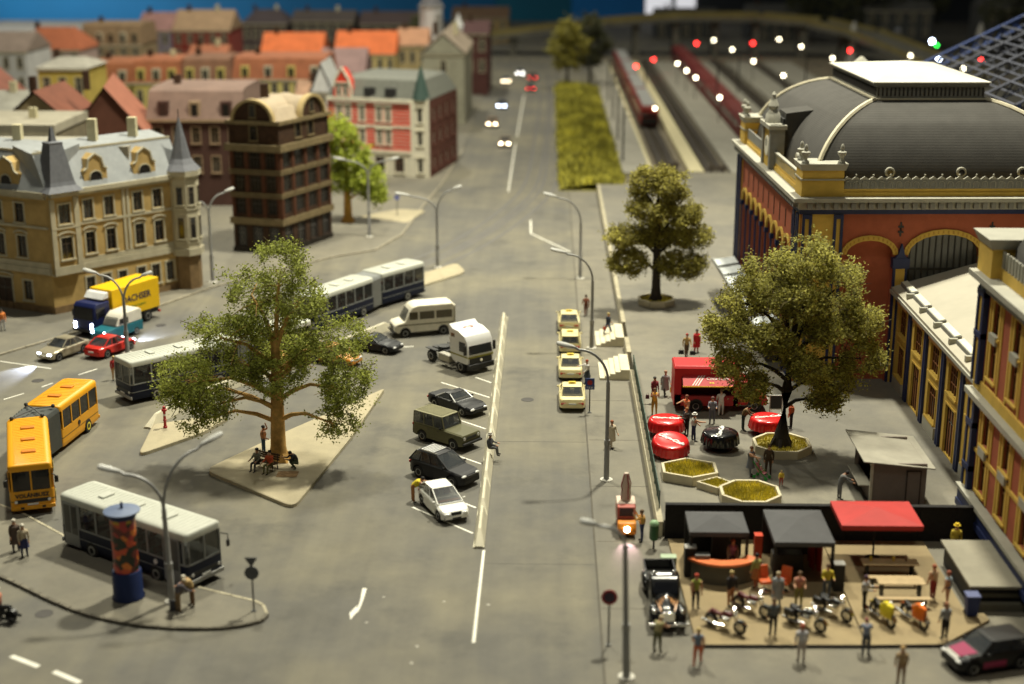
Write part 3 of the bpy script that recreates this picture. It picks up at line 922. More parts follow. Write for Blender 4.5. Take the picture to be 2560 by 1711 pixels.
    # doors
    for (xa, xb, s) in doors:
        y = s * W2
        d = put(MB().box(xa, y - .03, .34, xb, y + .03, zt + .02).build('door', upper, t))
        for q in range(2):
            a = xa + (xb - xa) * (.06 + .48 * q); b = xa + (xb - xa) * (.46 + .48 * q)
            MB().box(a, y + s * .031 - .004, 1.0, b, y + s * .031 + .006, zt - .08).build('door_pane', g, d)
    for x, s in wheels:
        arch = MB().wheel(0, 0, 0, .46, .03, 18).build('wheel_arch', BLKP, t, loc=(x, s * (W2 - .012), .46)); put(arch)
        e2 = MB().wheel(0, 0, 0, .42, .22, 18).build('wheel', TYRE, t, smooth=True, loc=(x, s * (W2 - .06), .42)); put(e2)
        q = .26
        MB().wheel(0, 0, 0, q, .1, 12, [(.1, s * .10), (q * .9, s * .125), (q, s * .118), (q, s * .09)]).build('rim', rimm or RIMM, e2, smooth=True)
    return roof
def bellows(t, a, adeg, b, bdeg, W, H, mat):
    """folded joint between two bodies"""
    n = 7
    rings = []
    for k in range(2 * n + 1):
        u = k / (2 * n); d = R(adeg + (bdeg - adeg) * u); c = Vector(a).lerp(Vector(b), u)
        sc = 1.0 if k % 2 else .93
        q = Vector((-math.sin(d), math.cos(d)))
        w = W / 2 * sc; hh = H * (1 if k % 2 else .965)
        pr = [(-w, .4), (-w, hh - .2), (-w * .88, hh), (w * .88, hh), (w, hh - .2), (w, .4)]
        rings.append([(c.x + q.x * y, c.y + q.y * y, z) for y, z in pr])
    return MB().loft(rings).build('bellows', mat, t)

NAVY = M('bus_navy', (.006, .010, .030), .5, var=.06, spec=.25)
BGREY = M('bus_grey', (.26, .27, .26), .5, var=.06)
BROOF = M('bus_roof', (.50, .51, .44), .6, var=.06)
YEL = M('bus_yellow', (.78, .36, .012), .4, var=.05, spec=.4)
YEL2 = M('bus_yellow_dark', (.60, .20, .008), .5, var=.05)
RUB = M('bellows_grey', (.13, .14, .13), .8)
REDS = M('bus_seat', (.26, .045, .03), .8)
bm1 = dict(glass=glass('bus_glass', (.03, .03, .03), .38), seat=REDS, strip=BGREY, bumper=M('bumper_grey', (.34, .34, .32), .45))
# foreground grey and navy bus
t = thing('city_bus', 'grey-roofed navy bus at the curved bus island', 'bus', (-20.1, 66.25, .0), R(-33.5))
bus_seg(t, 9.2, 2.3, 2.98, 0, NAVY, BGREY, BROOF, 7, True, True, bm1, doors=((3.0, 4.1, -1), (-4.3, -3.2, -1)), wheels=((2.4, 1), (2.4, -1), (-2.3, 1), (-2.3, -1)))
for s in (-1, 1):
    MB().tube([(4.55, s * 1.12, 2.3), (4.85, s * 1.3, 2.25), (4.85, s * 1.3, 1.9)], .03, 5).build('mirror_arm', BLKP, t); MB().box(4.80, s * 1.3 - .08, 1.62, 4.88, s * 1.3 + .08, 1.95).build('mirror', BLKP, t)
for x in (-1.2, 1.0): MB().wheel(0, 0, 0, .13, .02, 14).build('fleet_badge', PLATE, t, loc=(x + 1.4, -1.165, 1.08))
# yellow articulated bus
YB = dict(glass=glass('bus_glass_dark', (.02, .02, .02), .7), seat=M('bus_seat_dark', (.06, .05, .05), .8), strip=M('bus_strip', (.10, .05, .01), .5), bumper=YEL, grille=BLKP)
t = thing('articulated_bus', 'orange-yellow articulated bus bent at its grey bellows', 'bus', (-28.85, 75.75, 0), R(-70))
roof = bus_seg(t, 8.0, 2.3, 2.9, 0, YEL, YEL, YEL, 6, True, False, YB, wheels=((2.2, 1), (2.2, -1), (-2.4, 1), (-2.4, -1)), rimm=M('rim_yellow', (.75, .62, .05), .5), hatchm=YEL2)
lettering('VOLÁNBUSZ', .30, BLKP, t, (4.06, 0, 1.13), (R(90), 0, R(90)), bold=.012)
# second body, given in the first body's frame
def rel(p, base, deg):
    a = -R(deg); x, y = p[0] - base[0], p[1] - base[1]
    return (x * math.cos(a) - y * math.sin(a), x * math.sin(a) + y * math.cos(a))
o2 = rel((-29.75, 84.25), (-28.85, 75.75), -70)
bus_seg(t, 5.3, 2.3, 2.9, 0, YEL, YEL, YEL, 4, False, True, YB, deg=-27, org=o2, wheels=((-.9, 1), (-.9, -1)), rimm=M('rim_yellow', None), hatches=2, hatchm=YEL2)
c27, s27 = math.cos(R(-27)), math.sin(R(-27))
bellows(t, (-4.0, 0), 0, (o2[0] + 2.65 * c27, o2[1] + 2.65 * s27), -27, 2.3, 2.84, RUB)
jm = Vector((-4.0, 0)).lerp(Vector((o2[0] + 2.65 * c27, o2[1] + 2.65 * s27)), .5)
for s in (-1, 1):
    for e in (-1, 1):
        ex = Vector((-3.7, s * .85)) if e > 0 else Vector((o2[0] + (2.9) * c27 - s * .85 * s27 * 1.0, o2[1] + 2.9 * s27 + s * .85 * c27))
        a = MB().tube([(jm.x, jm.y, 3.06), (ex.x, ex.y, 2.98)], .04, 6).build('joint_strut', M('strut_grey', (.10, .10, .10), .5), t); MB().sph((ex.x, ex.y, 3.0), .12, 8, 5).build('strut_end', BLKP, a)
for s in (-1, 1):
    MB().tube([(3.9, s * 1.1, 2.2), (4.2, s * 1.3, 2.15)], .03, 5).build('mirror_arm', BLKP, t); MB().box(4.12, s * 1.3 - .1, 1.8, 4.22, s * 1.3 + .1, 2.15).build('mirror', BLKP, t)
MB().wheel(0, 0, 0, .15, .02, 14).build('fleet_badge', BLKP, t, loc=(o2[0] + .3 * c27 - 1.17 * s27, o2[1] + .3 * s27 + 1.17 * c27, 1.08), rz=R(-27))
for y in (-.55, .55): MB().box(4.05, y - .09, .40, 4.085, y + .09, .52).build('fog_lamp', BLKP, t)
# two more navy articulated buses along the curb lane
def artic(label, loc, deg, L1, org2, deg2, L2, front, rear, w1, w2):
    t = thing('articulated_bus', label, 'bus', (*loc, 0), R(deg))
    bus_seg(t, L1, 2.3, 2.95, 0, NAVY, BGREY, BROOF, 6, True, False, bm1, wheels=w1, hatches=3)
    o2 = rel(org2, loc, deg); dd = deg2 - deg
    bus_seg(t, L2, 2.3, 2.95, 0, NAVY, BGREY, BROOF, 4, False, True, bm1, deg=dd, org=o2, wheels=w2, hatches=2)
    c, s = math.cos(R(dd)), math.sin(R(dd))
    bellows(t, (-L1 / 2, 0), 0, (o2[0] + L2 / 2 * c, o2[1] + L2 / 2 * s), dd, 2.26, 2.86, M('bellows_pale', (.34, .35, .34), .8))
    return t
artic('navy articulated bus with pale roof behind the big tree', (-24.9, 93.9), 223, 8.4, (-19.6, 99.6), 229, 5.6, True, True, ((2.4, 1), (2.4, -1), (-2.4, 1), (-2.4, -1)), ((-.6, 1), (-.6, -1)))
artic('navy articulated bus with pale roof beside the white minibus', (-16.75, 111.2), 240, 7.4, (-12.75, 117.95), 234, 5.4, True, True, ((2.2, 1), (2.2, -1), (-2.2, 1), (-2.2, -1)), ((-.4, 1), (-.4, -1)))

# ---------------------------------------------------------------- lorry, vans, tractor unit
def shell(name, mat, t, prof, W, crown=.0, bevel=.05):
    """side profile (x,z) extruded across the width with a bevel"""
    m = MB(); n = len(prof)
    m.add([(x, -W / 2, z) for x, z in prof] + [(x, W / 2, z) for x, z in prof], [tuple(range(n - 1, -1, -1)), tuple(range(n, 2 * n))] + [(i, (i + 1) % n, n + (i + 1) % n, n + i) for i in range(n)])
    return m.build(name, mat, t, bevel=bevel, segs=3)
t = thing('lorry', 'box lorry with yellow body and dark blue cab', 'lorry', (-33.6, 109.4, 0), R(-118))
LY = M('lorry_yellow', (.82, .50, .005), .4, var=.04); LB = M('lorry_blue', (.008, .014, .075), .45)
bx = shell('cargo_box', LY, t, [(-3.6, .95), (1.6, .95), (1.6, 3.35), (-3.6, 3.35)], 2.3, bevel=.06)
for s in (-1, 1):
    lettering('DACHSER', .72, M('lorry_text', (.02, .02, .06), .5), bx, (-1.0, s * 1.162, 2.25), (R(90), 0, 0 if s < 0 else R(180)), bold=.02)
    lettering('Intelligent Logistics', .26, M('lorry_text_green', (.05, .22, .03), .5), bx, (-1.0, s * 1.162, 1.62), (R(90), 0, 0 if s < 0 else R(180)))
shell('cab', LB, t, [(1.85, .45), (3.6, .45), (3.6, 1.3), (3.45, 2.35), (3.2, 2.6), (1.85, 2.6)], 2.2, bevel=.08)
shell('wind_deflector', M('white_plastic', (.72, .72, .70), .5), t, [(1.75, 2.75), (2.5, 2.75), (2.1, 3.2), (1.75, 3.25)], 1.9, bevel=.05)
MB().sheet([(3.60, -.95, 1.38), (3.60, .95, 1.38), (3.46, .95, 2.3), (3.46, -.95, 2.3)], .02, (1, 0, .1)).build('windscreen', GLD, t)
for s in (-1, 1):
    MB().box(2.4, s * 1.1 - .012, 1.5, 3.3, s * 1.1 + .012, 2.25).build('side_window', GLD, t)
    for zz in (.75, 1.02): MB().wheel(0, 0, 0, .13, .06, 12).build('headlight', LITB, t, loc=(3.62, s * (.85), zz), rz=R(90))
    for x in (2.7, -2.2): wheel_part(t, x, s * .98, .45, .28)
    MB().box(3.3, s * 1.25 - .06, 1.5, 3.42, s * 1.25 + .06, 2.0).build('mirror', BLKP, t)
MB().box(-3.5, -1.0, .55, 1.8, 1.0, .94).build('chassis', BLKP, t); MB().box(-3.7, -1.05, .45, -3.55, 1.05, .62).build('underrun_bar', LAMPR, t); MB().box(3.6, -1.05, .45, 3.72, 1.05, .65).build('bumper', BLKP, t)

t = thing('delivery_van', 'teal and cream van squeezed between lorry and red car', 'van', (-32.75, 106.2, 0), R(-118))
TEAL = M('van_teal', (.012, .13, .17), .4); CRM = M('van_cream', (.72, .69, .58), .45)
shell('lower_body', TEAL, t, [(-2.0, .3), (1.9, .3), (2.0, .7), (1.85, .95), (.9, 1.05), (-2.0, 1.05)], 1.62, bevel=.06)
shell('upper_body', CRM, t, [(-1.98, 1.06), (.75, 1.06), (.25, 1.75), (-.1, 2.0), (-1.7, 2.05), (-1.95, 1.9)], 1.55, bevel=.1)
MB().sheet([(.80, -.66, 1.1), (.80, .66, 1.1), (.36, .60, 1.68), (.36, -.60, 1.68)], .02, (1, 0, .6)).build('windscreen', GLS, t)
for s in (-1, 1):
    MB().box(-.45, s * .79 - .01, 1.2, .45, s * .79 + .012, 1.62).build('side_window', GLD, t)
    MB().sph((0, 0, 0), (.1, .14, .14), 10, 6).build('headlight', LITB, t, loc=(1.9, s * .6, .8))
    for x in (1.2, -1.25): wheel_part(t, x, s * .72, .31, .2, M('hub_white', (.7, .7, .68), .4))

t = thing('minibus', 'cream minibus parked beside the barrier and navy bus', 'minibus', (-9.55, 107.9, 0), R(199))
CR2 = M('minibus_cream', (.74, .70, .56), .45)
shell('body', CR2, t, [(-2.3, .38), (2.1, .38), (2.35, .55), (2.38, .95), (2.2, 1.1), (1.55, 1.25), (1.15, 2.1), (.95, 2.35), (.5, 2.48), (-2.2, 2.48), (-2.35, 2.3)], 1.86, bevel=.09)
MB().sheet([(1.60, -.78, 1.30), (1.60, .78, 1.30), (1.19, .70, 2.12), (1.19, -.70, 2.12)], .02, (1, 0, .5)).build('windscreen', GLS, t)
for s in (-1, 1):
    for a, b in ((.55, 1.2), (-.75, .4), (-2.15, -.9)):
        MB().box(a, s * .93 - .012, 1.38, b, s * .93 + .014, 1.98).build('side_window', glass('minibus_glass', (.10, .08, .04), .8), t)
    MB().box(-2.3, s * .93 - .012, .95, 2.1, s * .93 + .016, 1.03).build('side_strip', M('strip_brown', (.16, .14, .08), .6), t)
    MB().wheel(0, 0, 0, .12, .06, 12).build('headlight', LAMPW, t, loc=(2.36, s * .68, .78), rz=R(90))
    for x in (1.55, -1.45):
        MB().wheel(0, 0, 0, .43, .02, 16).build('wheel_arch', BLKP, t, loc=(x, s * .925, .40)); wheel_part(t, x, s * .86, .36, .2)
MB().box(2.36, -.5, .62, 2.40, .5, .9).build('grille', BLKP, t); MB().box(2.3, -.92, .34, 2.5, .92, .5).build('bumper', BLKP, t, bevel=.03)
MB().box(-2.42, -.95, .9, -2.36, -.1, 2.3).build('rear_door', CR2, t); MB().box(-2.42, .1, .9, -2.36, .95, 2.3).build('rear_door', CR2, t)

t = thing('tractor_unit', 'white lorry tractor unit with bare chassis at the barrier', 'lorry', (-6.3, 99.85, 0), R(-49))
WH = M('tractor_white', (.78, .78, .76), .35, var=.03, coat=.2)
shell('cab', WH, t, [(.7, .95), (.95, .75), (2.55, .75), (2.62, 1.5), (2.5, 2.35), (2.25, 2.75), (1.5, 3.05), (.9, 3.1), (.55, 3.35), (.45, 3.3), (.6, 1.0)], 2.3, bevel=.09)
MB().sheet([(2.625, -1.02, 1.45), (2.625, 1.02, 1.45), (2.47, .98, 2.32), (2.47, -.98, 2.32)], .025, (1, 0, .15)).build('windscreen', GLD, t)
for s in (-1, 1):
    MB().box(1.65, s * 1.15 - .012, 1.6, 2.35, s * 1.15 + .014, 2.3).build('side_window', GLD, t); MB().box(.72, s * 1.15 - .012, 2.5, 1.15, s * 1.15 + .014, 2.75).build('side_window', GLD, t)
    MB().box(.62, s * 1.155 - .01, 1.24, 2.6, s * 1.155 + .012, 1.34).build('side_stripe', M('stripe_olive', (.28, .26, .03), .5), t)
    MB().box(2.45, s * 1.3 - .09, 1.5, 2.58, s * 1.3 + .09, 2.15).build('mirror', BLKP, t)
    MB().wheel(0, 0, 0, .13, .06, 12).build('headlight', LAMPW, t, loc=(2.68, s * .9, .62), rz=R(90))
    for x in (1.75, -1.75): wheel_part(t, x, s * .98, .46, .3)
    MB().box(-.75, s * .95 - .28, .45, .55, s * .95 + .28, .98).build('fuel_tank', M('tank_metal', (.38, .36, .30), .4, .5), t, bevel=.06)
    MB().box(-2.35, s * .98 - .17, .95, -1.15, s * .98 + .17, 1.0).build('mudguard', BLKP, t)
MB().box(2.60, -1.1, 1.2, 2.66, 1.1, 1.30).build('front_stripe', M('stripe_olive', None), t)
MB().box(2.58, -.95, .78, 2.68, .95, 1.18).build('grille', BLKP, t); MB().wheel(0, 0, 0, .12, .03, 12).build('badge', CHROME, t, loc=(2.69, 0, .98), rz=R(90))
MB().box(2.5, -1.15, .36, 2.74, 1.15, .75).build('bumper', BLKP, t, bevel=.04)
MB().box(-2.5, -.42, .6, .6, .42, .9).build('chassis', BLKP, t); MB().lathe([(.5, 0), (.5, .08), (.2, .1)], 16).build('coupling_plate', BLKP, t, loc=(-1.6, 0, .98))
for x in (-.4, .1, .4): MB().box(x, -.6, .9, x + .2, .6, 1.12).build('air_tank', M('tank_dark', (.07, .065, .055), .5), t, bevel=.04)
m = MB(); m.tube([(1.25 + .2 * math.cos(a), .42 * math.sin(a), 3.09 + .05 * (1 - math.cos(a)) * 0) for a in [k * 2 * PI / 20 for k in range(18)]], .022, 5); m.tube([(1.15, -.3, 3.095), (1.28, -.1, 3.09), (1.2, .12, 3.095), (1.32, .3, 3.09)], .02, 5)
m.build('roof_emblem', M('emblem_red', (.62, .22, .14), .5), t)

# promotional catering truck in red
t = thing('catering_truck', 'red catering truck with raised serving flap on the plaza', 'truck', (11.0, 88.5, .8), 0)
RED = M('truck_red', (.50, .012, .015), .4, var=.06); RED2 = M('truck_red_dark', (.26, .008, .012), .5)
m = MB(); bxs = [(-2.9, -1.05), (1.2, -1.05), (1.2, 1.05), (-2.9, 1.05)]
m.box(-2.9, 1.0, .42, 1.2, 1.05, 2.85); m.box(-2.9, -1.05, .42, -2.85, 1.0, 2.85); m.box(1.15, -1.05, .42, 1.2, 1.0, 2.85)
m.box(-2.85, -1.05, .42, 1.15, -1.0, 1.15); m.box(-2.85, -1.05, .42, -2.45, -1.0, 2.85); m.box(.85, -1.05, .42, 1.15, -1.0, 2.85); m.box(-2.45, -1.05, 2.35, .85, -1.0, 2.85); m.box(-2.85, -1.0, .42, 1.15, 1.0, .55)
bd = m.build('body', RED, t)
MB().hexa([(-2.95, -1.1, 2.85), (1.25, -1.1, 2.85), (1.25, 1.1, 2.85), (-2.95, 1.1, 2.85)], [(-2.85, -.95, 3.02), (1.15, -.95, 3.02), (1.15, .95, 3.02), (-2.85, .95, 3.02)]).build('roof', RED, t, bevel=.03)
fl = [(-2.4, -1.06, 2.42), (.8, -1.06, 2.42), (.8, -1.72, 1.92), (-2.4, -1.72, 1.92)]
flap = MB().sheet(fl, .03, (0, -.6, .8)).build('serving_flap', RED, t)
WHT = M('print_white', (.80, .78, .72), .6)
fr = math.atan2(.5, .66)
for k in range(3):
    x = -1.85 + .17 * k
    MB().sheet([(x + .45, -1.10, 2.425), (x + .53, -1.10, 2.425), (x + .08, -1.70, 1.972), (x, -1.70, 1.972)], .008, (0, -.6, .8)).build('flap_stripe', WHT, flap)
lettering('Coca-Cola', .32, WHT, flap, (-.25, -1.30, 2.30), (fr, 0, 0), .25)
for k in range(7): MB().sheet([(-.75 + .17 * k, -1.60 + .01 * k, 2.065 - .008 * k), (-.63 + .17 * k, -1.59 + .01 * k, 2.058 - .008 * k), (-.63 + .17 * k, -1.50 + .01 * k, 2.126 - .008 * k), (-.75 + .17 * k, -1.51 + .01 * k, 2.133 - .008 * k)], .012, (0, -.6, .8)).build('flap_print', M('print_yellow', (.75, .55, .05), .6), flap)
MB().box(-2.42, -1.78, 1.86, .82, -1.70, 1.94).build('flap_edge', M('flap_yellow', (.80, .50, .02), .5), flap)
MB().box(-2.45, -1.30, 1.1, .85, -1.04, 1.17).build('counter', RED2, t); MB().box(-2.4, .2, .56, .8, .9, 1.9).build('inner_shelf', M('inner_maroon', (.16, .03, .03), .6), t)
shell('cab', RED, t, [(1.22, .42), (3.0, .42), (3.05, .8), (2.95, 1.0), (2.3, 1.18), (1.85, 1.95), (1.22, 2.05)], 1.9, bevel=.08)
MB().sheet([(2.32, -.78, 1.22), (2.32, .78, 1.22), (1.90, .72, 1.92), (1.90, -.72, 1.92)], .02, (1, 0, .6)).build('windscreen', GLS, t)
for s in (-1, 1):
    MB().box(1.35, s * .95 - .012, 1.2, 2.0, s * .95 + .012, 1.8).build('side_window', GLD, t); MB().wheel(0, 0, 0, .12, .05, 12).build('headlight', LAMPW, t, loc=(3.03, s * .7, .75), rz=R(90))
    for x in (2.2, -1.5):
        MB().wheel(0, 0, 0, .47, .02, 16).build('wheel_arch', BLKP, t, loc=(x, s * (1.045 if x < 0 else .945), .42)); wheel_part(t, x, s * (.97 if x < 0 else .87), .38, .2)

# black pickup with painted flames
t = thing('pickup_truck', 'black vintage pickup with orange flames on its bonnet', 'pickup', (5.55, 62.0, .06), R(-89))
BK = M('pickup_black', (.010, .010, .010), .2, coat=.5)
shell('cab', BK, t, [(-.5, .35), (1.0, .35), (1.0, 1.02), (.62, 1.5), (.3, 1.62), (-.3, 1.6), (-.5, 1.35)], 1.36, bevel=.12)
m = MB(); m.loft([[(x, y * w, z if z < .5 else z * h) for y, z in ((-.62, .35), (-.62, .8), (-.4, 1.02), (0, 1.1), (.4, 1.02), (.62, .8), (.62, .35))] for x, w, h in ((.95, 1.0, 1.0), (1.6, .9, .98), (2.2, .72, .92), (2.55, .5, .82), (2.65, .35, .72))])
m.build('bonnet', BK, t, smooth=True, angle=60)
for s in (-1, 1):
    m = MB(); m.loft([[(x, s * (.62 + .25 * math.cos(a) * w), .3 + h * (.5 + .5 * math.sin(a)) * 1.0) for a in [k * 2 * PI / 10 for k in range(10)]] for x, w, h in ((.9, .5, .3), (1.4, .9, .55), (1.95, 1.0, .68), (2.4, .95, .6), (2.65, .6, .35))])
    m.build('front_wing', BK, t, smooth=True, angle=70)
    m = MB(); m.loft([[(x, s * (.74 + .18 * math.cos(a) * w), .3 + h * (.5 + .5 * math.sin(a))) for a in [k * 2 * PI / 10 for k in range(10)]] for x, w, h in ((-2.3, .6, .3), (-1.9, 1, .6), (-1.5, 1, .68), (-1.1, .9, .5), (-.8, .5, .25))])
    m.build('rear_wing', BK, t, smooth=True, angle=70)
    MB().sph((0, 0, 0), (.14, .12, .12), 10, 7).build('headlight', CHROME, t, smooth=True, loc=(2.42, s * .62, .86))
    MB().box(-2.75, s * .70 - .05, .5, -.52, s * .70 + .05, 1.05).build('bed_side', BK, t, bevel=.02)
    for x in (1.95, -1.55): wheel_part(t, x, s * .74, .34, .2, CHROME)
    MB().box(-.3, s * .685 - .01, 1.08, .5, s * .685 + .012, 1.42).build('side_window', GLD, t)
    # flames
    for k in range(4):
        y0 = s * (.10 + .12 * k)
        zf = lambda x, y: 1.1 * (1 - .10 * max(0, (x - .95)) / 1.7) - abs(y) * .17 + .0
        m = MB(); m.sheet([(2.35, y0 * .62 - .04, zf(2.35, y0) - .085), (2.35, y0 * .62 + .04, zf(2.35, y0) - .085), (1.35 + .12 * k, y0 * 1.02 + .01, zf(1.35, y0) + .015), (1.3 + .12 * k, y0 * 1.02 - .01, zf(1.3, y0) + .015)], .02, (0, 0, 1)); m.build('flame', M('flame_orange', (.70, .28, .03), .3, var=.4, scale=4), t)
MB().box(2.64, -.28, .40, 2.72, .28, .95).build('grille', CHROME, t, bevel=.03); MB().box(2.72, -.92, .32, 2.86, .92, .48).build('bumper', CHROME, t, bevel=.05)
MB().box(-2.75, -.66, .46, -.52, .66, .56).build('bed_floor', M('bed_dark', (.05, .05, .045), .7), t); MB().box(-2.8, -.72, .5, -2.72, .72, 1.05).build('tailgate', BK, t)
MB().sheet([(.99, -.55, 1.06), (.99, .55, 1.06), (.66, .48, 1.46), (.66, -.48, 1.46)], .02, (1, 0, .8)).build('windscreen', GLD, t); MB().box(-.52, -.45, 1.12, -.5, .45, 1.4).build('rear_window', GLD, t)
for y in (-.35, .35): MB().sph((0, 0, 0), (.10, .12, .12), 10, 6).build('roof_lamp', CHROME, t, smooth=True, loc=(.1, y * 1.3, 1.66))

# ---------------------------------------------------------------- motorcycles
def bike(label, loc, deg, tankm, seatm, chrome=CHROME, group='motorcycles on show', bag=None, fairing=None):
    t = thing('motorcycle', label, 'motorcycle', loc, R(deg), group)
    for x, r, w in ((.78, .33, .14), (-.70, .32, .19)):
        wh = MB().loft([[(x * 0 + (r - .06 + .06 * math.cos(b)) * math.cos(a), w / 2 * math.sin(b), (r - .06 + .06 * math.cos(b)) * math.sin(a)) for b in [q * PI / 3 for q in range(6)]] for a in [k * 2 * PI / 18 for k in range(19)]], False, False).build('wheel', TYRE, t, smooth=True, loc=(x, 0, r))
        MB().wheel(0, 0, 0, r * .62, .06, 16).build('rim', chrome, wh, smooth=True)
        m = MB(); m.loft([[((r + .05) * math.cos(a), y, (r + .05) * math.sin(a)) for y in (-w * .62, 0, w * .62)] for a in [R(20 + 14 * k) if x > 0 else R(60 + 12 * k) for k in range(9)]], False, False, False)
        m.build('mudguard', tankm if x < 0 else chrome, t, smooth=True, loc=(x, 0, r))
    MB().box(-.28, -.16, .24, .26, .16, .58).build('engine', chrome, t, bevel=.05)
    MB().sph((0, 0, 0), (.30, .17, .14), 12, 8).build('fuel_tank', tankm, t, smooth=True, loc=(.15, 0, .80))
    MB().hexa([(-.70, -.13, .66), (-.1, -.13, .62), (-.1, .13, .62), (-.70, .13, .66)], [(-.72, -.10, .84), (-.15, -.09, .74), (-.15, .09, .74), (-.72, .10, .84)]).build('seat', seatm, t, bevel=.04)
    for s in (-1, 1):
        MB().tube([(.78, s * .10, .33), (.42, s * .10, 1.02)], .028, 6).build('fork', chrome, t)
        MB().tube([(.1, s * .2, .30), (-.4, s * .24, .26), (-1.05, s * .24, .30)], [.05, .06, .07], 8).build('exhaust', chrome, t)
        if bag: MB().box(-.95, s * .26 - .1, .45, -.45, s * .26 + .1, .78).build('pannier', bag, t, bevel=.05)
    MB().tube([(.12, -.40, 1.06), (.38, -.2, 1.10), (.42, 0, 1.04), (.38, .2, 1.10), (.12, .40, 1.06)], .022, 6).build('handlebar', chrome, t)
    MB().sph((0, 0, 0), (.1, .11, .11), 10, 6).build('headlight', chrome, t, smooth=True, loc=(.56, 0, .90))
    if fairing:
        m = MB(); m.loft([[(x, y * w, z) for y, z in ((-.22, .45), (-.26, .8), (-.14, 1.05), (.14, 1.05), (.26, .8), (.22, .45))] for x, w in ((.15, 1.0), (.55, .85), (.85, .3))]); m.build('fairing', fairing, t, smooth=True, angle=60)
    MB().tube([(0, .1, .3), (-.1, .32, .03)], .02, 5).build('side_stand', BLKP, t)
    return t
MR = M('bike_maroon', (.10, .012, .012), .3); KB = M('bike_black', (.012, .012, .012), .3); BY = M('bike_yellow', (.70, .58, .02), .35); BO = M('bike_orange', (.75, .16, .01), .35)
bike('chrome cruiser with maroon seat, beside the flame pickup', (8.1, 59.35, .2), -38, MR, MR)
bike('chrome cruiser with maroon seat, beside the person in grey suit', (9.5, 61.0, .2), -46, MR, MR)
bike('chrome cruiser with large black seat near the platform edge', (11.75, 59.65, .2), -41, KB, KB, bag=KB)
bike('black touring motorcycle below the second black pavilion', (13.2, 60.75, .2), -50, KB, KB, bag=KB)
bike('bright yellow sports motorcycle on the show platform', (15.35, 60.35, .2), -72, BY, KB, fairing=BY)
bike('orange sports motorcycle on the show platform', (16.75, 60.2, .2), -70, BO, KB, fairing=BO)
bike('dark motorcycle ridden past the bus island kerb', (-24.95, 59.9, 0), 158, KB, KB, group='motorcycles on the road', chrome=M('bike_dark', (.05, .05, .05), .4, .5))
# ================================================================== street furniture
LAMPG = M('lamp_grey', (.30, .30, .29), .45, .3, var=.08)
LAMPH = M('lamp_head_grey', (.46, .46, .43), .5, var=.06)
def street_lamp(label, loc, arms, z0, tilt=0.0, z=0, tall=0):
    """post with curved arms; arm = (direction deg, reach, head height)"""
    t = thing('street_lamp', label, 'street lamp', (loc[0], loc[1], z), 0, 'grey street lamps')
    MB().lathe([(.38, 0), (.36, .06), (.16, .09), (.16, .12)], 16).build('base_plate', M('lamp_base', (.55, .53, .46), .7), t, smooth=True)
    tx = tilt * z0
    MB().tube([(0, 0, .05), (tx * .35, 0, z0 * .35), (tx * .36, 0, z0 * .36), (tx, 0, z0)], [.17, .155, .125, .11], 10).build('post', LAMPG, t, smooth=True)
    MB().lathe([(.17, 0), (.17, .3)], 10).build('collar', LAMPG, t, smooth=True, loc=(tx * .36, 0, z0 * .36))
    for d, reach, zh in arms:
        u = Vector((math.cos(R(d)), math.sin(R(d))))
        pts = []
        for k in range(9):
            a = PI / 2 * k / 8
            r = reach * .62
            pts.append((tx + u.x * r * (1 - math.cos(a)), u.y * r * (1 - math.cos(a)), z0 - .05 + (zh - z0) * .86 * math.sin(a)))
        e = Vector(pts[-1])
        end = Vector((tx + u.x * reach * .70, u.y * reach * .70, zh - (zh - z0) * .1))
        pts.append(tuple(end))
        arm = MB().tube(pts, .075, 8).build('arm', LAMPG, t, smooth=True)
        h0 = end; h1 = Vector((tx + u.x * reach * 1.08, u.y * reach * 1.08, zh + .05))
        rings = []
        dirv = (h1 - h0).normalized(); q = Vector((-u.y, u.x, 0)); n = dirv.cross(q) * -1
        for f, w, hh in ((0, .08, .08), (.12, .14, .11), (.5, .21, .14), (.85, .20, .13), (.97, .13, .09), (1, .03, .02)):
            c = h0.lerp(h1, f)
            rings.append([tuple(c + q * w * math.cos(b) + n * hh * math.sin(b)) for b in [k * PI / 5 for k in range(10)]])
        hd = MB().loft(rings).build('lamp_head', LAMPH, t, smooth=True)
        c0, c1 = h0.lerp(h1, .35), h0.lerp(h1, .9)
        MB().tube([tuple(c0 - n * .08), tuple(c1 - n * .08)], .07, 6).build('lens', M('lamp_lens', (.55, .55, .5), .3), hd)
    return t
street_lamp('single-arm street lamp on the pavement beside the plaza railing', (3.5, 77.6), [(180, 2.7, 8.1)], 5.9, z=.06)
street_lamp('single-arm street lamp between taxis and the lower steps', (3.4, 103.9), [(180, 2.9, 7.5)], 5.2, z=.06)
street_lamp('single-arm street lamp beside the small grit-grey kerb corner, past the taxi rank', (3.0, 125.6), [(180, 3.1, 7.6)], 5.0, z=.06)
street_lamp('single-arm street lamp on a white round base by the flame pickup', (3.5, 55.2), [(180, 1.75, 7.1)], 6.1, tilt=-.03, z=.06)
street_lamp('double-arm street lamp between the red car and navy bus', (-30.8, 102.0), [(180, 2.6, 6.3), (15, 2.0, 6.0)], 3.9)
street_lamp('double-arm street lamp on the rounded cream island', (-9.9, 129.0), [(180, 3.5, 6.8), (10, 2.1, 7.4)], 5.0, z=.18)
street_lamp('double-arm street lamp near the dark brick tower', (-17.7, 142.3), [(180, 3.2, 7.9), (0, 2.9, 7.9)], 6.2, z=.12)
street_lamp('large double-arm street lamp standing on the bus island', (-17.4, 61.6), [(180, 2.7, 6.7), (42, 3.0, 7.6)], 4.7, tilt=-.02, z=.13)
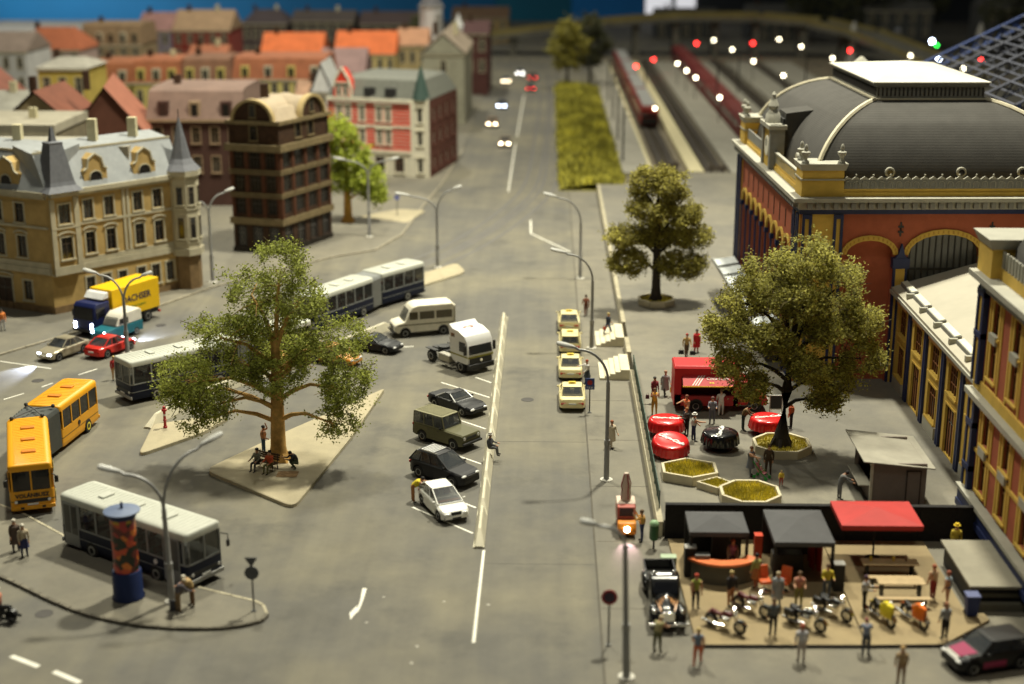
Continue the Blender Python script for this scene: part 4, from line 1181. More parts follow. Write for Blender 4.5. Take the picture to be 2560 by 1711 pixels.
street_lamp('double-arm street lamp in front of the corner turret house', (-29.2, 123.2), [(30, 2.2, 8.1), (200, 1.2, 7.4)], 6.0, z=.12)

t = thing('advertising_column', 'round advertising column with flower posters and blue cap', 'column', (-19.6, 62.1, .13))
BLU = M('column_blue', (.010, .022, .085), .5, var=.1)
MB().lathe([(.76, 0), (.76, .08), (.70, .18), (.68, 1.35), (.64, 1.4)], 28).build('base', BLU, t, smooth=True)
pm = bpy.data.materials.new('flower_poster'); pm.use_nodes = True; nt = pm.node_tree
tc = nt.nodes.new('ShaderNodeTexCoord'); vo = nt.nodes.new('ShaderNodeTexVoronoi'); vo.inputs['Scale'].default_value = 3.2
rp = nt.nodes.new('ShaderNodeValToRGB'); sx = nt.nodes.new('ShaderNodeSeparateXYZ'); rz_ = nt.nodes.new('ShaderNodeValToRGB'); mx = nt.nodes.new('ShaderNodeMix'); mx.data_type = 'RGBA'
sp = nt.nodes.new('ShaderNodeSeparateColor')
nt.links.new(tc.outputs['Object'], vo.inputs['Vector']); nt.links.new(vo.outputs['Color'], sp.inputs[0]); nt.links.new(sp.outputs[0], rp.inputs['Fac'])
cr = rp.color_ramp; cr.interpolation = 'CONSTANT'; cr.elements[0].color = (.02, .025, .012, 1); cr.elements[1].position = .28; cr.elements[1].color = (.62, .09, .03, 1)
for p_, c_ in ((.5, (.5, .05, .04)), (.66, (.70, .20, .03)), (.82, (.16, .03, .02))):
    e_ = cr.elements.new(p_); e_.color = (*c_, 1)
nt.links.new(tc.outputs['Object'], sx.inputs[0]); mr = nt.nodes.new('ShaderNodeMapRange'); mr.inputs['From Min'].default_value = 2.45; mr.inputs['From Max'].default_value = 2.6
nt.links.new(sx.outputs['Z'], mr.inputs['Value']); mm = nt.nodes.new('ShaderNodeMath'); mm.operation = 'MULTIPLY'; gt = nt.nodes.new('ShaderNodeMath'); gt.operation = 'GREATER_THAN'; gt.inputs[1].default_value = .35
nt.links.new(sp.outputs[1], gt.inputs[0]); nt.links.new(mr.outputs[0], mm.inputs[0]); nt.links.new(gt.outputs[0], mm.inputs[1])
nt.links.new(mm.outputs[0], mx.inputs['Factor']); nt.links.new(rp.outputs[0], mx.inputs[6]); mx.inputs[7].default_value = (.62, .42, .02, 1)
nt.links.new(mx.outputs[2], nt.nodes['Principled BSDF'].inputs['Base Color']); nt.nodes['Principled BSDF'].inputs['Roughness'].default_value = .45
MB().lathe([(.58, 0), (.58, 2.9)], 28).build('poster', pm, t, smooth=True, loc=(0, 0, 1.38))
MB().lathe([(.62, 0), (.66, .1), (.62, .28)], 28).build('cornice', BLU, t, smooth=True, loc=(0, 0, 4.05))
MB().lathe([(.60, 0), (.84, .02), (.84, .07), (.3, .16), (.06, .18)], 28).build('cap', M('column_cap', (.12, .16, .26), .5), t, smooth=True, loc=(0, 0, 4.33))
MB().lathe([(.07, 0), (.06, .3)], 10).build('finial', BLU, t, loc=(0, 0, 4.5))

def sign_post(label, loc, h, boards, z=.06, name='road_sign'):
    t = thing(name, label, 'sign', (loc[0], loc[1], z))
    MB().tube([(0, 0, 0), (0, 0, h)], .045, 8).build('post', M('sign_post', (.16, .16, .15), .5, .4), t)
    MB().lathe([(.14, 0), (.12, .05)], 10).build('foot', M('sign_post', None), t)
    for b in boards: b(t)
    return t
def disc(r, zc, mat, y=-.06, nm='disc'):
    def f(t):
        o = MB().wheel(0, 0, 0, r, .03, 24, [(r, -.015), (r, .015)]).build(nm, mat, t, loc=(0, y, zc)); return o
    return f
GB = M('sign_back', (.10, .105, .11), .6, .3); SR = M('sign_red', (.32, .015, .015), .4); SB = M('sign_blue', (.02, .05, .20), .4); SWH = M('sign_white', (.75, .75, .72), .5)
def tri_board(t):
    m = MB(); m.add([(-.3, -.07, 2.72), (.3, -.07, 2.72), (0, -.07, 2.22), (-.3, -.04, 2.72), (.3, -.04, 2.72), (0, -.04, 2.22)], [(0, 2, 1), (3, 4, 5), (0, 1, 4, 3), (1, 2, 5, 4), (2, 0, 3, 5)]); m.build('triangle', GB, t)
sign_post('grey backs of a round and triangular sign on bus island', (-13.4, 60.75), 2.7, [disc(.33, 1.95, GB), tri_board], z=.13)
def noent(t):
    disc(.36, 2.35, SR)(t); disc(.25, 2.35, M('sign_darkblue', (.03, .012, .03), .4), -.08, 'inner_disc')(t)
sign_post('dark red round no-stopping sign beside the kerb', (2.85, 58.0), 2.6, [noent])
def taxib(t):
    MB().box(-.30, -.08, 1.6, .30, -.04, 2.35).build('board', SB, t); disc(.17, 2.07, SR, -.09, 'red_ring')(t); lettering('TAXI', .2, SWH, t, (0, -.083, 1.72), (R(90), 0, 0))
sign_post('blue square taxi rank sign with a red ring', (2.85, 89.3), 2.3, [taxib])
def bl(t): disc(.3, 1.9, M('sign_pale_blue', (.16, .18, .42), .5))(t)
sign_post('small round blue sign on the pale triangular island', (-16.0, 153.2), 2.1, [bl], z=.15)
t = thing('hydrant_post', 'red and white banded post on the small triangular island', 'post', (-23.75, 85.3, .22))
HR = M('hydrant_red', (.40, .015, .02), .4)
MB().lathe([(.13, 0), (.13, .12), (.09, .14), (.085, .45), (.11, .47), (.11, .55), (.085, .57), (.085, .8)], 12).build('lower_post', HR, t, smooth=True); MB().lathe([(.087, .8), (.087, .92)], 12).build('white_band', SWH, t, smooth=True); MB().lathe([(.085, .92), (.085, 1.1), (.17, 1.12), (.17, 1.24), (.10, 1.26), (.09, 1.4), (.03, 1.44)], 12).build('head', HR, t, smooth=True)
t = thing('litter_bin', 'green litter bin with pale lid at the black wall corner', 'bin', (5.55, 68.3, .06))
MB().tube([(0, 0, 0), (0, 0, .6)], .05, 8).build('post', BLKP, t); MB().lathe([(.2, 0), (.24, .1), (.24, .8)], 14).build('bin', M('bin_green', (.02, .10, .03), .5), t, smooth=True, loc=(0, 0, .5)); MB().lathe([(.25, 0), (.25, .06), (.17, .2), (.02, .26)], 14).build('lid', M('bin_lid', (.30, .48, .26), .5), t, smooth=True, loc=(0, 0, 1.3))

# ---------------------------------------------------------------- trees
TWG = M('twig_brown', (.10, .08, .03), .85)
def tree(label, loc, clumps, trunk, leafm, barkm, leaves, size, fork, twig=.24, per=16, name='broadleaf_tree', group=None, lean=0.0, gap=-.16):
    t = thing(name, label, 'tree', loc, 0, group)
    r0, h = trunk
    m = MB()
    m.tube([(0, 0, -.05), (.0, 0, h * .12), (lean * .5, .05, h * .5), (lean, 0, h)], [r0 * 1.35, r0, r0 * .8, r0 * .5], 12)
    for k in range(6):   # root flare
        a = k * PI / 3 + .3
        m.tube([(math.cos(a) * r0 * 1.6, math.sin(a) * r0 * 1.6, -.06), (math.cos(a) * r0 * .8, math.sin(a) * r0 * .8, r0 * .9)], [r0 * .25, r0 * .5], 6)
    ends = []
    for (x, y, z, rx, ry, rz) in clumps:
        f = fork + (h - fork) * max(0, min(1, (z - fork) / (h * 1.3 - fork))) * .9
        b = Vector((lean * f / h, 0, f)); e = Vector((x, y, z - rz * .2))
        mid = b.lerp(e, .5) + Vector((0, 0, .12 * (e - b).length))
        rad = r0 * (.26 + .07 * max(rx, rz))
        m.tube([tuple(b - Vector((0, 0, .3))), tuple(b.lerp(mid, .5)), tuple(mid), tuple(e)], [rad, rad * .85, rad * .6, rad * .25], 7)
        for k in range(7):
            d = Vector((rnd.gauss(0, 1) * rx, rnd.gauss(0, 1) * ry, rnd.gauss(.1, .8) * rz)) * .55
            s = mid.lerp(e, rnd.uniform(.3, 1)); p = s + d
            m.tube([tuple(s), tuple(s.lerp(p, .5) + Vector((0, 0, .1))), tuple(p)], [rad * .22, rad * .15, rad * .06], 5)
    m.build('trunk', barkm, t, smooth=True)
    vol = [c[3] * c[4] + c[3] * c[5] + c[4] * c[5] for c in clumps]
    tv = sum(vol)
    mv, mf = [], []
    tw = MB()
    for c, v in zip(clumps, vol):
        n = int(leaves * v / tv / per)
        for k in range(n):
            while True:
                u = Vector((rnd.uniform(-1, 1), rnd.uniform(-1, 1), rnd.uniform(-1, 1)))
                if .12 < u.length < 1: break
            u = u.normalized() * (u.length ** .55)
            u *= 1 + .28 * noise.noise((u.x * 2.2 + c[0] * 3, u.y * 2.2 + c[1], u.z * 2.2 + c[2]))
            if k % 9 == 0: u *= rnd.uniform(1.05, 1.35)
            P = Vector((c[0] + u.x * c[3], c[1] + u.y * c[4], c[2] + u.z * c[5]))
            if noise.noise((P.x * .9 + loc[0], P.y * .9, P.z * .9)) < gap: continue
            if k % 4 == 0:
                dd = Vector((rnd.gauss(0, .3), rnd.gauss(0, .3), rnd.gauss(-.05, .25)))
                tw.tube([tuple(P - dd), tuple(P + dd * .6)], [.025, .012], 4)
            ax = Vector((rnd.gauss(0, 1), rnd.gauss(0, 1), rnd.gauss(0, .8))).normalized()
            for q in range(per):
                p = P + ax * rnd.gauss(0, twig) + Vector((rnd.gauss(0, 1), rnd.gauss(0, 1), rnd.gauss(0, 1))) * twig * .42
                a = Vector((rnd.gauss(0, 1), rnd.gauss(0, 1), rnd.gauss(0, .7))).normalized(); b = a.orthogonal().normalized()
                s1 = size * rnd.uniform(.6, 1.3); s2 = s1 * .55
                o = len(mv)
                mv += [tuple(p - a * s1), tuple(p + b * s2), tuple(p + a * s1), tuple(p - b * s2)]
                mf.append((o, o + 1, o + 2, o + 3))
    me = bpy.data.meshes.new('crown'); me.from_pydata(mv, [], mf); me.materials.append(leafm)
    o = bpy.data.objects.new('crown', me); COL.objects.link(o); o.parent = t
    tw.build('twigs', TWG, t)['kind'] = 'stuff'
    return t
LF1 = leaf('leaf_fresh', (.32, .355, .06), .6)
LF2 = leaf('leaf_olive', (.34, .32, .06), .65)
LF3 = leaf('leaf_dark', (.30, .27, .045), .6)
LF4 = leaf('leaf_light', (.36, .42, .045), .45)
LF5 = leaf('leaf_dark_olive', (.07, .075, .03), .45)  # dark olive foliage of the far trees
BK1 = M('bark_orange', (.55, .33, .10), .8, var=.45, scale=2.2, bump=.5)
BK2 = M('bark_dark', (.030, .024, .018), .85, var=.3, scale=3, bump=.5)
tree('large green tree with orange trunk on the diamond island', (-15.65, 79.9, .22),
     [(.6, 0, 11.7, 1.5, 1.4, 1.4), (-1.2, .3, 10.2, 1.6, 1.5, 1.2), (1.7, -.3, 9.9, 1.5, 1.4, 1.2), (-.3, .6, 8.3, 1.9, 1.8, 1.2), (-3.1, 0, 7.7, 1.7, 1.7, 1.1), (3.6, 0, 7.3, 1.8, 1.7, 1.3), (-5.0, -.3, 5.1, 1.7, 1.7, 1.3), (-3.4, -1.2, 4.0, 1.6, 1.5, 1.1), (4.1, -.3, 4.8, 1.5, 1.6, 1.3), (3.5, -1.0, 2.8, 1.3, 1.2, .9), (.3, -.8, 5.4, 1.6, 1.5, 1.0), (.2, 2.4, 6.2, 1.7, 1.3, 1.2), (-4.7, -.8, 2.7, 1.0, 1.0, .7), (-1.6, -.9, 6.3, 1.3, 1.2, .9), (1.8, .6, 6.2, 1.2, 1.2, .9), (-6.0, .2, 4.0, .9, .9, .8)],
     (.46, 7.5), LF1, BK1, 100000, .08, 2.6, per=13, twig=.26, lean=.1, gap=-.01)
tree('broad olive tree with dark trunk in an octagonal planter', (13.85, 80.7, 1.2),
     [(.9, 0, 11.2, 1.5, 1.6, 1.1), (-1.0, .4, 10.3, 1.5, 1.5, 1.1), (-2.6, .2, 8.8, 1.3, 1.5, 1.1), (2.9, .2, 9.8, 1.3, 1.5, 1.1), (.6, -1.2, 9.0, 1.6, 1.4, 1.1), (-3.6, 0, 6.9, 1.1, 1.4, 1.1), (-3.1, -.6, 5.2, 1.2, 1.3, .9), (4.1, .3, 7.6, 1.2, 1.5, 1.1), (4.2, -.5, 5.6, 1.2, 1.3, 1.0), (1.6, 1.7, 7.2, 1.7, 1.4, 1.2), (-1.2, -1.4, 6.9, 1.3, 1.2, .9), (-2.2, -.8, 3.9, 1.2, 1.2, .8), (2.7, -.9, 4.1, 1.4, 1.3, .9), (.6, -1.6, 5.4, 1.3, 1.2, .9), (2.4, .2, 2.5, .9, 1.0, .7), (2.2, -1.2, 7.2, 1.3, 1.2, .9), (-.6, 1.8, 8.8, 1.6, 1.4, 1.2)],
     (.40, 6.5), LF2, BK2, 125000, .085, 2.6, per=13, twig=.26, lean=.3, gap=-.05)
tree('dark layered tree in the planter beyond the upper steps', (8.85, 114.2, 1.15),
     [(-1.3, 0, 9.4, 1.0, 1.2, 1.4), (.9, 0, 9.2, 1.5, 1.4, 1.3), (-.6, -.3, 7.4, 1.8, 1.6, 1.0), (1.8, 0, 7.0, 1.7, 1.6, 1.0), (-2.6, 0, 5.2, 1.6, 1.6, .8), (2.7, .2, 5.2, 1.6, 1.6, 1.0), (-2.3, -.3, 3.2, 1.6, 1.5, 1.0), (1.9, -.3, 3.0, 2.0, 1.6, 1.0), (0, .8, 5.2, 1.6, 1.4, 1.0), (0, 0, 10.4, .7, .7, .6)],
     (.36, 8.2), LF3, BK2, 52000, .10, 1.5, per=14, twig=.24)
tree('light green tree growing between brick tower and red house', (-20.8, 149.5, .1),
     [(-.5, 0, 9.2, 1.8, 1.6, 1.8), (.4, 0, 6.8, 2.0, 1.8, 1.6), (2.1, -.2, 4.6, 1.8, 1.6, 1.5), (-.6, .4, 4.5, 1.8, 1.6, 1.4), (3.0, 0, 3.0, 1.2, 1.2, .9)], (.45, 6), LF4, M('bark_tan', (.48, .26, .05), .8, var=.3), 16000, .16, 2.0, per=12, twig=.3)
for lb, x, y, s, mt in (('pale dry tree at the far end of the verge', 3.6, 270, 1.0, LF3), ('dark tree beside the railway at the viaduct', 7.9, 276, 1.05, LF5), ('dark tree behind the orange-roofed houses', -26, 300, .9, LF5)):
    tree(lb, (x, y, .1), [(a * s, b * s, c * s, d * s, e * s, f * s) for a, b, c, d, e, f in ((0, 0, 10.5, 2.0, 2, 2.2), (-1.8, 0, 7.6, 2.0, 1.8, 1.8), (1.8, 0, 7.8, 2.0, 1.8, 1.8), (0, 0, 5.0, 2.4, 2, 1.4))], (.3, 6), mt, BK2, 7000, .24, 2.5, per=10, twig=.4)
for k, (x, y, s) in enumerate(((74, 352, 1.6), (88, 356, 1.7), (102, 330, 1.6), (112, 322, 1.8), (66, 372, 1.5), (122, 345, 1.8))):
    tree(('dark tree behind the station dome', 'dark rounded tree left of the blue roof girder', 'dark tree behind the blue roof girder', 'tall dark tree above the blue girders', 'dark tree near the viaduct ramp', 'dark tree beyond the viaduct ramp')[k], (x, y, .05), [(a * s, b * s, c * s, d * s, e * s, f * s) for a, b, c, d, e, f in ((0, 0, 9.5, 2.4, 2, 2.2), (-2.2, 0, 6.6, 2.2, 1.8, 1.8), (2.2, 0, 6.8, 2.2, 1.8, 1.8), (0, 0, 4.0, 2.6, 2, 1.4))], (.3, 6), LF5, BK2, 4500, .32, 2.5, per=9, twig=.5, group='dark trees behind the station')

# ---------------------------------------------------------------- planters
GRS = M('planter_grass', (.60, .52, .08), .9, var=.45, scale=.9, island=.5)
SOIL = M('planter_soil', (.34, .28, .07), .95, var=.4, scale=1.5)
PLC = M('planter_concrete', (.60, .54, .38), .8, var=.12, scale=.8, bump=.2)
def planter(label, pts, h, z=.8, grass=500, gh=.22):
    c = Vector((sum(p[0] for p in pts) / len(pts), sum(p[1] for p in pts) / len(pts)))
    t = thing('planter', label, 'planter', (c.x, c.y, z))
    q = [Vector(p) - c for p in pts]
    n = len(q)
    for i in range(n):
        a, b = q[i], q[(i + 1) % n]
        ai, bi = a * (1 - .17 / a.length), b * (1 - .17 / b.length)
        u = (b - a).normalized() * .012
        MB().prism([tuple(a + u), tuple(b - u), tuple(bi - u), tuple(ai + u)], 0, h).build('side_slab', PLC, t, bevel=.015)
    ins = [tuple(p * (1 - .175 / p.length)) for p in q]
    MB().prism(ins, .02, h * .62).build('soil', SOIL, t)
    def f():
        while True:
            i = rnd.randrange(n); s, r = rnd.random(), rnd.random()
            if s + r < 1:
                a, b = Vector(ins[i]), Vector(ins[(i + 1) % n]); p = (a * s + b * r) * .96
                return p.x, p.y, h * .62
    tufts(f, grass * 3, gh, 'grass', GRS, parent=t, w=.03)
    return t
def ngon(cx, cy, r, n, a0=0):
    return [(cx + r * math.cos(R(a0) + 2 * PI * k / n), cy + r * math.sin(R(a0) + 2 * PI * k / n)) for k in range(n)]
planter('cream hexagonal planter of dry grass beside the railing', [(6.55, 75.6), (8.1, 74.85), (9.6, 75.6), (9.6, 77.2), (8.05, 77.95), (6.55, 77.1)], .55, grass=700)
planter('small low grass planter linking two larger ones', [(8.3, 74.62), (9.38, 73.66), (10.25, 74.62), (9.5, 75.42)], .42, grass=300)
planter('cream octagonal planter of dry grass behind the black wall', ngon(11.02, 73.05, 1.72, 8, 22.5), .55, grass=800)
planter('octagonal planter around the broad olive tree', ngon(13.9, 80.75, 1.78, 8, 22.5), .5, grass=500, gh=.14)
planter('grey octagonal planter around the dark layered tree', ngon(8.9, 114.2, 1.55, 8, 22.5), .5, grass=250, gh=.14)

# ---------------------------------------------------------------- giant bottle-cap tables
def cap_table(label, x, y, mat, ang, tilt=(0, 0), r=1.14, txt='Coca-Cola'):
    t = thing('bottle_cap_table', label, 'table', (x, y, .8), 0, 'giant bottle cap tables')
    MB().lathe([(.75, 0), (.75, .05), (.5, .08), (.5, .5)], 20).build('pedestal', BLKP, t)
    nf = 21; n = nf * 6
    rings = []
    for rr, z, am in ((r * 1.0, .40, .030), (r * .995, .46, .030), (r * .97, .66, .024), (r * .94, .86, .010), (r * .915, .96, .002), (r * .87, 1.03, 0), (r * .80, 1.055, 0), (r * .4, 1.07, 0), (.03, 1.075, 0)):
        rings.append([((rr + am * math.cos(nf * a)) * math.cos(a), (rr + am * math.cos(nf * a)) * math.sin(a), z) for a in [2 * PI * k / n for k in range(n)]])
    cp = MB().loft(rings).build('cap', mat, t, smooth=True, angle=60)
    cp.rotation_euler = (R(tilt[0]), R(tilt[1]), 0)
    lettering(txt, .40, M('cap_white', (.85, .84, .80), .4), cp, (0, 0, 1.075), (0, 0, R(ang)), .35, .02, bold=.02)
    MB().tube([(math.cos(a) * r * .80, math.sin(a) * r * .80, 1.02) for a in [2 * PI * k / 36 for k in range(37)]], .008, 4).build('rim_line', mat, cp)
    return t
CAPR = M('cap_red', (.66, .016, .016), .25, var=.05, coat=.3); CAPK = M('cap_black', (.012, .012, .013), .18, coat=.5)
cap_table('giant red bottle cap table beside the catering truck and railing', 7.3, 83.2, CAPR, -4, (0, 0))
cap_table('giant red bottle cap table nearest the hexagonal planter', 7.25, 79.75, CAPR, -38, (11, 2))
cap_table('giant black bottle cap table between two red ones', 10.3, 80.95, CAPK, 76)
cap_table('giant red bottle cap table behind the olive tree trunk', 13.45, 83.6, CAPR, 14)
t = thing('menu_board', 'white-framed black menu board beside the catering truck', 'board', (14.5, 87.2, .8))
MB().box(-.42, -.03, .3, .42, .03, 1.25).build('frame', SWH, t); MB().box(-.36, -.04, .36, .36, .038, 1.2).build('slate', BLKP, t)
for s in (-1, 1): MB().box(s * .38 - .03, -.25, 0, s * .38 + .03, .25, .05).build('foot', SWH, t); MB().box(s * .38 - .025, -.02, .05, s * .38 + .025, .02, .3).build('leg', SWH, t)

# ---------------------------------------------------------------- kiosk shed on the plaza
t = thing('kiosk_shed', 'brownish grey shed with slanting flat roof on the plaza', 'shed', (18.8, 74.8, .8))
WL = M('shed_wall', (.20, .165, .145), .8, var=.08); RFM = M('shed_roof', (.33, .31, .25), .85, var=.15, scale=.8); WHE = M('shed_corner', (.55, .52, .42), .7)
m = MB(); m.box(-1.45, -2.15, 0, 1.45, -2.05, 2.3); m.box(1.35, -2.05, 0, 1.45, 2.1, 2.15); m.box(-1.45, 2.0, 0, 1.35, 2.1, 2.3); m.box(-1.45, -2.05, 0, -1.35, 2.0, .95); m.box(-1.45, -2.05, 2.0, -1.35, 2.0, 2.3); m.box(-1.45, 1.2, .95, -1.35, 2.0, 2.0); m.box(-1.35, -2.05, 0, 1.35, 2.0, .05)
m.build('wall', WL, t)
MB().hexa([(-1.95, -2.35, 2.42), (1.85, -2.35, 2.05), (1.85, 2.7, 2.05), (-1.95, 2.7, 2.42)], [(-1.95, -2.35, 2.48), (1.85, -2.35, 2.11), (1.85, 2.7, 2.11), (-1.95, 2.7, 2.48)]).build('roof', RFM, t)
MB().box(-1.52, -2.22, 0, -1.38, -2.08, 2.38).build('corner_post', WHE, t); MB().box(-2.05, -1.9, .92, -1.4, 1.2, .98).build('serving_shelf', RFM, t)
d = MB().box(.45, -2.19, .02, 1.1, -2.14, 1.85).build('door', WL, t)
for a in ((.38, -2.2, .02, .45, -2.13, 1.92), (1.1, -2.2, .02, 1.17, -2.13, 1.92), (.38, -2.2, 1.86, 1.17, -2.13, 1.93)): MB().box(*a).build('door_frame', M('door_frame_dark', (.05, .04, .035), .8), d)

# ---------------------------------------------------------------- motorcycle show area
Z = .06
t = thing('show_platform', 'tan wooden platform with dark front edge under the motorcycle show', 'platform', (13, 63, Z))
pp = [(6.75, 57.9), (14.15, 58.05), (14.2, 69.2), (6.35, 69.2)]; p2 = [(14.24, 58.05), (17.6, 58.2), (20.3, 60.6), (20.2, 61.2), (19.4, 61.2), (19.4, 69.2), (14.24, 69.2)]
WD = ground_mat('show_floor', (.29, .225, .125), (.35, .275, .155), stripe=False)
for p in (pp, p2): MB().prism([(x - 13, y - 63) for x, y in p], 0.01, .14).build('deck', WD, t)
MB().prism([(-6.3, -5.16), (1.15, -5.0), (4.65, -4.85), (4.65, -4.81), (1.15, -4.955), (-6.3, -5.11)], .005, .135).build('front_edge', M('edge_dark', (.03, .025, .02), .8), t)
t = thing('black_wall', 'long black panel wall closing the back of the show area', 'wall', (6.2, 69.5, Z))
BW = M('wall_black', (.011, .010, .010), .85, var=.4, scale=5, bump=.3)
for k in range(9):
    MB().box(1.86 * k, 0, 0, 1.86 * k + 1.84, .22, 1.85).build('panel', BW, t, bevel=.01)
    MB().box(1.86 * k, -.03, 1.852, 1.86 * k + 1.85, .28, 1.92).build('cap_rail', BW, t)
def pavilion(label, x0, x1, y0, y1, zt, mat, frame, peak=.38):
    t = thing('pavilion', label, 'pavilion', ((x0 + x1) / 2, (y0 + y1) / 2, .2), 0, 'black pavilions')
    a, b = (x1 - x0) / 2, (y1 - y0) / 2
    m = MB()
    ring = [(-a, -b, zt), (a, -b, zt), (a, b, zt), (-a, b, zt)]
    low = [(x, y, zt - .24) for x, y, z in ring]
    m.add(low + ring + [(0, 0, zt + peak)], [(0, 1, 5, 4), (1, 2, 6, 5), (2, 3, 7, 6), (3, 0, 4, 7), (4, 5, 8), (5, 6, 8), (6, 7, 8), (7, 4, 8)])
    m.build('canopy', mat, t)
    for x in (-a + .07, a - .07):
        for y in (-b + .07, b - .07): MB().box(x - .07, y - .07, 0, x + .07, y + .07, zt - .2).build('post', frame, t)
    return t
CAN = M('canopy_charcoal', (.075, .075, .078), .8, var=.12, scale=1); FRK = M('frame_black', (.012, .012, .012), .6)
t1 = pavilion('black pavilion with orange-topped curved bar in front', 7.0, 9.85, 64.95, 67.5, 2.25, CAN, FRK)
MB().box(-1.3, 1.0, 0, 1.3, 1.15, 2.0).build('back_wall', FRK, t1)
t2 = pavilion('larger black pavilion hung with red drapes', 10.9, 13.75, 63.75, 67.7, 2.3, CAN, FRK)
MB().box(-1.3, 1.75, 0, 1.3, 1.9, 2.1).build('back_wall', FRK, t2); RD = M('drape_red', (.30, .02, .012), .7)
for x, y in ((1.05, -.2), (.75, .2)):
    m = MB(); m.loft([[(x + .1 * math.sin(k), y - .6 + k * .12, z) for k in range(11)] for z in (.1, 2.0)], False, False, False); m.build('drape', RD, t2)
MB().box(-1.2, -.3, 0, .3, .4, .9).build('counter', M('counter_dark', (.035, .033, .03), .5), t2, bevel=.03); MB().box(-.2, 1.6, 1.5, .35, 1.72, 1.8).build('lit_sign', M('lit_cream', (.9, .8, .5), .5, emit=.6), t2)
t = thing('bar_counter', 'curved dark bar counter with orange top', 'bar', (8.6, 65.7, .2))
CD = M('bar_front', (.10, .095, .075), .6, var=.1)
m = MB(); m.loft([[(r * math.cos(a), r * math.sin(a), z) for r, z in ((1.95, 0), (1.95, 1.0), (1.5, 1.0), (1.5, 0))] for a in [R(-142 + 106 * k / 18) for k in range(19)]]); m.build('front', CD, t, smooth=True)
m = MB(); m.loft([[(r * math.cos(a), r * math.sin(a), z) for r, z in ((2.06, 1.0), (2.06, 1.12), (1.45, 1.12), (1.45, 1.0))] for a in [R(-145 + 112 * k / 18) for k in range(19)]]); m.build('counter_top', M('bar_top', (.70, .18, .055), .4), t, smooth=True)
MB().box(-1.35, -1.35, 1.125, -.65, -.95, 1.3).build('till', M('till_grey', (.16, .16, .15), .5), t)
def block(name, label, cat, loc, sx, sy, sz, mat, top=None, bevel=.03, tm=None):
    t = thing(name, label, cat, loc)
    MB().box(-sx / 2, -sy / 2, 0, sx / 2, sy / 2, sz).build('body', mat, t, bevel=bevel)
    if top: MB().box(-sx / 2 - .01, -sy / 2 - .01, sz, sx / 2 + .01, sy / 2 + .01, sz + top).build('top', tm or mat, t, bevel=.01)
    return t
block('loudspeaker', 'tall black loudspeaker box left of the bar counter', 'speaker', (7.05, 64.9, .2), .55, .5, 1.5, FRK, .05, tm=M('speaker_top', (.32, .31, .28), .6))
block('loudspeaker', 'tall black loudspeaker box at the red-draped pavilion', 'speaker', (13.95, 63.5, .2), .5, .5, 1.35, FRK, .05, tm=M('speaker_top', None))
block('display_fridge', 'red display fridge under the bar pavilion', 'fridge', (8.75, 66.85, .2), .9, .4, 1.75, M('fridge_dark', (.06, .045, .04), .5), .04)
block('red_box', 'red promotional box on the display fridge', 'box', (8.85, 66.82, 2.0), .7, .36, .36, M('box_red', (.42, .02, .015), .5))
block('vending_machine', 'tall red vending machine between the two black pavilions', 'machine', (10.5, 66.2, .2), .38, .45, 1.6, M('vend_red', (.55, .05, .015), .4), .03)
block('cool_box', 'pale green cool box standing behind the flame pickup', 'box', (6.05, 65.35, .06), .75, .45, .75, M('coolbox_dark', (.03, .03, .03), .6), .2, tm=M('coolbox_green', (.36, .46, .30), .5))
def chair(label, x, y, deg):
    t = thing('lounge_chair', label, 'chair', (x, y, .2), R(deg), 'orange chairs'); OR = M('chair_orange', (.72, .13, .03), .4)
    MB().box(-.3, -.3, .42, .3, .3, .58).build('seat', OR, t, bevel=.06); MB().hexa([(.2, -.28, .5), (.32, -.28, .5), (.32, .28, .5), (.2, .28, .5)], [(.34, -.26, 1.15), (.44, -.26, 1.15), (.44, .26, 1.15), (.34, .26, 1.15)]).build('backrest', OR, t, bevel=.05)
    MB().lathe([(.26, 0), (.24, .03), (.04, .06), (.04, .42)], 12).build('pedestal', CHROME, t, smooth=True)
chair('orange shell chair close to the bar counter end', 10.45, 63.35, 100); chair('orange shell chair in front of the red-draped pavilion', 11.35, 63.3, 60)
t = thing('parasol', 'large square red parasol over the beer tables', 'parasol', (16.35, 67.0, .2))
RP = M('parasol_red', (.46, .035, .03), .7, var=.1, scale=1)
m = MB(); a, b, zt = 1.97, 1.55, 2.45; ring = [(-a, -b, zt), (a, -b, zt), (a, b, zt), (-a, b, zt)]
m.add([(x * .99, y * .99, zt - .26) for x, y, z in ring] + ring + [(0, 0, zt + .35)], [(0, 1, 5, 4), (1, 2, 6, 5), (2, 3, 7, 6), (3, 0, 4, 7), (4, 5, 8), (5, 6, 8), (6, 7, 8), (7, 4, 8)]); m.build('canopy', RP, t)
MB().tube([(0, 0, .05), (0, 0, zt + .3)], .05, 8).build('pole', FRK, t); MB().lathe([(.4, 0), (.38, .08), (.08, .1)], 14).build('foot', FRK, t)
for k in range(4): MB().tube([(0, 0, zt + .28), (ring[k][0] * .97, ring[k][1] * .97, zt - .02)], .02, 5).build('rib', FRK, t)
TW = M('beer_wood', (.46, .34, .18), .7, var=.15)
def plank_table(label, x, y, L, w, h, cat, name, grp):
    t = thing(name, label, cat, (x, y, .2), 0, grp)
    n = 3 if w > .5 else 2
    for k in range(n): MB().box(-L / 2, -w / 2 + w * k / n + .005, h - .04, L / 2, -w / 2 + w * (k + 1) / n - .005, h).build('plank', TW, t)
    for s in (-1, 1): MB().box(s * L * .4 - .03, -w * .4, 0, s * L * .4 + .03, w * .4, h - .04).build('leg_frame', FRK, t)
plank_table('long plank table in the shade of the red parasol', 16.7, 65.0, 2.7, .75, .78, 'table', 'beer_table', 'beer tables')
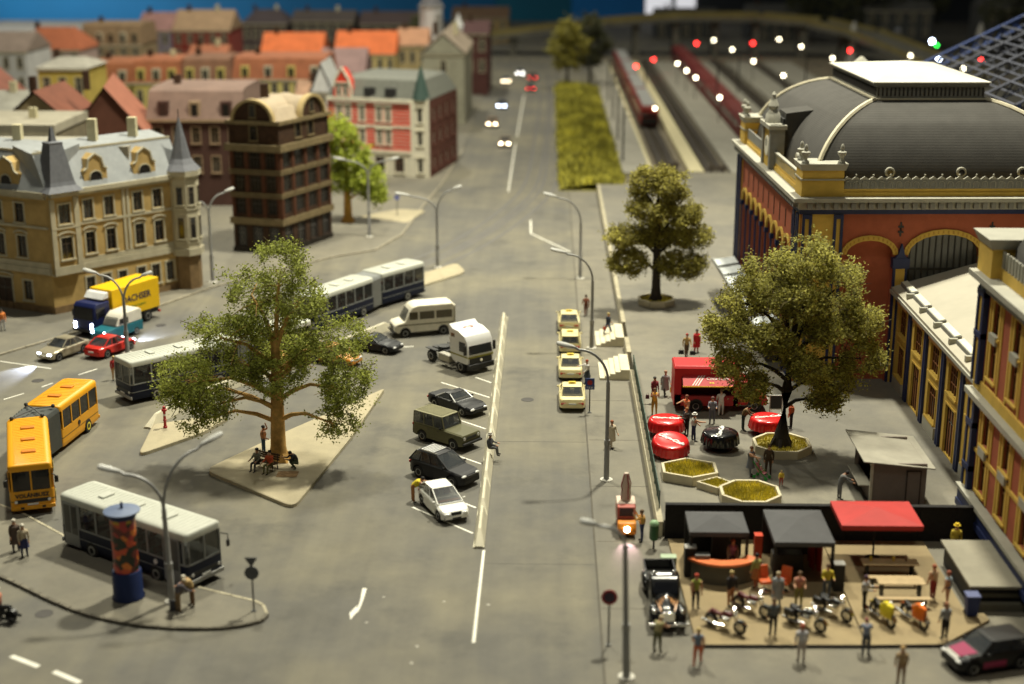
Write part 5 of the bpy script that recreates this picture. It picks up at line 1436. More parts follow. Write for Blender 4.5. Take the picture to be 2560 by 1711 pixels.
plank_table('long plank table between two benches, clear of the parasol', 16.75, 62.9, 2.2, .75, .78, 'table', 'beer_table', 'beer tables')
plank_table('plank bench between the two beer tables', 16.7, 64.0, 2.5, .32, .46, 'bench', 'beer_bench', 'beer benches')
plank_table('plank bench behind the sports motorcycles', 16.65, 61.75, 2.5, .32, .46, 'bench', 'beer_bench', 'beer benches')
for k, (x, lb) in enumerate(((15.8, 'yellow beer glass standing alone on the shaded table'), (16.9, 'yellow beer glass beside the brown bottle'), (17.5, 'small brown bottle on the shaded table'))):
    t = thing('beer_glass' if k < 2 else 'bottle', lb, 'glass' if k < 2 else 'bottle', (x, 65.1, .98)); mt_ = M('beer_yellow', (.65, .45, .05), .3) if k < 2 else M('bottle_brown', (.15, .05, .02), .3)
    MB().lathe([(.06, 0), (.07, .18), (.07, .22), (.02, .24)] if k < 2 else [(.05, 0), (.05, .18), (.02, .25), (.02, .32)], 10).build('body', mt_, t, smooth=True)
t = thing('flat_kiosk', 'low kiosk with a wide grey flat roof beside the station', 'kiosk', (20.95, 64.4, Z))
GR = M('kiosk_roof', (.27, .25, .19), .85, var=.15, scale=.6)
MB().box(-1.15, -2.35, 0, 1.2, 2.4, 1.05).build('wall', FRK, t); MB().box(-1.3, -2.6, 1.05, 1.32, 2.65, 1.2).build('roof', GR, t, bevel=.02)
MB().box(-1.15, -2.75, 0, 1.3, -2.36, .35).build('step', M('kiosk_step', (.14, .135, .10), .8), t); MB().box(-1.1, -2.40, .55, 1.2, -2.352, .75).build('front_ledge', M('kiosk_step', None), t)
t = thing('wheeled_bin', 'dark blue wheeled bin beside the low flat kiosk', 'bin', (19.55, 61.0, Z + .14))
MB().hexa([(-.24, -.24, .05), (.24, -.24, .05), (.24, .24, .05), (-.24, .24, .05)], [(-.3, -.3, 1.0), (.3, -.3, 1.0), (.3, .3, 1.0), (-.3, .3, 1.0)]).build('body', M('bin_blue', (.012, .025, .12), .5), t, bevel=.03); MB().box(-.32, -.34, 1.0, .32, .33, 1.08).build('lid', M('bin_blue_lid', (.10, .12, .25), .5), t, bevel=.03)
for s in (-1, 1): MB().wheel(s * .2, .22, .1, .1, .06, 10).build('wheel', TYRE, t)

# small promotional delivery tricycle with a bottle on top
t = thing('promo_tricycle', 'small orange and white promotional van topped by striped bottle', 'van', (4.25, 70.4, .06), R(-90))
OM = M('promo_orange', (.72, .25, .02), .4); PW = M('promo_pale', (.62, .50, .40), .5); PR_ = M('promo_red', (.45, .10, .07), .5)
shell('nose', OM, t, [(.35, .2), (.95, .2), (1.0, .5), (.8, .8), (.35, .85)], .95, bevel=.08)
shell('cab', PR_, t, [(-.15, .25), (.34, .25), (.34, 1.0), (.2, 1.45), (-.15, 1.5)], .95, bevel=.06)
MB().sheet([(.345, -.38, 1.0), (.345, .38, 1.0), (.23, .34, 1.4), (.23, -.34, 1.4)], .015, (1, 0, .3)).build('windscreen', GLS, t)
shell('cargo_body', PW, t, [(-1.3, .3), (-.17, .3), (-.17, 1.5), (-1.3, 1.5)], 1.0, bevel=.06)
for s in (-1, 1):
    MB().box(-1.1, s * .5 - .01, .8, -.4, s * .5 + .015, 1.2).build('side_print', PR_, t); wheel_part(t, -.9, s * .42, .22, .14)
wheel_part(t, .6, .05, .22, .14)
MB().sph((0, 0, 0), (.09, .17, .17), 12, 8).build('headlight', M('lamp_lit_orange', (1.0, .85, .6), .4, emit=30), t, smooth=True, loc=(.96, 0, .52))
bt = MB().lathe([(.26, 0), (.27, .4), (.22, .6), (.27, .85), (.14, 1.15), (.10, 1.45), (.11, 1.5)], 16).build('bottle', PW, t, smooth=True, loc=(-.7, 0, 1.5))
for k in range(4):
    a = k * PI / 2 + .4; MB().tube([(.28 * math.cos(a), .28 * math.sin(a), .1), (.23 * math.cos(a), .23 * math.sin(a), .6), (.28 * math.cos(a), .28 * math.sin(a), .85), (.11 * math.cos(a), .11 * math.sin(a), 1.45)], .035, 5).build('red_stripe', M('promo_stripe', (.30, .03, .04), .5), bt)
def headlight_spot(x, y, z, tx, ty, col, power, ang=55):
    l = bpy.data.lights.new('headlight_beam', 'SPOT'); l.energy = power; l.color = col; l.spot_size = R(ang); l.spot_blend = .6; l.shadow_soft_size = .08
    o = bpy.data.objects.new('headlight_beam', l); COL.objects.link(o); o.location = (x, y, z); o.rotation_euler = (Vector((tx, ty, 0)) - Vector((x, y, z))).to_track_quat('-Z', 'Y').to_euler()
headlight_spot(-36.35, 99.3, .7, -37.2, 97.4, (.55, .65, 1), 3200)
headlight_spot(-31.0, 104.4, .7, -30.2, 106.3, (.6, .7, 1), 2400)
headlight_spot(4.25, 69.3, .6, 4.2, 68.2, (1, .62, .75), 420)

# park bench and bicycle under the tree
t = thing('park_bench', 'wooden slat bench with dark iron legs under the tree', 'bench', (-16.15, 78.5, .22), R(-28))
for k in range(3): MB().box(-.8, -.22 + .15 * k, .43, .8, -.1 + .15 * k, .47).build('seat_slat', M('bench_wood', (.10, .06, .03), .7), t)
for k in range(3): MB().box(-.8, .24 + .03 * k, .55 + .13 * k, .8, .28 + .03 * k, .65 + .13 * k).build('back_slat', M('bench_wood', None), t)
for s in (-1, 1): m = MB(); m.tube([(s * .65, -.2, 0), (s * .65, -.18, .43), (s * .65, .22, .43), (s * .65, .34, .95)], .03, 6); m.tube([(s * .65, .26, 0), (s * .65, .2, .43)], .03, 6); m.build('leg', BLKP, t)

# ---------------------------------------------------------------- railway lamps, signals, masts, trains
WL_ = M('lamp_lit_platform', (1.0, .90, .62), .4, emit=17)
def post_lamp(name, label, x, y, z, mat, grp, r=.3, cat='lamp'):
    t = thing(name, label, cat, (x, y, .1), 0, grp)
    MB().tube([(0, 0, 0), (0, 0, z - .1)], .07, 6).build('post', M('mast_grey', (.12, .12, .11), .6), t)
    MB().box(-.35, -.2, z - .22, .35, .2, z - .12).build('hood', M('mast_grey', None), t)
    MB().sph((0, -.25, z - .3), r, 10, 6).build('lens', mat, t)
for p in ((36.5, 327.6), (37.8, 304.6), (51.2, 330.1), (53.1, 312.0), (38.8, 279.7), (40.5, 254.3), (26.0, 222.5), (25.1, 250.4), (54.8, 285.9), (71.1, 291.8), (74.6, 266.9), (24.1, 274.9), (24.6, 262.2)):
    post_lamp('platform_lamp', 'lit platform lamp on a thin grey post', p[0], p[1], 4.7, WL_, 'lit platform lamps', .24)
for p in ((33.1, 331), (45.7, 332), (63.8, 314.3), (77.4, 309.5), (85.3, 293.1), (16.7, 279.7), (20.9, 292.9)):
    post_lamp('railway_signal', 'railway signal showing red on a thin post', p[0], p[1], 3.7, LITR, 'red railway signals', .3, 'signal')
post_lamp('railway_signal', 'signal lamp glowing pale blue beyond the dome', 85.4, 332, 4.2, LITB, None, .36, 'signal')
post_lamp('railway_signal', 'signal lamp glowing green beyond the dome', 83.8, 321.5, 4.2, M('lamp_lit_green', (.05, 1, .1), .4, emit=14), None, .22, 'signal')
post_lamp('railway_signal', 'signal lamp glowing blue-white beside the blue roof girder', 76.3, 290.6, 4.2, LITB, None, .26, 'signal')
MST = M('mast_dark', (.055, .055, .05), .6)
for k, (x, y) in enumerate(((9.7, 186), (9.9, 205), (10.1, 226), (10.3, 250), (17.2, 260), (27.6, 240), (33.8, 262), (43.6, 250))):
    t = thing('catenary_mast', 'dark catenary mast beside the railway tracks', 'mast', (x, y, .1), 0, 'catenary masts')
    MB().box(-.12, -.12, 0, .12, .12, 7.5).build('mast', MST, t); MB().tube([(0, 0, 6.2), (3.0, 0, 6.6)], .05, 5).build('bracket', MST, t); MB().tube([(0, 0, 7.3), (2.6, 0, 6.6)], .035, 5).build('stay', MST, t)
def train(label, x, y0, n, red, roof, lampm):
    t = thing('train', label, 'train', (x, y0, .4))
    for k in range(n):
        y = k * 24
        m = MB(); pr = [(-1.4, .4), (-1.45, 1.4), (-1.4, 2.6), (-1.05, 3.1), (1.05, 3.1), (1.4, 2.6), (1.45, 1.4), (1.4, .4)]
        m.loft([[(a * w, yy, b if b < 2 else b * h) for a, b in pr] for yy, w, h in ((y, .9, .93), (y + .8, 1, 1), (y + 23, 1, 1), (y + 23.6, .95, .97))])
        c = m.build('carriage', red, t, smooth=True, angle=40)
        MB().box(-1.0, y + .9, 3.09, 1.0, y + 23, 3.2).build('roof', roof, c)
        for s in (-1, 1):
            for j in range(9): MB().box(s * 1.42 - .04, y + 2 + j * 2.3, 1.5, s * 1.42 + .04, y + 3.6 + j * 2.3, 2.4).build('window', GLD, c)
        MB().box(-1.2, y + .5, .05, 1.2, y + 23, .4).build('bogie', BLKP, c)
    MB().sheet([(-1.1, -.02, 1.5), (1.1, -.02, 1.5), (.95, .12, 2.7), (-.95, .12, 2.7)], .05, (0, -1, .1)).build('windscreen', GLD, t)
    MB().box(-1.2, -.06, .5, 1.2, .1, 1.35).build('nose', BLKP, t)
    MB().sph((.75, -.1, 2.85), .22, 10, 6).build('headlight', lampm, t)
TRD = M('train_red', (.22, .018, .012), .6)
train('red and grey train standing at the first platform', 15.3, 219, 4, TRD, M('train_roof', (.30, .30, .29), .7), WL_)
train('long dark red train at the third platform', 28.5, 206, 5, M('train_dark_red', (.15, .015, .012), .65), M('train_roof_red', (.17, .03, .025), .7), LAMPW)
# ================================================================== people
def human(label, loc, deg, shirt, legs, hair=(.05, .03, .02), skin=(.55, .30, .18), pose='stand', h=1.74, hat=None, skirt=None, coat=None, sleeves=True, arms=None, z=.06, short=False, group=None, shoes=(.02, .018, .015), name='person', bald=False):
    """one continuous body grown from a posed skeleton; clothes are colours of that body, hair, hat, skirt and coat are children"""
    t = thing(name, label, 'person', (loc[0], loc[1], z), R(deg), group)
    s = h / 1.74
    hip = .92
    lean = {'lean': 55, 'bend': 48, 'stoop': 26}.get(pose, 3)
    sit = pose in ('sit', 'ride')
    if sit: hip = .50 if pose == 'sit' else .74
    if pose == 'crouch': hip = .42; lean = 30
    L = R(lean)
    def up(d):  # along the torso from the hip
        return Vector((math.sin(L) * d, 0, hip + math.cos(L) * d))
    neck, head = up(.54), up(.70)
    if lean > 20: head = neck + Vector((.12, 0, .08))
    V, E, rad, kind = [], [], [], []
    def add(p, r, k, par=None):
        V.append(Vector(p) * s); rad.append(r * s * (1.16 if k != 'sk' or r > .09 else 1.08)); kind.append(k)
        if par is not None: E.append((par, len(V) - 1))
        return len(V) - 1
    pel = add((0, 0, hip), .145, 'leg'); bel = add(up(.16), .135, 'sh', pel); che = add(up(.36), .155, 'sh', bel); shd = add(up(.48), .12, 'sh', che)
    nk = add(neck, .058, 'sk', shd); hd = add(head, .10, 'sk', nk); tp = add(head + Vector((.0, 0, .10)), .085, 'sk', hd)
    add(head + Vector((.10, 0, -.01)), .028, 'sk', hd)
    arms = arms or {'stand': ((8, 10), (8, 10)), 'walk': ((-24, 15), (26, 20)), 'photo': ((62, 95), (62, 95)), 'reach': ((70, 15), (20, 30)), 'sit': ((32, 45), (32, 45)), 'ride': ((58, 20), (58, 20)), 'lean': ((70, 15), (70, 15)), 'bend': ((48, 15), (40, 20)), 'stoop': ((40, 30), (40, 30)), 'hip': ((-10, 70), (100, 100)), 'hold': ((25, 70), (25, 70)), 'crouch': ((50, 60), (50, 60))}.get(pose, ((8, 10), (8, 10)))
    for sd, (a, b) in zip((-1, 1), arms):
        sh = up(.47) + Vector((0, sd * .19, 0))
        A, B = R(a), R(a + b)
        el = sh + Vector((math.sin(A) * .29, sd * .06, -math.cos(A) * .29)); wr = el + Vector((math.sin(B) * .25, -sd * .02, -math.cos(B) * .25)); ha = wr + Vector((math.sin(B) * .09, 0, -math.cos(B) * .09))
        i = add(sh, .068, 'sh', shd); j = add(el, .050, 'sh' if sleeves else 'sk', i); k = add(wr, .036, 'sh' if sleeves is True else 'sk', j); q = add(ha, .040, 'sk', k); add(ha + Vector((math.sin(B) * .08, -sd * .01, -math.cos(B) * .08)), .022, 'sk', q); add(ha + Vector((.05, -sd * .03, -.01)), .018, 'sk', q)
    st = {'walk': (24, -22), 'stand': (3, -3), 'reach': (8, -6)}.get(pose, (4, -4))
    for sd, a in zip((-1, 1), st):
        hp = Vector((0, sd * .10, hip - .04))
        if sit:
            kn = hp + Vector((.42, sd * (.03 if pose == 'sit' else .16), .02 if pose == 'sit' else -.08)); an = kn + Vector((.06 if pose == 'sit' else -.12, 0, -.43 if pose == 'sit' else -.40))
        elif pose == 'crouch':
            kn = hp + Vector((.38, sd * .08, .06)); an = kn + Vector((-.25, 0, -.38))
        else:
            A = R(a); B = R(a * .4 - (14 if a < -10 else 0))
            kn = hp + Vector((math.sin(A) * .43, sd * .02, -math.cos(A) * .43)); an = kn + Vector((math.sin(B) * .42, sd * .01, -math.cos(B) * .41))
            an.z = max(an.z, .06)
        i = add(hp, .098, 'leg', pel); j = add(kn, .066, 'leg' if not short else 'sk', i); k = add(an, .043, 'leg' if not short else 'sk', j); q = add(an + Vector((.04, 0, -.03)), .046, 'shoe', k); add(an + Vector((.17, sd * .015, -.035)), .036, 'shoe', q)
    me = bpy.data.meshes.new('body'); me.from_pydata(V, E, [])
    o = bpy.data.objects.new('body', me); COL.objects.link(o)
    md = o.modifiers.new('skin', 'SKIN'); md.use_smooth_shade = True
    for k, sv in enumerate(me.skin_vertices[0].data): sv.radius = (rad[k], rad[k] * (1.0 if k not in (1, 2) else 1.25)); sv.use_root = (k == 0)
    sb = o.modifiers.new('sub', 'SUBSURF'); sb.levels = 1
    dg = bpy.context.evaluated_depsgraph_get(); nm = bpy.data.meshes.new_from_object(o.evaluated_get(dg)); bpy.data.objects.remove(o)
    cols = {'sk': skin, 'sh': shirt, 'leg': legs, 'shoe': shoes}; order = ['sk', 'sh', 'leg', 'shoe']
    nm.materials.clear()
    for k in order: nm.materials.append(M('cloth_%d_%d_%d' % tuple(int(c * 255) for c in cols[k]) + k, cols[k], .8, var=.15, scale=6))
    segs = [(V[a], V[b], kind[b]) for a, b in E]
    for p in nm.polygons:
        c = p.center; best = min(segs, key=lambda g: (c - (g[0] + (g[1] - g[0]) * max(0, min(1, (c - g[0]).dot(g[1] - g[0]) / max(1e-6, (g[1] - g[0]).length_squared))))).length)
        p.material_index = order.index(best[2]); p.use_smooth = True
    b = bpy.data.objects.new('body', nm); COL.objects.link(b); b.parent = t
    hc = head * s
    if not bald:
        MB().sph((hc.x - .012, hc.y, hc.z + .055 * s), (.118 * s, .112 * s, .10 * s), 10, 6).build('hair', M('hair_%d_%d_%d' % tuple(int(c * 255) for c in hair), hair, .8), t, smooth=True)
    for sd in (-1, 1): MB().sph((hc.x + .09 * s, sd * .038 * s, hc.z + .02 * s), .012 * s, 6, 4).build('eye', BLKP, b)
    if hat:
        MB().lathe([(.17 * s, 0), (.17 * s, .015), (.115 * s, .02), (.105 * s, .11), (.04 * s, .13)], 12, (hc.x, 0, hc.z + .07 * s)).build('hat', M('hat_%d_%d_%d' % tuple(int(c * 255) for c in hat), hat, .8), t, smooth=True)
    if skirt: MB().lathe([(.25 * s, hip * s - .42 * s), (.19 * s, hip * s - .15 * s), (.15 * s, hip * s + .12 * s)], 14, (0, 0, 0), 1, 1.1).build('skirt', M('skirt_%d_%d_%d' % tuple(int(c * 255) for c in skirt), skirt, .85), t, smooth=True)
    if coat: MB().lathe([(.24 * s, hip * s - .48 * s), (.20 * s, hip * s), (.17 * s, hip * s + .25 * s), (.20 * s, hip * s + .42 * s), (.12 * s, hip * s + .52 * s)], 14, (.02, 0, 0), .95, 1.2).build('coat', M('coat_%d_%d_%d' % tuple(int(c * 255) for c in coat), coat, .85), t, smooth=True)
    return t
def bag(label, x, y, z, col, sx=.34, sy=.16, sz=.34, name='bag'):
    t = thing(name, label, 'bag', (x, y, z))
    MB().hexa([(-sx / 2, -sy / 2, 0), (sx / 2, -sy / 2, 0), (sx / 2, sy / 2, 0), (-sx / 2, sy / 2, 0)], [(-sx * .42, -sy * .3, sz), (sx * .42, -sy * .3, sz), (sx * .42, sy * .3, sz), (-sx * .42, sy * .3, sz)]).build('body', M('bag_%d_%d_%d' % tuple(int(c * 255) for c in col), col, .7), t, bevel=.03)
    MB().tube([(-sx * .22, 0, sz), (-sx * .15, 0, sz + .13), (sx * .15, 0, sz + .13), (sx * .22, 0, sz)], .012, 5).build('handle', BLKP, t)
BLK = (.015, .014, .014); WHT_ = (.62, .60, .55); NVY = (.02, .03, .08); BRN = (.12, .07, .035); JEANS = (.05, .08, .16); GRY = (.20, .20, .20); OLV = (.15, .14, .06); BEI = (.42, .34, .2)
BLOND = (.50, .38, .16); WHH = (.62, .58, .48)
# pavement and street
human('person in brown clothes walking beside a lamp post', (3.2, 113.0), 100, (.20, .06, .03), (.14, .05, .03), pose='walk')
human('person in dark jacket climbing the steps', (4.7, 106.4), 20, (.02, .025, .04), JEANS, BLOND, pose='walk', z=.38)
bag('orange-red bag hanging beside the person on the steps', 4.42, 106.2, .85, (.45, .08, .03), .25, .14, .25)
human('person in white shirt and dark skirt at the taxis', (2.85, 95.3), 200, WHT_, (.04, .05, .06), (.30, .06, .02), skirt=(.05, .06, .07), pose='reach')
human('person in cream coat on the pavement by lamp post', (4.0, 82.9), -60, (.55, .48, .34), (.5, .42, .3), (.30, .10, .04), coat=(.58, .50, .36), pose='walk')
human('person with cap sitting on the concrete barrier', (-3.28, 80.75), -8, (.08, .08, .09), (.10, .10, .10), hat=(.45, .42, .36), pose='sit', z=.36)
human('person in yellow top bending over the white hatchback', (-7.25, 74.3), 5, (.70, .55, .03), (.40, .17, .06), BLK, pose='lean', z=0, sleeves=False)
human('person in orange shirt filming the promotional van', (5.0, 69.15), 165, (.62, .33, .08), NVY, BRN, pose='photo')
# plaza, z = .8
P8 = .8
human('person in long red coat beside one carrying bags', (10.8, 100.5), -70, (.50, .02, .025), (.45, .02, .02), BLK, coat=(.52, .02, .025), z=P8)
human('person in tan jacket carrying two black bags', (10.0, 99.4), -80, (.42, .28, .10), BRN, (.35, .05, .04), z=P8, pose='walk')
bag('black holdall at the left hand of the tan-jacket person', 9.62, 99.3, 1.05, BLK, .42, .2, .3); bag('black holdall at the right hand of the tan-jacket person', 10.4, 99.1, 1.05, BLK, .42, .2, .3)
human('person in long grey coat walking toward the catering truck', (7.8, 90.6), -70, (.26, .26, .26), (.03, .03, .03), (.40, .22, .14), coat=(.27, .27, .26), z=P8, pose='walk')
bag('yellow carrier bag held by the grey-coat person', 8.22, 90.5, 1.1, (.75, .50, .03), .24, .14, .36)
human('person in red and black jacket near the railing', (7.0, 89.3), -60, (.22, .03, .04), BLK, (.08, .08, .07), z=P8)
bag('dark maroon handbag beside the person in red and black', 6.55, 89.0, 1.15, (.08, .02, .03), .26, .16, .26)
human('person in orange-yellow shirt raising both hands behind the cap table', (6.85, 86.9), -90, (.75, .38, .03), (.5, .28, .05), BRN, z=P8, pose='photo', sleeves=False)
human('person in orange vest at the cap table by the truck', (8.75, 85.6), -140, (.62, .12, .03), NVY, (.20, .07, .04), z=P8, pose='reach', sleeves=False)
human('person in pale blue shirt and white hat at black cap', (8.85, 82.15), 0, (.50, .56, .50), NVY, BLK, hat=(.66, .64, .58), z=P8, pose='reach', sleeves=False)
human('person in dark clothes drinking between red and black caps', (8.55, 83.2), 190, (.04, .03, .025), BLK, (.30, .13, .04), z=P8, pose='hold')
human('person in grey waistcoat behind the black cap', (10.3, 85.3), -95, (.20, .20, .23), (.10, .10, .12), (.14, .07, .06), z=P8, pose='hold')
human('person in white clothes ordering at the truck counter', (11.0, 86.75), 90, (.66, .64, .58), (.60, .58, .54), BRN, z=P8, pose='reach')
human('person in brown jacket leaning over a red cap', (12.05, 84.1), -10, (.15, .09, .035), (.03, .05, .05), BLK, z=P8, pose='stoop')
human('person in red top hidden behind the olive tree trunk', (15.05, 84.6), 170, (.45, .10, .03), BLK, BRN, z=P8)
human('person in grey dress pushing the green pushchair', (11.5, 76.6), -35, (.14, .15, .17), (.16, .17, .19), (.18, .08, .05), skirt=(.15, .16, .18), z=P8, pose='reach', sleeves=False)
human('person in dark brown suit beside the pushchair', (12.55, 76.9), -100, (.07, .045, .025), (.08, .05, .03), BRN, z=P8)
human('very small child in yellow shirt and red trousers', (13.0, 75.1), -100, (.72, .52, .05), (.40, .05, .03), BLOND, h=.92, z=P8, arms=((45, 10), (45, 10)))
human('person in grey overalls stooping beside the kiosk shed', (15.85, 73.3), 0, (.15, .15, .145), (.14, .14, .14), BLK, z=P8, pose='stoop')
t = thing('pushchair', 'green pushchair with a child in pink seat', 'pushchair', (12.05, 76.25, P8), R(-35))
PG = M('pram_green', (.03, .32, .05), .5)
for s in (-1, 1):
    MB().tube([(-.42, s * .2, .98), (-.05, s * .2, .55), (.42, s * .2, .12)], .03, 6).build('side_tube', PG, t); MB().tube([(-.3, s * .2, .12), (.15, s * .2, .5)], .028, 6).build('rear_strut', PG, t)
    for x in (-.3, .42): MB().wheel(x, s * .22, .1, .1, .05, 12).build('wheel', PG, t)
MB().hexa([(-.1, -.17, .35), (.3, -.17, .3), (.3, .17, .3), (-.1, .17, .35)], [(-.1, -.17, .42), (.3, -.17, .36), (.3, .17, .36), (-.1, .17, .42)]).build('seat', M('pram_pink', (.60, .22, .24), .7), t, bevel=.02)
MB().hexa([(-.14, -.17, .38), (-.06, -.17, .36), (-.06, .17, .36), (-.14, .17, .38)], [(-.32, -.16, .85), (-.25, -.16, .86), (-.25, .16, .86), (-.32, .16, .85)]).build('backrest', M('pram_pink', None), t, bevel=.02)
human('small child with white bonnet riding in the pushchair', (12.03, 76.27), -35, (.58, .25, .25), (.5, .2, .2), WHH, h=.70, z=P8 + .22, pose='sit')
# left side
human('white-haired person in brown coat walking on the bus island', (-26.7, 67.05), -60, (.10, .07, .05), (.06, .045, .04), WHH, coat=(.09, .065, .05), z=.13, group='pair walking on the bus island')
human('person with cream shawl and navy dress on bus island', (-26.05, 66.45), -60, (.45, .38, .26), (.03, .035, .09), WHH, skirt=(.03, .035, .10), z=.13)
human('person in camel coat bending forward at the lamp post', (-16.35, 61.2), 200, (.40, .28, .12), (.16, .09, .04), WHH, z=.13, pose='stoop')
human('person in dark rucksack and beige sleeves by lamp post', (-16.85, 60.55), 30, (.10, .09, .10), (.22, .15, .08), (.5, .42, .28), z=.13, pose='stoop')
bag('dark suitcase standing by the street lamp foot', -17.1, 60.75, .13, (.05, .05, .06), .4, .2, .5, 'suitcase')
human('person in salmon shirt and pale hat riding the dark motorcycle', (-24.95, 59.9), 158, (.50, .20, .12), (.04, .07, .16), BLK, z=.02, pose='ride', hat=(.62, .58, .45))
human('person in orange vest and grey trousers at corner house door', (-42.0, 107.4), -60, (.70, .22, .05), (.45, .45, .45), BLK, z=.12)
human('blond person in red standing at the navy bus front', (-29.9, 95.6), -60, (.48, .03, .03), (.55, .32, .12), BLOND, z=0)
human('person in beige beside the yellow bus door', (-29.95, 72.2), 0, (.45, .33, .18), (.35, .22, .1), BLOND, z=.13)
human('bare-chested person in blue shorts leaning on the tree', (-16.75, 81.0), 20, (.45, .22, .12), (.03, .08, .16), BLK, (.45, .22, .12), pose='hip', z=.22, sleeves=False)
human('person in grey-green jacket seated at the left bench end', (-16.6, 78.4), -118, (.15, .15, .11), (.05, .05, .05), BLK, pose='sit', z=.20)
human('person in orange top seated on the bench', (-15.8, 78.05), -118, (.50, .09, .03), (.16, .16, .06), BLK, pose='sit', z=.20)
human('person in dark jacket sitting on the ground by the tree', (-14.4, 78.7), -150, (.03, .035, .04), (.07, .09, .05), BLK, pose='crouch', z=.2)
t = thing('blanket', 'crumpled brown blanket on the island paving', 'blanket', (-14.75, 77.6, .22)); m = MB()
G_ = [[(-.6 + 1.2 * i / 6, -.45 + .9 * j / 6, .03 + .14 * max(0, noise.noise((i * .7, j * .7, 3.1)) + .3) * (1 if 0 < i < 6 and 0 < j < 6 else 0)) for j in range(7)] for i in range(7)]
for i in range(6):
    for j in range(6): m.add([G_[i][j], G_[i + 1][j], G_[i + 1][j + 1], G_[i][j + 1]], [(0, 1, 2, 3)])
m.build('cloth', M('blanket_brown', (.30, .19, .09), .9, var=.3, scale=3), t, smooth=True)
# motorcycle show
S8 = .2
human('person in olive shirt bending before the flame pickup', (4.95, 57.4), 60, (.34, .30, .14), (.10, .10, .045), (.5, .4, .25), pose='stoop', z=.06, sleeves=False)
human('person in blue-grey shirt and orange trousers before the platform', (6.6, 56.3), 80, (.16, .20, .26), (.55, .13, .05), BLOND, pose='walk', z=.06, sleeves=False)
human('person in green top and dark trousers beside the flame pickup', (7.0, 61.4), -80, (.28, .30, .05), BLK, (.45, .06, .03), z=S8, sleeves=False)
human('blond person in black top behind the maroon-seated motorcycles', (8.65, 61.75), -60, (.03, .025, .025), (.45, .20, .08), BLOND, z=S8)
human('person in grey suit standing between cruisers', (10.8, 61.7), -90, (.30, .31, .32), (.26, .27, .28), (.45, .36, .22), z=S8, coat=(.30, .31, .32))
human('person in black trousers and grey vest at platform edge', (10.2, 58.9), 100, (.10, .11, .11), BLK, BRN, z=S8)
human('person in check shirt and olive trousers behind black cruiser', (11.8, 61.75), -95, (.42, .16, .11), (.20, .18, .05), BRN, z=S8, pose='hold', sleeves=False)
human('person in bulky yellow jacket by the touring motorcycle', (13.25, 62.6), -90, (.48, .38, .03), (.06, .08, .12), BRN, z=S8, pose='hold')
human('person in white trousers and shirt before the platform edge', (11.1, 56.75), 95, (.52, .51, .52), (.46, .40, .36), (.35, .08, .05), z=.06)
human('person in blue-grey overalls before the yellow motorcycle', (14.0, 57.35), 85, (.22, .25, .32), (.07, .08, .10), (.28, .10, .08), z=.06, pose='stoop')
human('person in white shirt and black trousers at the beer tables', (14.75, 61.4), -20, (.46, .44, .42), BLK, (.08, .04, .06), z=S8, pose='hold')
human('person in dark red trousers at the beer table end', (18.2, 62.6), 120, (.50, .34, .20), (.26, .03, .03), (.35, .10, .05), z=S8, sleeves=False)
human('person in pale blue shirt and navy shorts', (18.7, 61.95), 150, (.34, .42, .46), (.05, .07, .15), (.30, .09, .05), z=S8, sleeves=False, short=True)
human('person in grey top and black trousers at platform corner', (17.75, 58.7), 110, (.30, .31, .30), BLK, (.3, .12, .06), z=S8)
human('person in pink top standing behind the curved bar', (9.15, 65.3), -90, (.50, .16, .20), (.2, .08, .1), (.40, .10, .04), z=S8, sleeves=False)
human('person in yellow and red dress at the bar end', (10.1, 63.65), 130, (.35, .33, .10), (.35, .10, .04), BLK, z=S8, skirt=(.40, .14, .04))
human('person with yellow cap behind the low flat kiosk', (20.6, 67.75), -90, (.55, .42, .05), BLK, BLOND, z=.06, hat=(.68, .48, .02))
human('person with tan hair before the kerb, back turned', (14.95, 54.9), 90, (.35, .24, .12), (.25, .15, .08), (.5, .33, .14), z=.06)
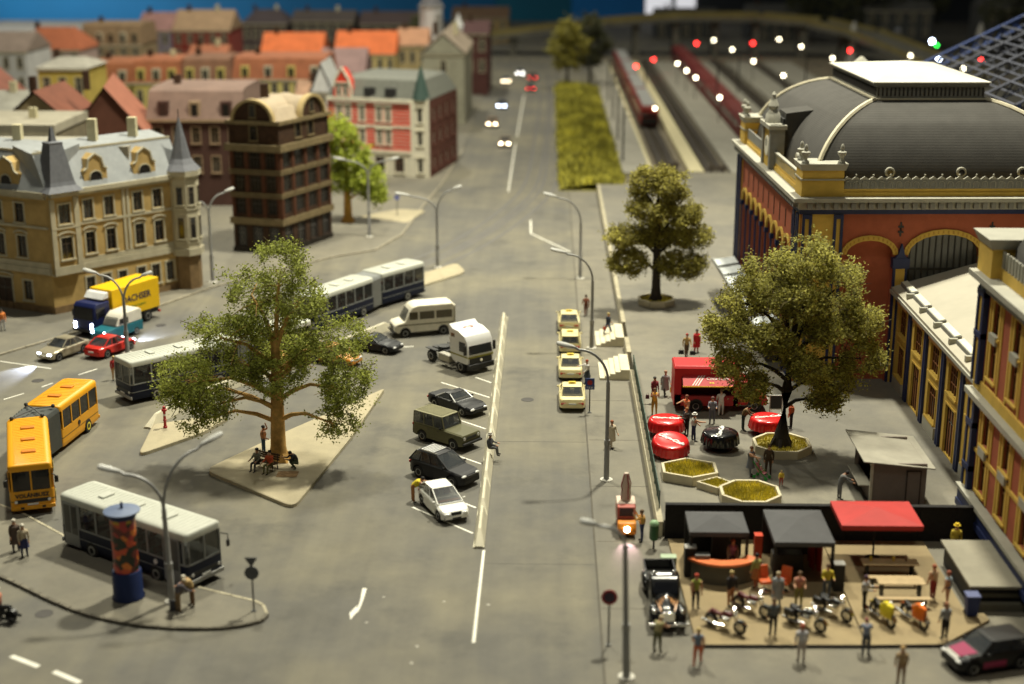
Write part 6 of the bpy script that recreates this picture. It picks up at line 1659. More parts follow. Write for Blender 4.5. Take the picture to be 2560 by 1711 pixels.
# ================================================================== buildings
PANE = M('pane_dark', (.020, .018, .017), .12, spec=.6)
CURT = M('curtain', (.20, .19, .19), .8)
WC = {}
def window(parent, p, ang, z, w, h, frame, hood=None, sash=None, mull=1, depth=.16, sill=True, surround=.13, trans=1, door=False, curtain=False):
    """window: surround (part) with pane, bars and hood as sub-parts; local x along the wall, -y outward"""
    key = (w, h, frame.name, hood, mull, surround, trans, door, sash and sash.name)
    s_ = sash or frame
    first = key not in WC
    if first:
        m = MB()
        if surround > 0:
            m.box(-w / 2 - surround, -.06, -.02, -w / 2, .02, h); m.box(w / 2, -.06, -.02, w / 2 + surround, .02, h); m.box(-w / 2 - surround, -.07, h, w / 2 + surround, .02, h + surround)
        if sill and not door: m.box(-w / 2 - surround - .06, -.16, -.14, w / 2 + surround + .06, .02, -.021)
        if hood == 'arc':
            n = 8; W = w / 2 + surround + .1
            for k in range(n):
                a0, a1 = PI * (.18 + .64 * k / n), PI * (.18 + .64 * (k + 1) / n); zz = h + surround + .02
                f = lambda a, r: (-math.cos(a) * W / math.cos(PI * .18), zz - math.sin(PI * .18) * r * .62 + math.sin(a) * r * .62)
                x0, z0 = f(a0, .75); x1, z1 = f(a1, .75)
                m.hexa([(x0, -.16, z0), (x1, -.16, z1), (x1, .02, z1), (x0, .02, z0)], [(x0, -.16, z0 + .13), (x1, -.16, z1 + .13), (x1, .02, z1 + .13), (x0, .02, z0 + .13)])
        elif hood == 'flat': m.box(-w / 2 - surround - .1, -.2, h + surround, w / 2 + surround + .1, .02, h + surround + .14)
        fm = m.mesh('door' if door else 'window'); fm.materials.append(frame)
        pm_ = MB().box(-w / 2, depth - .02, 0, w / 2, depth, h).mesh('pane'); pm_.materials.append(PANE if not door else s_)
        b = MB(); b.box(-w / 2, depth - .07, 0, -w / 2 + .05, depth - .021, h); b.box(w / 2 - .05, depth - .07, 0, w / 2, depth - .021, h); b.box(-w / 2 + .05, depth - .07, h - .05, w / 2 - .05, depth - .021, h)
        for k in range(mull): x = -w / 2 + w * (k + 1) / (mull + 1); b.box(x - .025, depth - .07, 0, x + .025, depth - .021, h - .05)
        for k in range(trans): zz = h * (.68 if trans == 1 else (k + 1) / (trans + 1)); b.box(-w / 2 + .05, depth - .068, zz - .025, w / 2 - .05, depth - .021, zz + .025)
        bm_ = b.mesh('glazing_bars'); bm_.materials.append(s_ if not door else PANE)
        WC[key] = (fm, pm_, bm_)
    fm, pm_, bm_ = WC[key]
    o = bpy.data.objects.new('door' if door else 'window', fm); COL.objects.link(o); o.parent = parent; o.location = (p[0], p[1], z); o.rotation_euler = (0, 0, ang)
    for nm, me in (('pane', pm_), ('glazing_bars', bm_)):
        c = bpy.data.objects.new(nm, me); COL.objects.link(c); c.parent = o
    return o
def facade(parent, A, B, z0, z1, holes, mat, depth=.16, name='wall', thick=True):
    """wall from A to B (outside on the right hand) with real window openings; holes = (centre, width, z, height)"""
    A, B = Vector(A), Vector(B); L = (B - A).length; u = (B - A) / L; n = Vector((u.y, -u.x))
    H = [(c - w / 2, c + w / 2, z, z + h) for c, w, z, h in holes]
    xs = sorted({0, L, *[v for q in H for v in q[:2]]}); zs = sorted({z0, z1, *[v for q in H for v in q[2:]]})
    m = MB()
    def P(s, z, d=0): q = A + u * s - n * d; return (q.x, q.y, z)
    for a, b in zip(xs[:-1], xs[1:]):
        for c, d in zip(zs[:-1], zs[1:]):
            x, z = (a + b) / 2, (c + d) / 2
            if not any(q[0] < x < q[1] and q[2] < z < q[3] for q in H): m.poly([P(a, c), P(b, c), P(b, d), P(a, d)])
    for a, b, c, d in H:
        m.poly([P(a, c), P(a, d), P(a, d, depth), P(a, c, depth)]); m.poly([P(b, d), P(b, c), P(b, c, depth), P(b, d, depth)]); m.poly([P(a, d), P(b, d), P(b, d, depth), P(a, d, depth)]); m.poly([P(b, c), P(a, c), P(a, c, depth), P(b, c, depth)])
    if thick: m.poly([P(0, z0, .4), P(0, z1, .4), P(L, z1, .4), P(L, z0, .4)])
    me = m.mesh(name); me.materials.append(mat); o = bpy.data.objects.new(name, me); COL.objects.link(o); o.parent = parent
    return u, n, math.atan2(u.y, u.x), (lambda s: tuple(A + u * s))
def band(parent, A, B, z0, z1, out, mat, name='cornice', inn=.02, ext=0.0):
    A, B = Vector(A), Vector(B); u = (B - A).normalized(); n = Vector((u.y, -u.x)); A = A - u * ext; B = B + u * ext
    q = [A + n * out, B + n * out, B - n * inn, A - n * inn]
    return MB().prism([tuple(p) for p in q], z0, z1).build(name, mat, parent)

# ---------------------------------------------------------------- corner house, ochre with grey mansard
OCH = M('stucco_ochre', (.45, .31, .115), .85, var=.18, scale=.9, bump=.15); STN = M('stone_cream', (.46, .42, .30), .8, var=.15, scale=1.2); SLT = M('slate_blue', (.27, .285, .29), .7, var=.12, scale=1.5); SLD = M('slate_dark', (.13, .135, .15), .7, var=.15, scale=3); RUS = M('plinth_brown', (.20, .13, .06), .9, var=.3, scale=1.5)
SSH = M('sash_brown', (.10, .075, .05), .7)
t = thing('corner_house', 'ochre corner house with grey mansard roof and two spires', 'building', (-39.5, 112.2, .1))
P0, P1, P2 = (0, 0), (8.5, 9.4), (-10.5, 4.7)
def house_face(A, B, cols, gcols, bayskip=None):
    holes = [(c, w, z, h) for c, w in cols for z, h in ((4.5, 1.75), (7.35, 1.55))] + [(c, w, .95, 1.6) for c, w in gcols]
    u, n, a, at = facade(t, A, B, 0, 9.8, holes, OCH)
    for c, w in cols:
        window(t, at(c), a, 4.5, w, 1.75, STN, 'arc', SSH); window(t, at(c), a, 7.35, w, 1.55, STN, None, SSH)
    for c, w in gcols: window(t, at(c), a, .95, w, 1.6, STN, None, SSH)
    band(t, A, B, 0, .6, .08, RUS, 'plinth'); band(t, A, B, 3.25, 3.75, .14, STN, 'string_course'); band(t, A, B, 3.76, 4.2, .07, STN, 'string_course'); band(t, A, B, 6.95, 7.15, .12, STN, 'string_course'); band(t, A, B, 9.35, 9.6, .15, STN, 'frieze'); band(t, A, B, 9.6, 9.95, .42, STN, 'cornice', ext=.1)
    return u, n, a, at
u1, n1, a1, at1 = house_face(P0, P1, [(3.7, .85), (5.6, .85), (8.3, .85), (10.2, .85)], [(3.4, .75), (4.9, .75), (6.4, .75), (8.2, .75), (9.6, .75), (11.0, .75)])
u2, n2, a2, at2 = house_face(P2, P0, [(2.0, .95), (4.2, .95), (6.4, .95), (8.7, .95)], [(4.0, .9), (8.9, .9), (2.0, .9)])
for s in (2.75, 6.95, 7.35): band(t, at1(s - .12), at1(s + .12), 4.2, 9.35, .1, STN, 'pilaster')
window(t, at2(6.5), a2, .02, 1.5, 2.6, STN, 'arc', M('door_wood', (.05, .03, .02), .7), mull=1, door=True, depth=-.02)
# corner bay
bo = Vector(n1) * .55
bA, bB = Vector(at1(.02)) + bo, Vector(at1(2.5)) + bo
u_, n_, a_, at_ = facade(t, bA, bB, 3.3, 9.8, [(1.24, 1.0, 4.5, 1.75), (1.24, 1.0, 7.35, 1.55)], OCH)
for z, h, hd in ((4.5, 1.75, 'arc'), (7.35, 1.55, None)): window(t, at_(1.24), a_, z, 1.0, h, STN, hd, SSH)
MB().prism([tuple(Vector(at1(0))), tuple(Vector(at1(2.52))), tuple(Vector(at1(2.52)) + bo * .98), tuple(Vector(at1(0)) + bo * .98)], 3.2, 3.31).build('bay_floor', STN, t)
for q in ((at1(.02), bA), (bB, at1(2.5))): facade(t, q[0] if q[0] != bB else bB, q[1], 3.3, 9.8, [], OCH, thick=False)
for s in (.2, 2.28): band(t, at_(s - .2), at_(s + .2), 3.9, 9.4, .1, STN, 'pilaster')
for z0_, z1_, o_ in ((3.25, 3.9, .12), (6.95, 7.15, .12), (9.55, 9.95, .35)): band(t, bA, bB, z0_, z1_, o_, STN, 'string_course', inn=.5)
# right octagonal bay
cb = Vector(P1) + Vector((u1.x, u1.y)) * .1
oc = [tuple(cb + Vector((math.cos(R(22.5 + 45 * k)), math.sin(R(22.5 + 45 * k)))) * 1.35) for k in range(8)]
MB().prism(oc, 3.2, 10.2).build('corner_turret', STN, t)
for z0_, z1_, r_ in ((3.0, 3.6, 1.12), (4.0, 4.25, 1.05), (6.9, 7.15, 1.07), (9.8, 10.25, 1.2)):
    MB().prism([tuple(cb + (Vector(p) - cb) * r_) for p in oc], z0_, z1_).build('turret_moulding', STN, t)
for k in range(8):
    mid = (Vector(oc[k]) + Vector(oc[(k + 1) % 8])) / 2; ang = math.atan2((mid - cb).y, (mid - cb).x)
    if math.cos(ang + PI / 3.2) > .2:
        for z, h in ((4.5, 1.8), (7.4, 1.5)): window(t, tuple(mid), ang + PI / 2, z, .5, h, STN, None, SSH, mull=0, depth=-.01, surround=.08)
MB().prism([tuple(cb + (Vector(p) - cb) * .9) for p in oc], 0, 3.1).build('turret_base', RUS, t)
m = MB(); m.loft([[(cb.x + (p[0] - cb.x) * f, cb.y + (p[1] - cb.y) * f, z) for p in oc] for f, z in ((1.2, 10.26), (.85, 10.75), (.62, 11.2), (.05, 14.6))]); m.build('spire', SLD, t)
MB().tube([(cb.x, cb.y, 14.5), (cb.x, cb.y, 15.3)], .04, 5).build('finial', BLKP, t)
# mansard roofs
def mansard(A, B, z0, z1, inset, top, mat, flat=3.0, e0=0, e1=0):
    A, B = Vector(A), Vector(B); u = (B - A).normalized(); n = Vector((u.y, -u.x))
    m = MB(); a0, b0 = A + n * .2 - u * e0, B + n * .2 + u * e1; a1_, b1_ = A - n * inset, B - n * inset; a2_, b2_ = A - n * (inset + flat), B - n * (inset + flat)
    m.add([(a0.x, a0.y, z0), (b0.x, b0.y, z0), (b1_.x, b1_.y, z1), (a1_.x, a1_.y, z1), (b2_.x, b2_.y, top), (a2_.x, a2_.y, top), (a2_.x, a2_.y, z0), (b2_.x, b2_.y, z0)], [(0, 1, 2, 3), (3, 2, 4, 5), (5, 4, 7, 6), (0, 3, 5, 6), (1, 7, 4, 2)])
    m.build('roof', mat, t)
    band(t, a1_ , b1_, z1 - .03, z1 + .14, .06, STN, 'roof_rail')
mansard(P0, P1, 9.95, 12.8, 1.4, 13.2, SLT); mansard(P2, P0, 9.95, 12.8, 1.4, 13.2, SLT)
def dormer(at, s, n, u, a, z, w=1.5):
    b = Vector(at(s)); o = thing_part = None
    prof = [(-w / 2, 0), (w / 2, 0), (w / 2, 1.2), (w * .36, 1.4), (w * .28, 2.1), (0, 2.5), (-w * .28, 2.1), (-w * .36, 1.4), (-w / 2, 1.2)]
    m = MB(); f = b + n * -.05; k = b - n * 2.2
    pts0 = [(f.x + u.x * x, f.y + u.y * x, z + zz) for x, zz in prof]; pts1 = [(k.x + u.x * x, k.y + u.y * x, z + zz) for x, zz in prof]
    m.loft([pts0, pts1]); d = m.build('dormer', OCH, t)
    rim = MB(); q = prof[2:]; rim.tube([(f.x + n.x * .05 + u.x * x, f.y + n.y * .05 + u.y * x, z + zz + .03) for x, zz in q], .10, 5); rim.build('dormer_moulding', STN, d)
    m = MB(); aw = .55; pr_ = [(-aw, .1), (aw, .1), (aw, .7)] + [(aw * math.cos(PI * j / 6), .7 + aw * .8 * math.sin(PI * j / 6)) for j in range(1, 6)] + [(-aw, .7)]
    m.loft([[(f.x + n.x * e + u.x * x, f.y + n.y * e + u.y * x, z + zz) for x, zz in pr_] for e in (.0, .03)]); m.build('dormer_pane', PANE, d)
    m = MB(); m.tube([(f.x + n.x * .05 + u.x * x, f.y + n.y * .05 + u.y * x, z + zz) for x, zz in pr_ + pr_[:1]], .06, 5); m.build('dormer_frame', STN, d)
for s in (4.65, 9.2): dormer(at1, s, n1, u1, a1, 9.98, 2.1)
for s in (3.2, 7.6): dormer(at2, s, n2, u2, a2, 9.98, 2.6)
bc = (bA + bB) / 2 - Vector(n1) * .9
sq = [bc + Vector((u1.x, u1.y)) * sx * .95 + Vector((n1.x, n1.y)) * sy * .95 for sx, sy in ((-1, -1), (1, -1), (1, 1), (-1, 1))]
m = MB(); m.loft([[(bc.x + (p.x - bc.x) * f, bc.y + (p.y - bc.y) * f, z) for p in sq] for f, z in ((1.65, 9.96), (1.2, 10.4), (1.1, 10.7), (.58, 13.6), (.62, 13.75), (.25, 13.85), (.10, 14.9))]); m.build('spire', SLD, t)
for x, y, h_ in ((2.0, 7.0, 2.4), (4.6, 9.6, 2.2), (-4.0, 6.4, 2.0)):
    MB().box(x - .35, y - .35, 12.4, x + .35, y + .35, 12.4 + h_).build('chimney', M('chimney_cream', (.55, .50, .32), .85), t)
MB().box(-8, 6.5, 9.9, 5, 12, 12.6).build('rear_roof', M('roof_flat_grey', (.32, .30, .24), .85, var=.1, scale=.5), t)

# ---------------------------------------------------------------- dark brick tower house with barrel gables
BRK = M('brick_dark', (.055, .027, .013), .85, var=.45, scale=2.5, bump=.3); BST = M('brick_stone', (.21, .16, .08), .85, var=.25, scale=1.5); BRF = M('barrel_roof', (.36, .29, .20), .8, var=.12, scale=.8); BDK = M('shop_dark', (.028, .022, .016), .7, var=.2)
t = thing('brick_tower', 'dark brown brick tower house with round barrel gables', 'building', (-24.9, 134.2, .1))
Cn, Lf, Rt = Vector((0, 0)), Vector((-4.9, 1.3)), Vector((3.5, 7.8))
Bk = Lf + (Rt - Cn)
for A, B, ncol in ((Lf, Cn, 3), (Cn, Rt, 4), (Rt, Bk, 0), (Bk, Lf, 0)):
    Ln = (B - A).length; cols = [Ln * (k + .5) / ncol for k in range(ncol)] if ncol else []
    wd = Ln / max(1, ncol) * .62
    holes = [(c, wd, z, 1.45) for c in cols for z in (3.75, 5.95, 8.15)] + [(c, wd * .9, .6, 1.9) for c in cols] + [(c, wd * .7, 10.75, 1.3) for c in cols[1:-1] or cols[:1]]
    if ncol == 0: holes = []
    u, n, a, at = facade(t, A, B, 0, 12.3, holes, BRK)
    for c in cols:
        for z in (3.75, 5.95, 8.15): window(t, at(c), a, z, wd, 1.45, BRK, None, M('tower_sash', (.08, .07, .055), .7), mull=2, surround=.0, sill=False)
        window(t, at(c), a, .6, wd * .9, 1.9, BDK, None, M('shop_sash', (.16, .15, .14), .6), mull=1, surround=.05)
    for c in cols[1:-1] or cols[:1]: window(t, at(c), a, 10.75, wd * .7, 1.3, BST, None, M('tower_sash', None), mull=1, surround=.08)
    band(t, A, B, 0, .5, .1, BDK, 'plinth', ext=.08); band(t, A, B, 2.75, 3.35, .22, BST, 'string_course', ext=.2)
    for z in (5.35, 7.55): band(t, A, B, z, z + .16, .16, BST, 'string_course', ext=.14); band(t, A, B, z + .26, z + .42, .18, BST, 'string_course', ext=.16)
    band(t, A, B, 9.72, 10.35, .38, BST, 'cornice', ext=.36); band(t, A, B, 12.2, 12.55, .25, BST, 'cornice', ext=.22)
    for k in range(ncol + 1):
        s = max(.2, min(Ln - .2, Ln * k / max(1, ncol))); band(t, at(s - .17), at(s + .17), 3.36, 9.7, .1, M('brick_red', (.10, .035, .015), .85, var=.3, scale=3), 'pilaster')
def barrel(A, B, D, r_, zc):
    """half-round roof from the face A-B back along D"""
    A, B = Vector(A), Vector(B); c = (A + B) / 2; u = (B - A).normalized(); n = Vector((u.y, -u.x)); n_ = 14
    ring = lambda o_, r: [(c.x + n.x * o_ + u.x * r * math.cos(PI * k / n_), c.y + n.y * o_ + u.y * r * math.cos(PI * k / n_), zc + r * .92 * math.sin(PI * k / n_)) for k in range(n_ + 1)]
    m = MB(); m.loft([ring(-.3, r_), ring(-D, r_)]); m.build('barrel_roof', BRF, t, smooth=True)
    m = MB(); m.loft([ring(.28, r_ * 1.12), ring(.28, r_ * .98), ring(-.32, r_ * .98), ring(-.32, r_ * 1.12), ring(.28, r_ * 1.12)], False, False, False); m.build('gable_arch', M('gable_trim', (.42, .32, .15), .8), t, smooth=True, angle=50)
    m = MB(); m.loft([ring(-.02, r_ * .99), ring(-.3, r_ * .99)]); m.build('gable_wall', BRK, t)
    window(t, tuple(c - n * .0), math.atan2(u.y, u.x), zc + .35, .55, 1.1, BST, None, M('tower_sash', None), mull=0, surround=.08, depth=-.01)
barrel(Lf, Cn, 7.5, 1.95, 12.55); barrel(Cn + (Rt - Cn) * .40, Cn + (Rt - Cn) * .92, 4.5, 1.95, 12.55)
ctr = (Lf + Rt) / 2
MB().prism([tuple(ctr + (p - ctr) * .97) for p in (Lf, Cn, Rt, Bk)], 12.5, 13.6, [tuple(ctr + (p - ctr) * .62) for p in (Lf, Cn, Rt, Bk)]).build('roof', BRF, t)
MB().box(-2.2, 3.6, 13.2, -1.5, 4.3, 15.6).build('chimney', BRK, t)

# ---------------------------------------------------------------- red and white striped house
RDW = M('house_red', (.68, .045, .02), .8, var=.15, scale=1.5); CW = M('house_white', (.70, .66, .52), .8, var=.1); GRN = M('roof_green', (.15, .155, .13), .7, var=.15); MAR = M('house_maroon', (.14, .05, .035), .85, var=.3, scale=1)
t = thing('striped_house', 'red and white banded house with green mansard and stepped gable', 'building', (-27.2, 180.2, .1))
A, B, Cc = Vector((0, 0)), Vector((10.6, -3.6)), Vector((12.9, -3.9))
cols = [1.6, 2.8, 4.7, 7.0, 8.2]
u, n, a, at = facade(t, A, B, 2.9, 9.2, [(c, .62, z, 1.7) for c in cols for z in (3.9, 6.7)], RDW)
for c in cols:
    for z in (3.9, 6.7): window(t, at(c), a, z, .62, 1.7, CW, 'flat', CW, mull=0, surround=.2)
g_ = [1.5, 4.3, 7.0, 9.6]
facade(t, A, B, 0, 2.9, [(c, 1.3, .5, 1.9) for c in g_], CW)
for k, c in enumerate(g_): window(t, at(c), a, .5, 1.3, 1.9, CW, None, M('shop_brown', (.20, .09, .04), .7), mull=1 + k % 2, surround=.1)
for z in [3.25 + .42 * k for k in range(14)]: band(t, A, B, z, z + .09, .014, CW, 'white_band')
band(t, A, B, 2.8, 3.15, .15, CW, 'string_course'); band(t, A, B, 5.95, 6.15, .1, CW, 'string_course'); band(t, A, B, 9.0, 9.45, .3, CW, 'cornice')
u2_, n2_, a2_, at2_ = facade(t, B, Cc, 0, 9.5, [(1.15, .6, z, 1.7) for z in (.6, 3.9, 6.7)], CW)
for z in (.6, 3.9, 6.7): window(t, at2_(1.15), a2_, z, .6, 1.7, CW, 'flat', CW, mull=0, surround=.15)
D_ = Cc + Vector((2.6, 13)); facade(t, Cc, D_, 0, 9.4, [(c, .8, z, 1.7) for c in (2, 5, 8, 11) for z in (.8, 3.9, 6.7)], MAR)
sd = (D_ - Cc).normalized()
for c in (2, 5, 8, 11):
    for z in (.8, 3.9, 6.7): window(t, tuple(Cc + sd * c), math.atan2(sd.y, sd.x), z, .8, 1.7, MAR, None, CW, mull=0)
E_ = A + Vector((3.4, 13)); m = MB(); m.loft([[(p.x, p.y, z) for p in q] for q, z in (((A, Cc, D_, E_), 9.45), ([((A + D_) / 2) + (p - (A + D_) / 2) * .82 for p in (A, Cc, D_, E_)], 11.6), ([((A + D_) / 2) + (p - (A + D_) / 2) * .6 for p in (A, Cc, D_, E_)], 11.9))]); m.build('roof', GRN, t)
m = MB(); gp = [(1.0, 9.2), (3.4, 9.2), (3.4, 10.6), (3.1, 11.6), (2.6, 12.4), (2.2, 13.0), (1.8, 12.4), (1.3, 11.6), (1.0, 10.6)]
m.loft([[(at(s)[0] + n.x * e, at(s)[1] + n.y * e, z) for s, z in gp] for e in (.12, -1.2)]); gb = m.build('stepped_gable', RDW, t)
m = MB(); m.tube([(at(s)[0] + n.x * .15, at(s)[1] + n.y * .15, z) for s, z in gp[1:]], .16, 5); m.build('gable_trim', CW, gb)
for s in (1.75, 2.65): window(t, (at(s)[0] + n.x * .12, at(s)[1] + n.y * .12), a, 9.7, .5, 1.3, CW, 'flat', CW, mull=0, depth=-.01)
for s in (5.6, 8.4): q = Vector(at(s)) - n * .6; MB().box(q.x - .7, q.y - .4, 9.7, q.x + .7, q.y + .9, 10.7).build('dormer', BLKP, t)
m = MB(); c8 = ngon(Cc.x - 1.0, Cc.y + .9, 1.2, 8, 22.5); m.loft([[(Cc.x - 1.0 + (x - Cc.x + 1.0) * f, Cc.y + .9 + (y - Cc.y - .9) * f, z) for x, y in c8] for f, z in ((1.0, 9.4), (.75, 10.4), (.04, 13.6))]); m.build('corner_spire', M('spire_green', (.05, .09, .075), .7), t)

# ---------------------------------------------------------------- the town behind: each house its own thing
def town_house(label, x0, x1, y, depth, eave, ridge, wall, roof, kind='gable', nw=5, floors=3, dorm=0, trim=None, chim=1, rot=0.0, glow=None):
    w = x1 - x0
    t = thing('town_house', label, 'building', ((x0 + x1) / 2, y, .05), R(rot))
    W_ = M('wall_%d_%d_%d' % tuple(int(c * 255) for c in wall), wall, .9, var=.2, scale=.5); F_ = M('tile_%d_%d_%d' % tuple(int(c * 255) for c in roof), roof, .85, var=.2, scale=.6); T_ = trim or STN
    a = w / 2; A, B = (-a, 0), (a, 0)
    nf = max(1, min(floors, int(eave / 2.6))); fh = eave / nf
    cols = [w * (k + .5) / nw for k in range(nw)]; ww = min(.9, w / nw * .5)
    vis = [z for z in (fh * (nf - 1) + .6, fh * (nf - 2) + .6) if z > 0]
    u, n, ang, at = facade(t, A, B, 0, eave, [(c, ww, z, fh * .55) for c in cols for z in vis], W_)
    for c in cols:
        for z in vis: window(t, at(c), ang, z, round(ww, 2), round(fh * .55, 2), T_, None, None, mull=1, surround=.1)
    for q in (((a, 0), (a, depth)), ((a, depth), (-a, depth)), ((-a, depth), (-a, 0))): facade(t, q[0], q[1], 0, eave, [], W_, thick=False)
    band(t, A, B, eave - .3, eave, .25, T_, 'cornice', ext=.2)
    d = depth
    if kind == 'gable':
        m = MB(); e = .35; m.add([(-a - .2, -e, eave), (a + .2, -e, eave), (a + .2, d / 2, ridge), (-a - .2, d / 2, ridge), (-a - .2, d + e, eave), (a + .2, d + e, eave)], [(0, 1, 2, 3), (3, 2, 5, 4), (0, 3, 4), (1, 5, 2), (0, 4, 5, 1)])
    elif kind == 'front':
        m = MB(); m.add([(-a - .3, -.3, eave), (0, -.3, ridge), (a + .3, -.3, eave), (-a - .3, d, eave), (0, d, ridge), (a + .3, d, eave)], [(0, 1, 4, 3), (1, 2, 5, 4), (3, 4, 5), (0, 3, 5, 2)]); g = MB().add([(-a, .0, eave), (a, .0, eave), (0, .0, ridge - .3)], [(0, 1, 2)]).build('gable_wall', W_, t)
    elif kind == 'hip':
        m = MB(); m.loft([[(-a - .3, -.3, eave), (a + .3, -.3, eave), (a + .3, d + .3, eave), (-a - .3, d + .3, eave)], [(-a * .55, d * .45, ridge), (a * .55, d * .45, ridge), (a * .55, d * .55, ridge), (-a * .55, d * .55, ridge)]])
    elif kind == 'mansard':
        m = MB(); m.loft([[(-a - .2, -.2, eave), (a + .2, -.2, eave), (a + .2, d, eave), (-a - .2, d, eave)], [(-a, 1.2, ridge - .3), (a, 1.2, ridge - .3), (a, d - 1, ridge - .3), (-a, d - 1, ridge - .3)], [(-a, 2.5, ridge), (a, 2.5, ridge), (a, d - 2, ridge), (-a, d - 2, ridge)]])
    else:
        m = MB(); m.box(-a - .2, -.2, eave, a + .2, d + .2, ridge)
    m.build('roof', F_, t)
    for k in range(dorm):
        x = -a + w * (k + .5) / dorm; h_ = (ridge - eave) * .55
        o = MB().hexa([(x - .6, -.05, eave + .15), (x + .6, -.05, eave + .15), (x + .6, 2.5, eave + .15), (x - .6, 2.5, eave + .15)], [(x - .6, -.05, eave + .15 + h_), (x + .6, -.05, eave + .15 + h_), (x + .6, 2.5, eave + .15 + h_), (x - .6, 2.5, eave + .15 + h_)]).build('dormer', T_ if k % 2 else W_, t)
        MB().box(x - .35, -.07, eave + .3, x + .35, -.03, eave + .05 + h_ * .9).build('dormer_pane', PANE, o)
    for k in range(chim):
        x = -a * .6 + w * .5 * k; MB().box(x - .35, d * .45, ridge - 1.0, x + .35, d * .45 + .7, ridge + 1.0).build('chimney', M('chimney_cream', None) if k % 2 else BRK, t)
    return t
town_house('salmon-roofed house with a brown front gable behind corner house', -49.5, -41.8, 150, 14, 8.8, 14.0, (.13, .05, .03), (.34, .125, .075), 'front', 4, rot=12)
town_house('low house with pale flat grey roof beside corner house', -58, -46.5, 136, 10, 11.2, 12.0, (.20, .17, .11), (.36, .33, .25), 'flat', 5, chim=2)
town_house('mauve brown mansard house beside the brick tower', -43.5, -33.2, 158, 12, 9.6, 12.8, (.075, .035, .026), (.22, .145, .115), 'mansard', 5, dorm=3, trim=M('trim_tan', (.35, .25, .15), .85))
town_house('small house with brown pointed gable and cream front', -56.5, -50.8, 152, 10, 10.6, 13.3, (.45, .36, .20), (.20, .07, .04), 'front', 3)
YW = (.52, .44, .13)
town_house('yellow terrace house with orange mansard, at the terrace end', -67.2, -61.0, 215, 11, 7.2, 10.2, YW, (.32, .115, .05), 'mansard', 4, dorm=2)
town_house('yellow terrace house with orange mansard and round dormers', -60.4, -53.6, 213, 11, 7.5, 10.8, YW, (.34, .12, .055), 'mansard', 4, dorm=3, chim=2)
town_house('yellow terrace house with dull brown mansard', -53.2, -46.4, 213, 11, 7.6, 11.0, YW, (.22, .11, .065), 'mansard', 4, dorm=3)
town_house('long yellow terrace house with salmon roof and dark dormers', -46.1, -32.5, 215, 11, 7.8, 11.0, (.56, .48, .15), (.35, .125, .06), 'mansard', 8, dorm=4)
town_house('rounded yellow town house with banded storeys', -66.3, -60, 190, 9, 11.8, 12.9, (.50, .38, .08), (.40, .38, .32), 'hip', 3)
town_house('pale house with orange-red hipped roof', -95, -83.5, 262, 12, 7.8, 11.4, (.40, .30, .27), (.36, .11, .05), 'hip', 5)
town_house('brown-roofed house with dark dormers', -86.5, -75.5, 273, 12, 7.8, 11.6, (.28, .21, .12), (.24, .16, .09), 'mansard', 5, dorm=5)
town_house('mauve-fronted narrow town house', -80.5, -74, 289, 12, 9.2, 12.4, (.22, .19, .24), (.26, .14, .13), 'gable', 3)
town_house('maroon town house with tan roof', -73.8, -62.5, 290, 12, 9.2, 12.8, (.22, .035, .025), (.30, .20, .12), 'gable', 5, chim=2)
town_house('dark distant house left of the orange roofs', -68.5, -58.5, 331, 12, 7.6, 10.4, (.07, .05, .05), (.07, .055, .06), 'hip', 5, chim=2)
town_house('dark distant house behind the orange roofs', -58, -44, 335, 12, 7.8, 10.0, (.06, .055, .05), (.08, .065, .06), 'gable', 6, chim=2)
town_house('dark distant house left of the church tower', -43, -27, 338, 12, 7.0, 9.6, (.055, .05, .045), (.07, .05, .05), 'gable', 6)
town_house('cream house with bright orange roof near white gable', -52.6, -41.5, 270, 10, 6.4, 10.0, (.55, .46, .20), (.62, .15, .045), 'gable', 6)
town_house('cream house with bright orange roof beside the grey gable', -39, -28, 270, 10, 6.5, 10.3, (.55, .44, .18), (.62, .15, .045), 'gable', 6)
town_house('ochre house with pale orange roof by the church', -28.2, -22.5, 276, 10, 7.6, 10.4, (.45, .36, .18), (.46, .24, .14), 'gable', 3)
town_house('mauve-roofed house behind the striped house', -37.3, -30, 240, 10, 6.2, 9.8, (.45, .36, .18), (.28, .18, .17), 'gable', 4)
town_house('tall house with blank grey gable at the road', -19.0, -12.6, 223, 22, 10.8, 13.8, (.34, .33, .25), (.30, .24, .18), 'front', 1, chim=2)
town_house('white narrow gabled house left of the striped house', -30.2, -27.6, 187, 9, 9.2, 12.9, (.66, .66, .64), (.50, .50, .48), 'front', 1, chim=0)
town_house('dark maroon house beside the road underpass', -15, -10.6, 262, 16, 10.8, 12.6, (.09, .035, .03), (.07, .03, .03), 'gable', 2)
town_house('tan distant house beside the viaduct', -24, -10, 372, 14, 6.2, 8.6, (.28, .20, .09), (.16, .10, .06), 'gable', 5)
town_house('pale house with grey slate roof left of the terrace', -93, -84, 236, 12, 9.8, 12.6, (.45, .45, .44), (.22, .17, .14), 'gable', 4)
town_house('orange-roofed small house behind the yellow terrace', -58, -52, 236, 9, 8.2, 10.6, (.5, .42, .2), (.34, .12, .06), 'gable', 3, chim=2)
town_house('brick-roofed house beside the rounded yellow house', -75.5, -67.5, 178, 12, 8.4, 12.2, (.40, .33, .18), (.24, .09, .06), 'front', 4, chim=2)
town_house('grey-roofed house behind the pale flat roof', -66, -57.5, 158, 12, 9.6, 12.0, (.42, .38, .26), (.33, .32, .27), 'gable', 4, chim=2)
town_house('brown apartment house beyond the road', -35, -25.6, 202, 9, 6.0, 8.6, (.36, .30, .16), (.42, .25, .16), 'gable', 4)
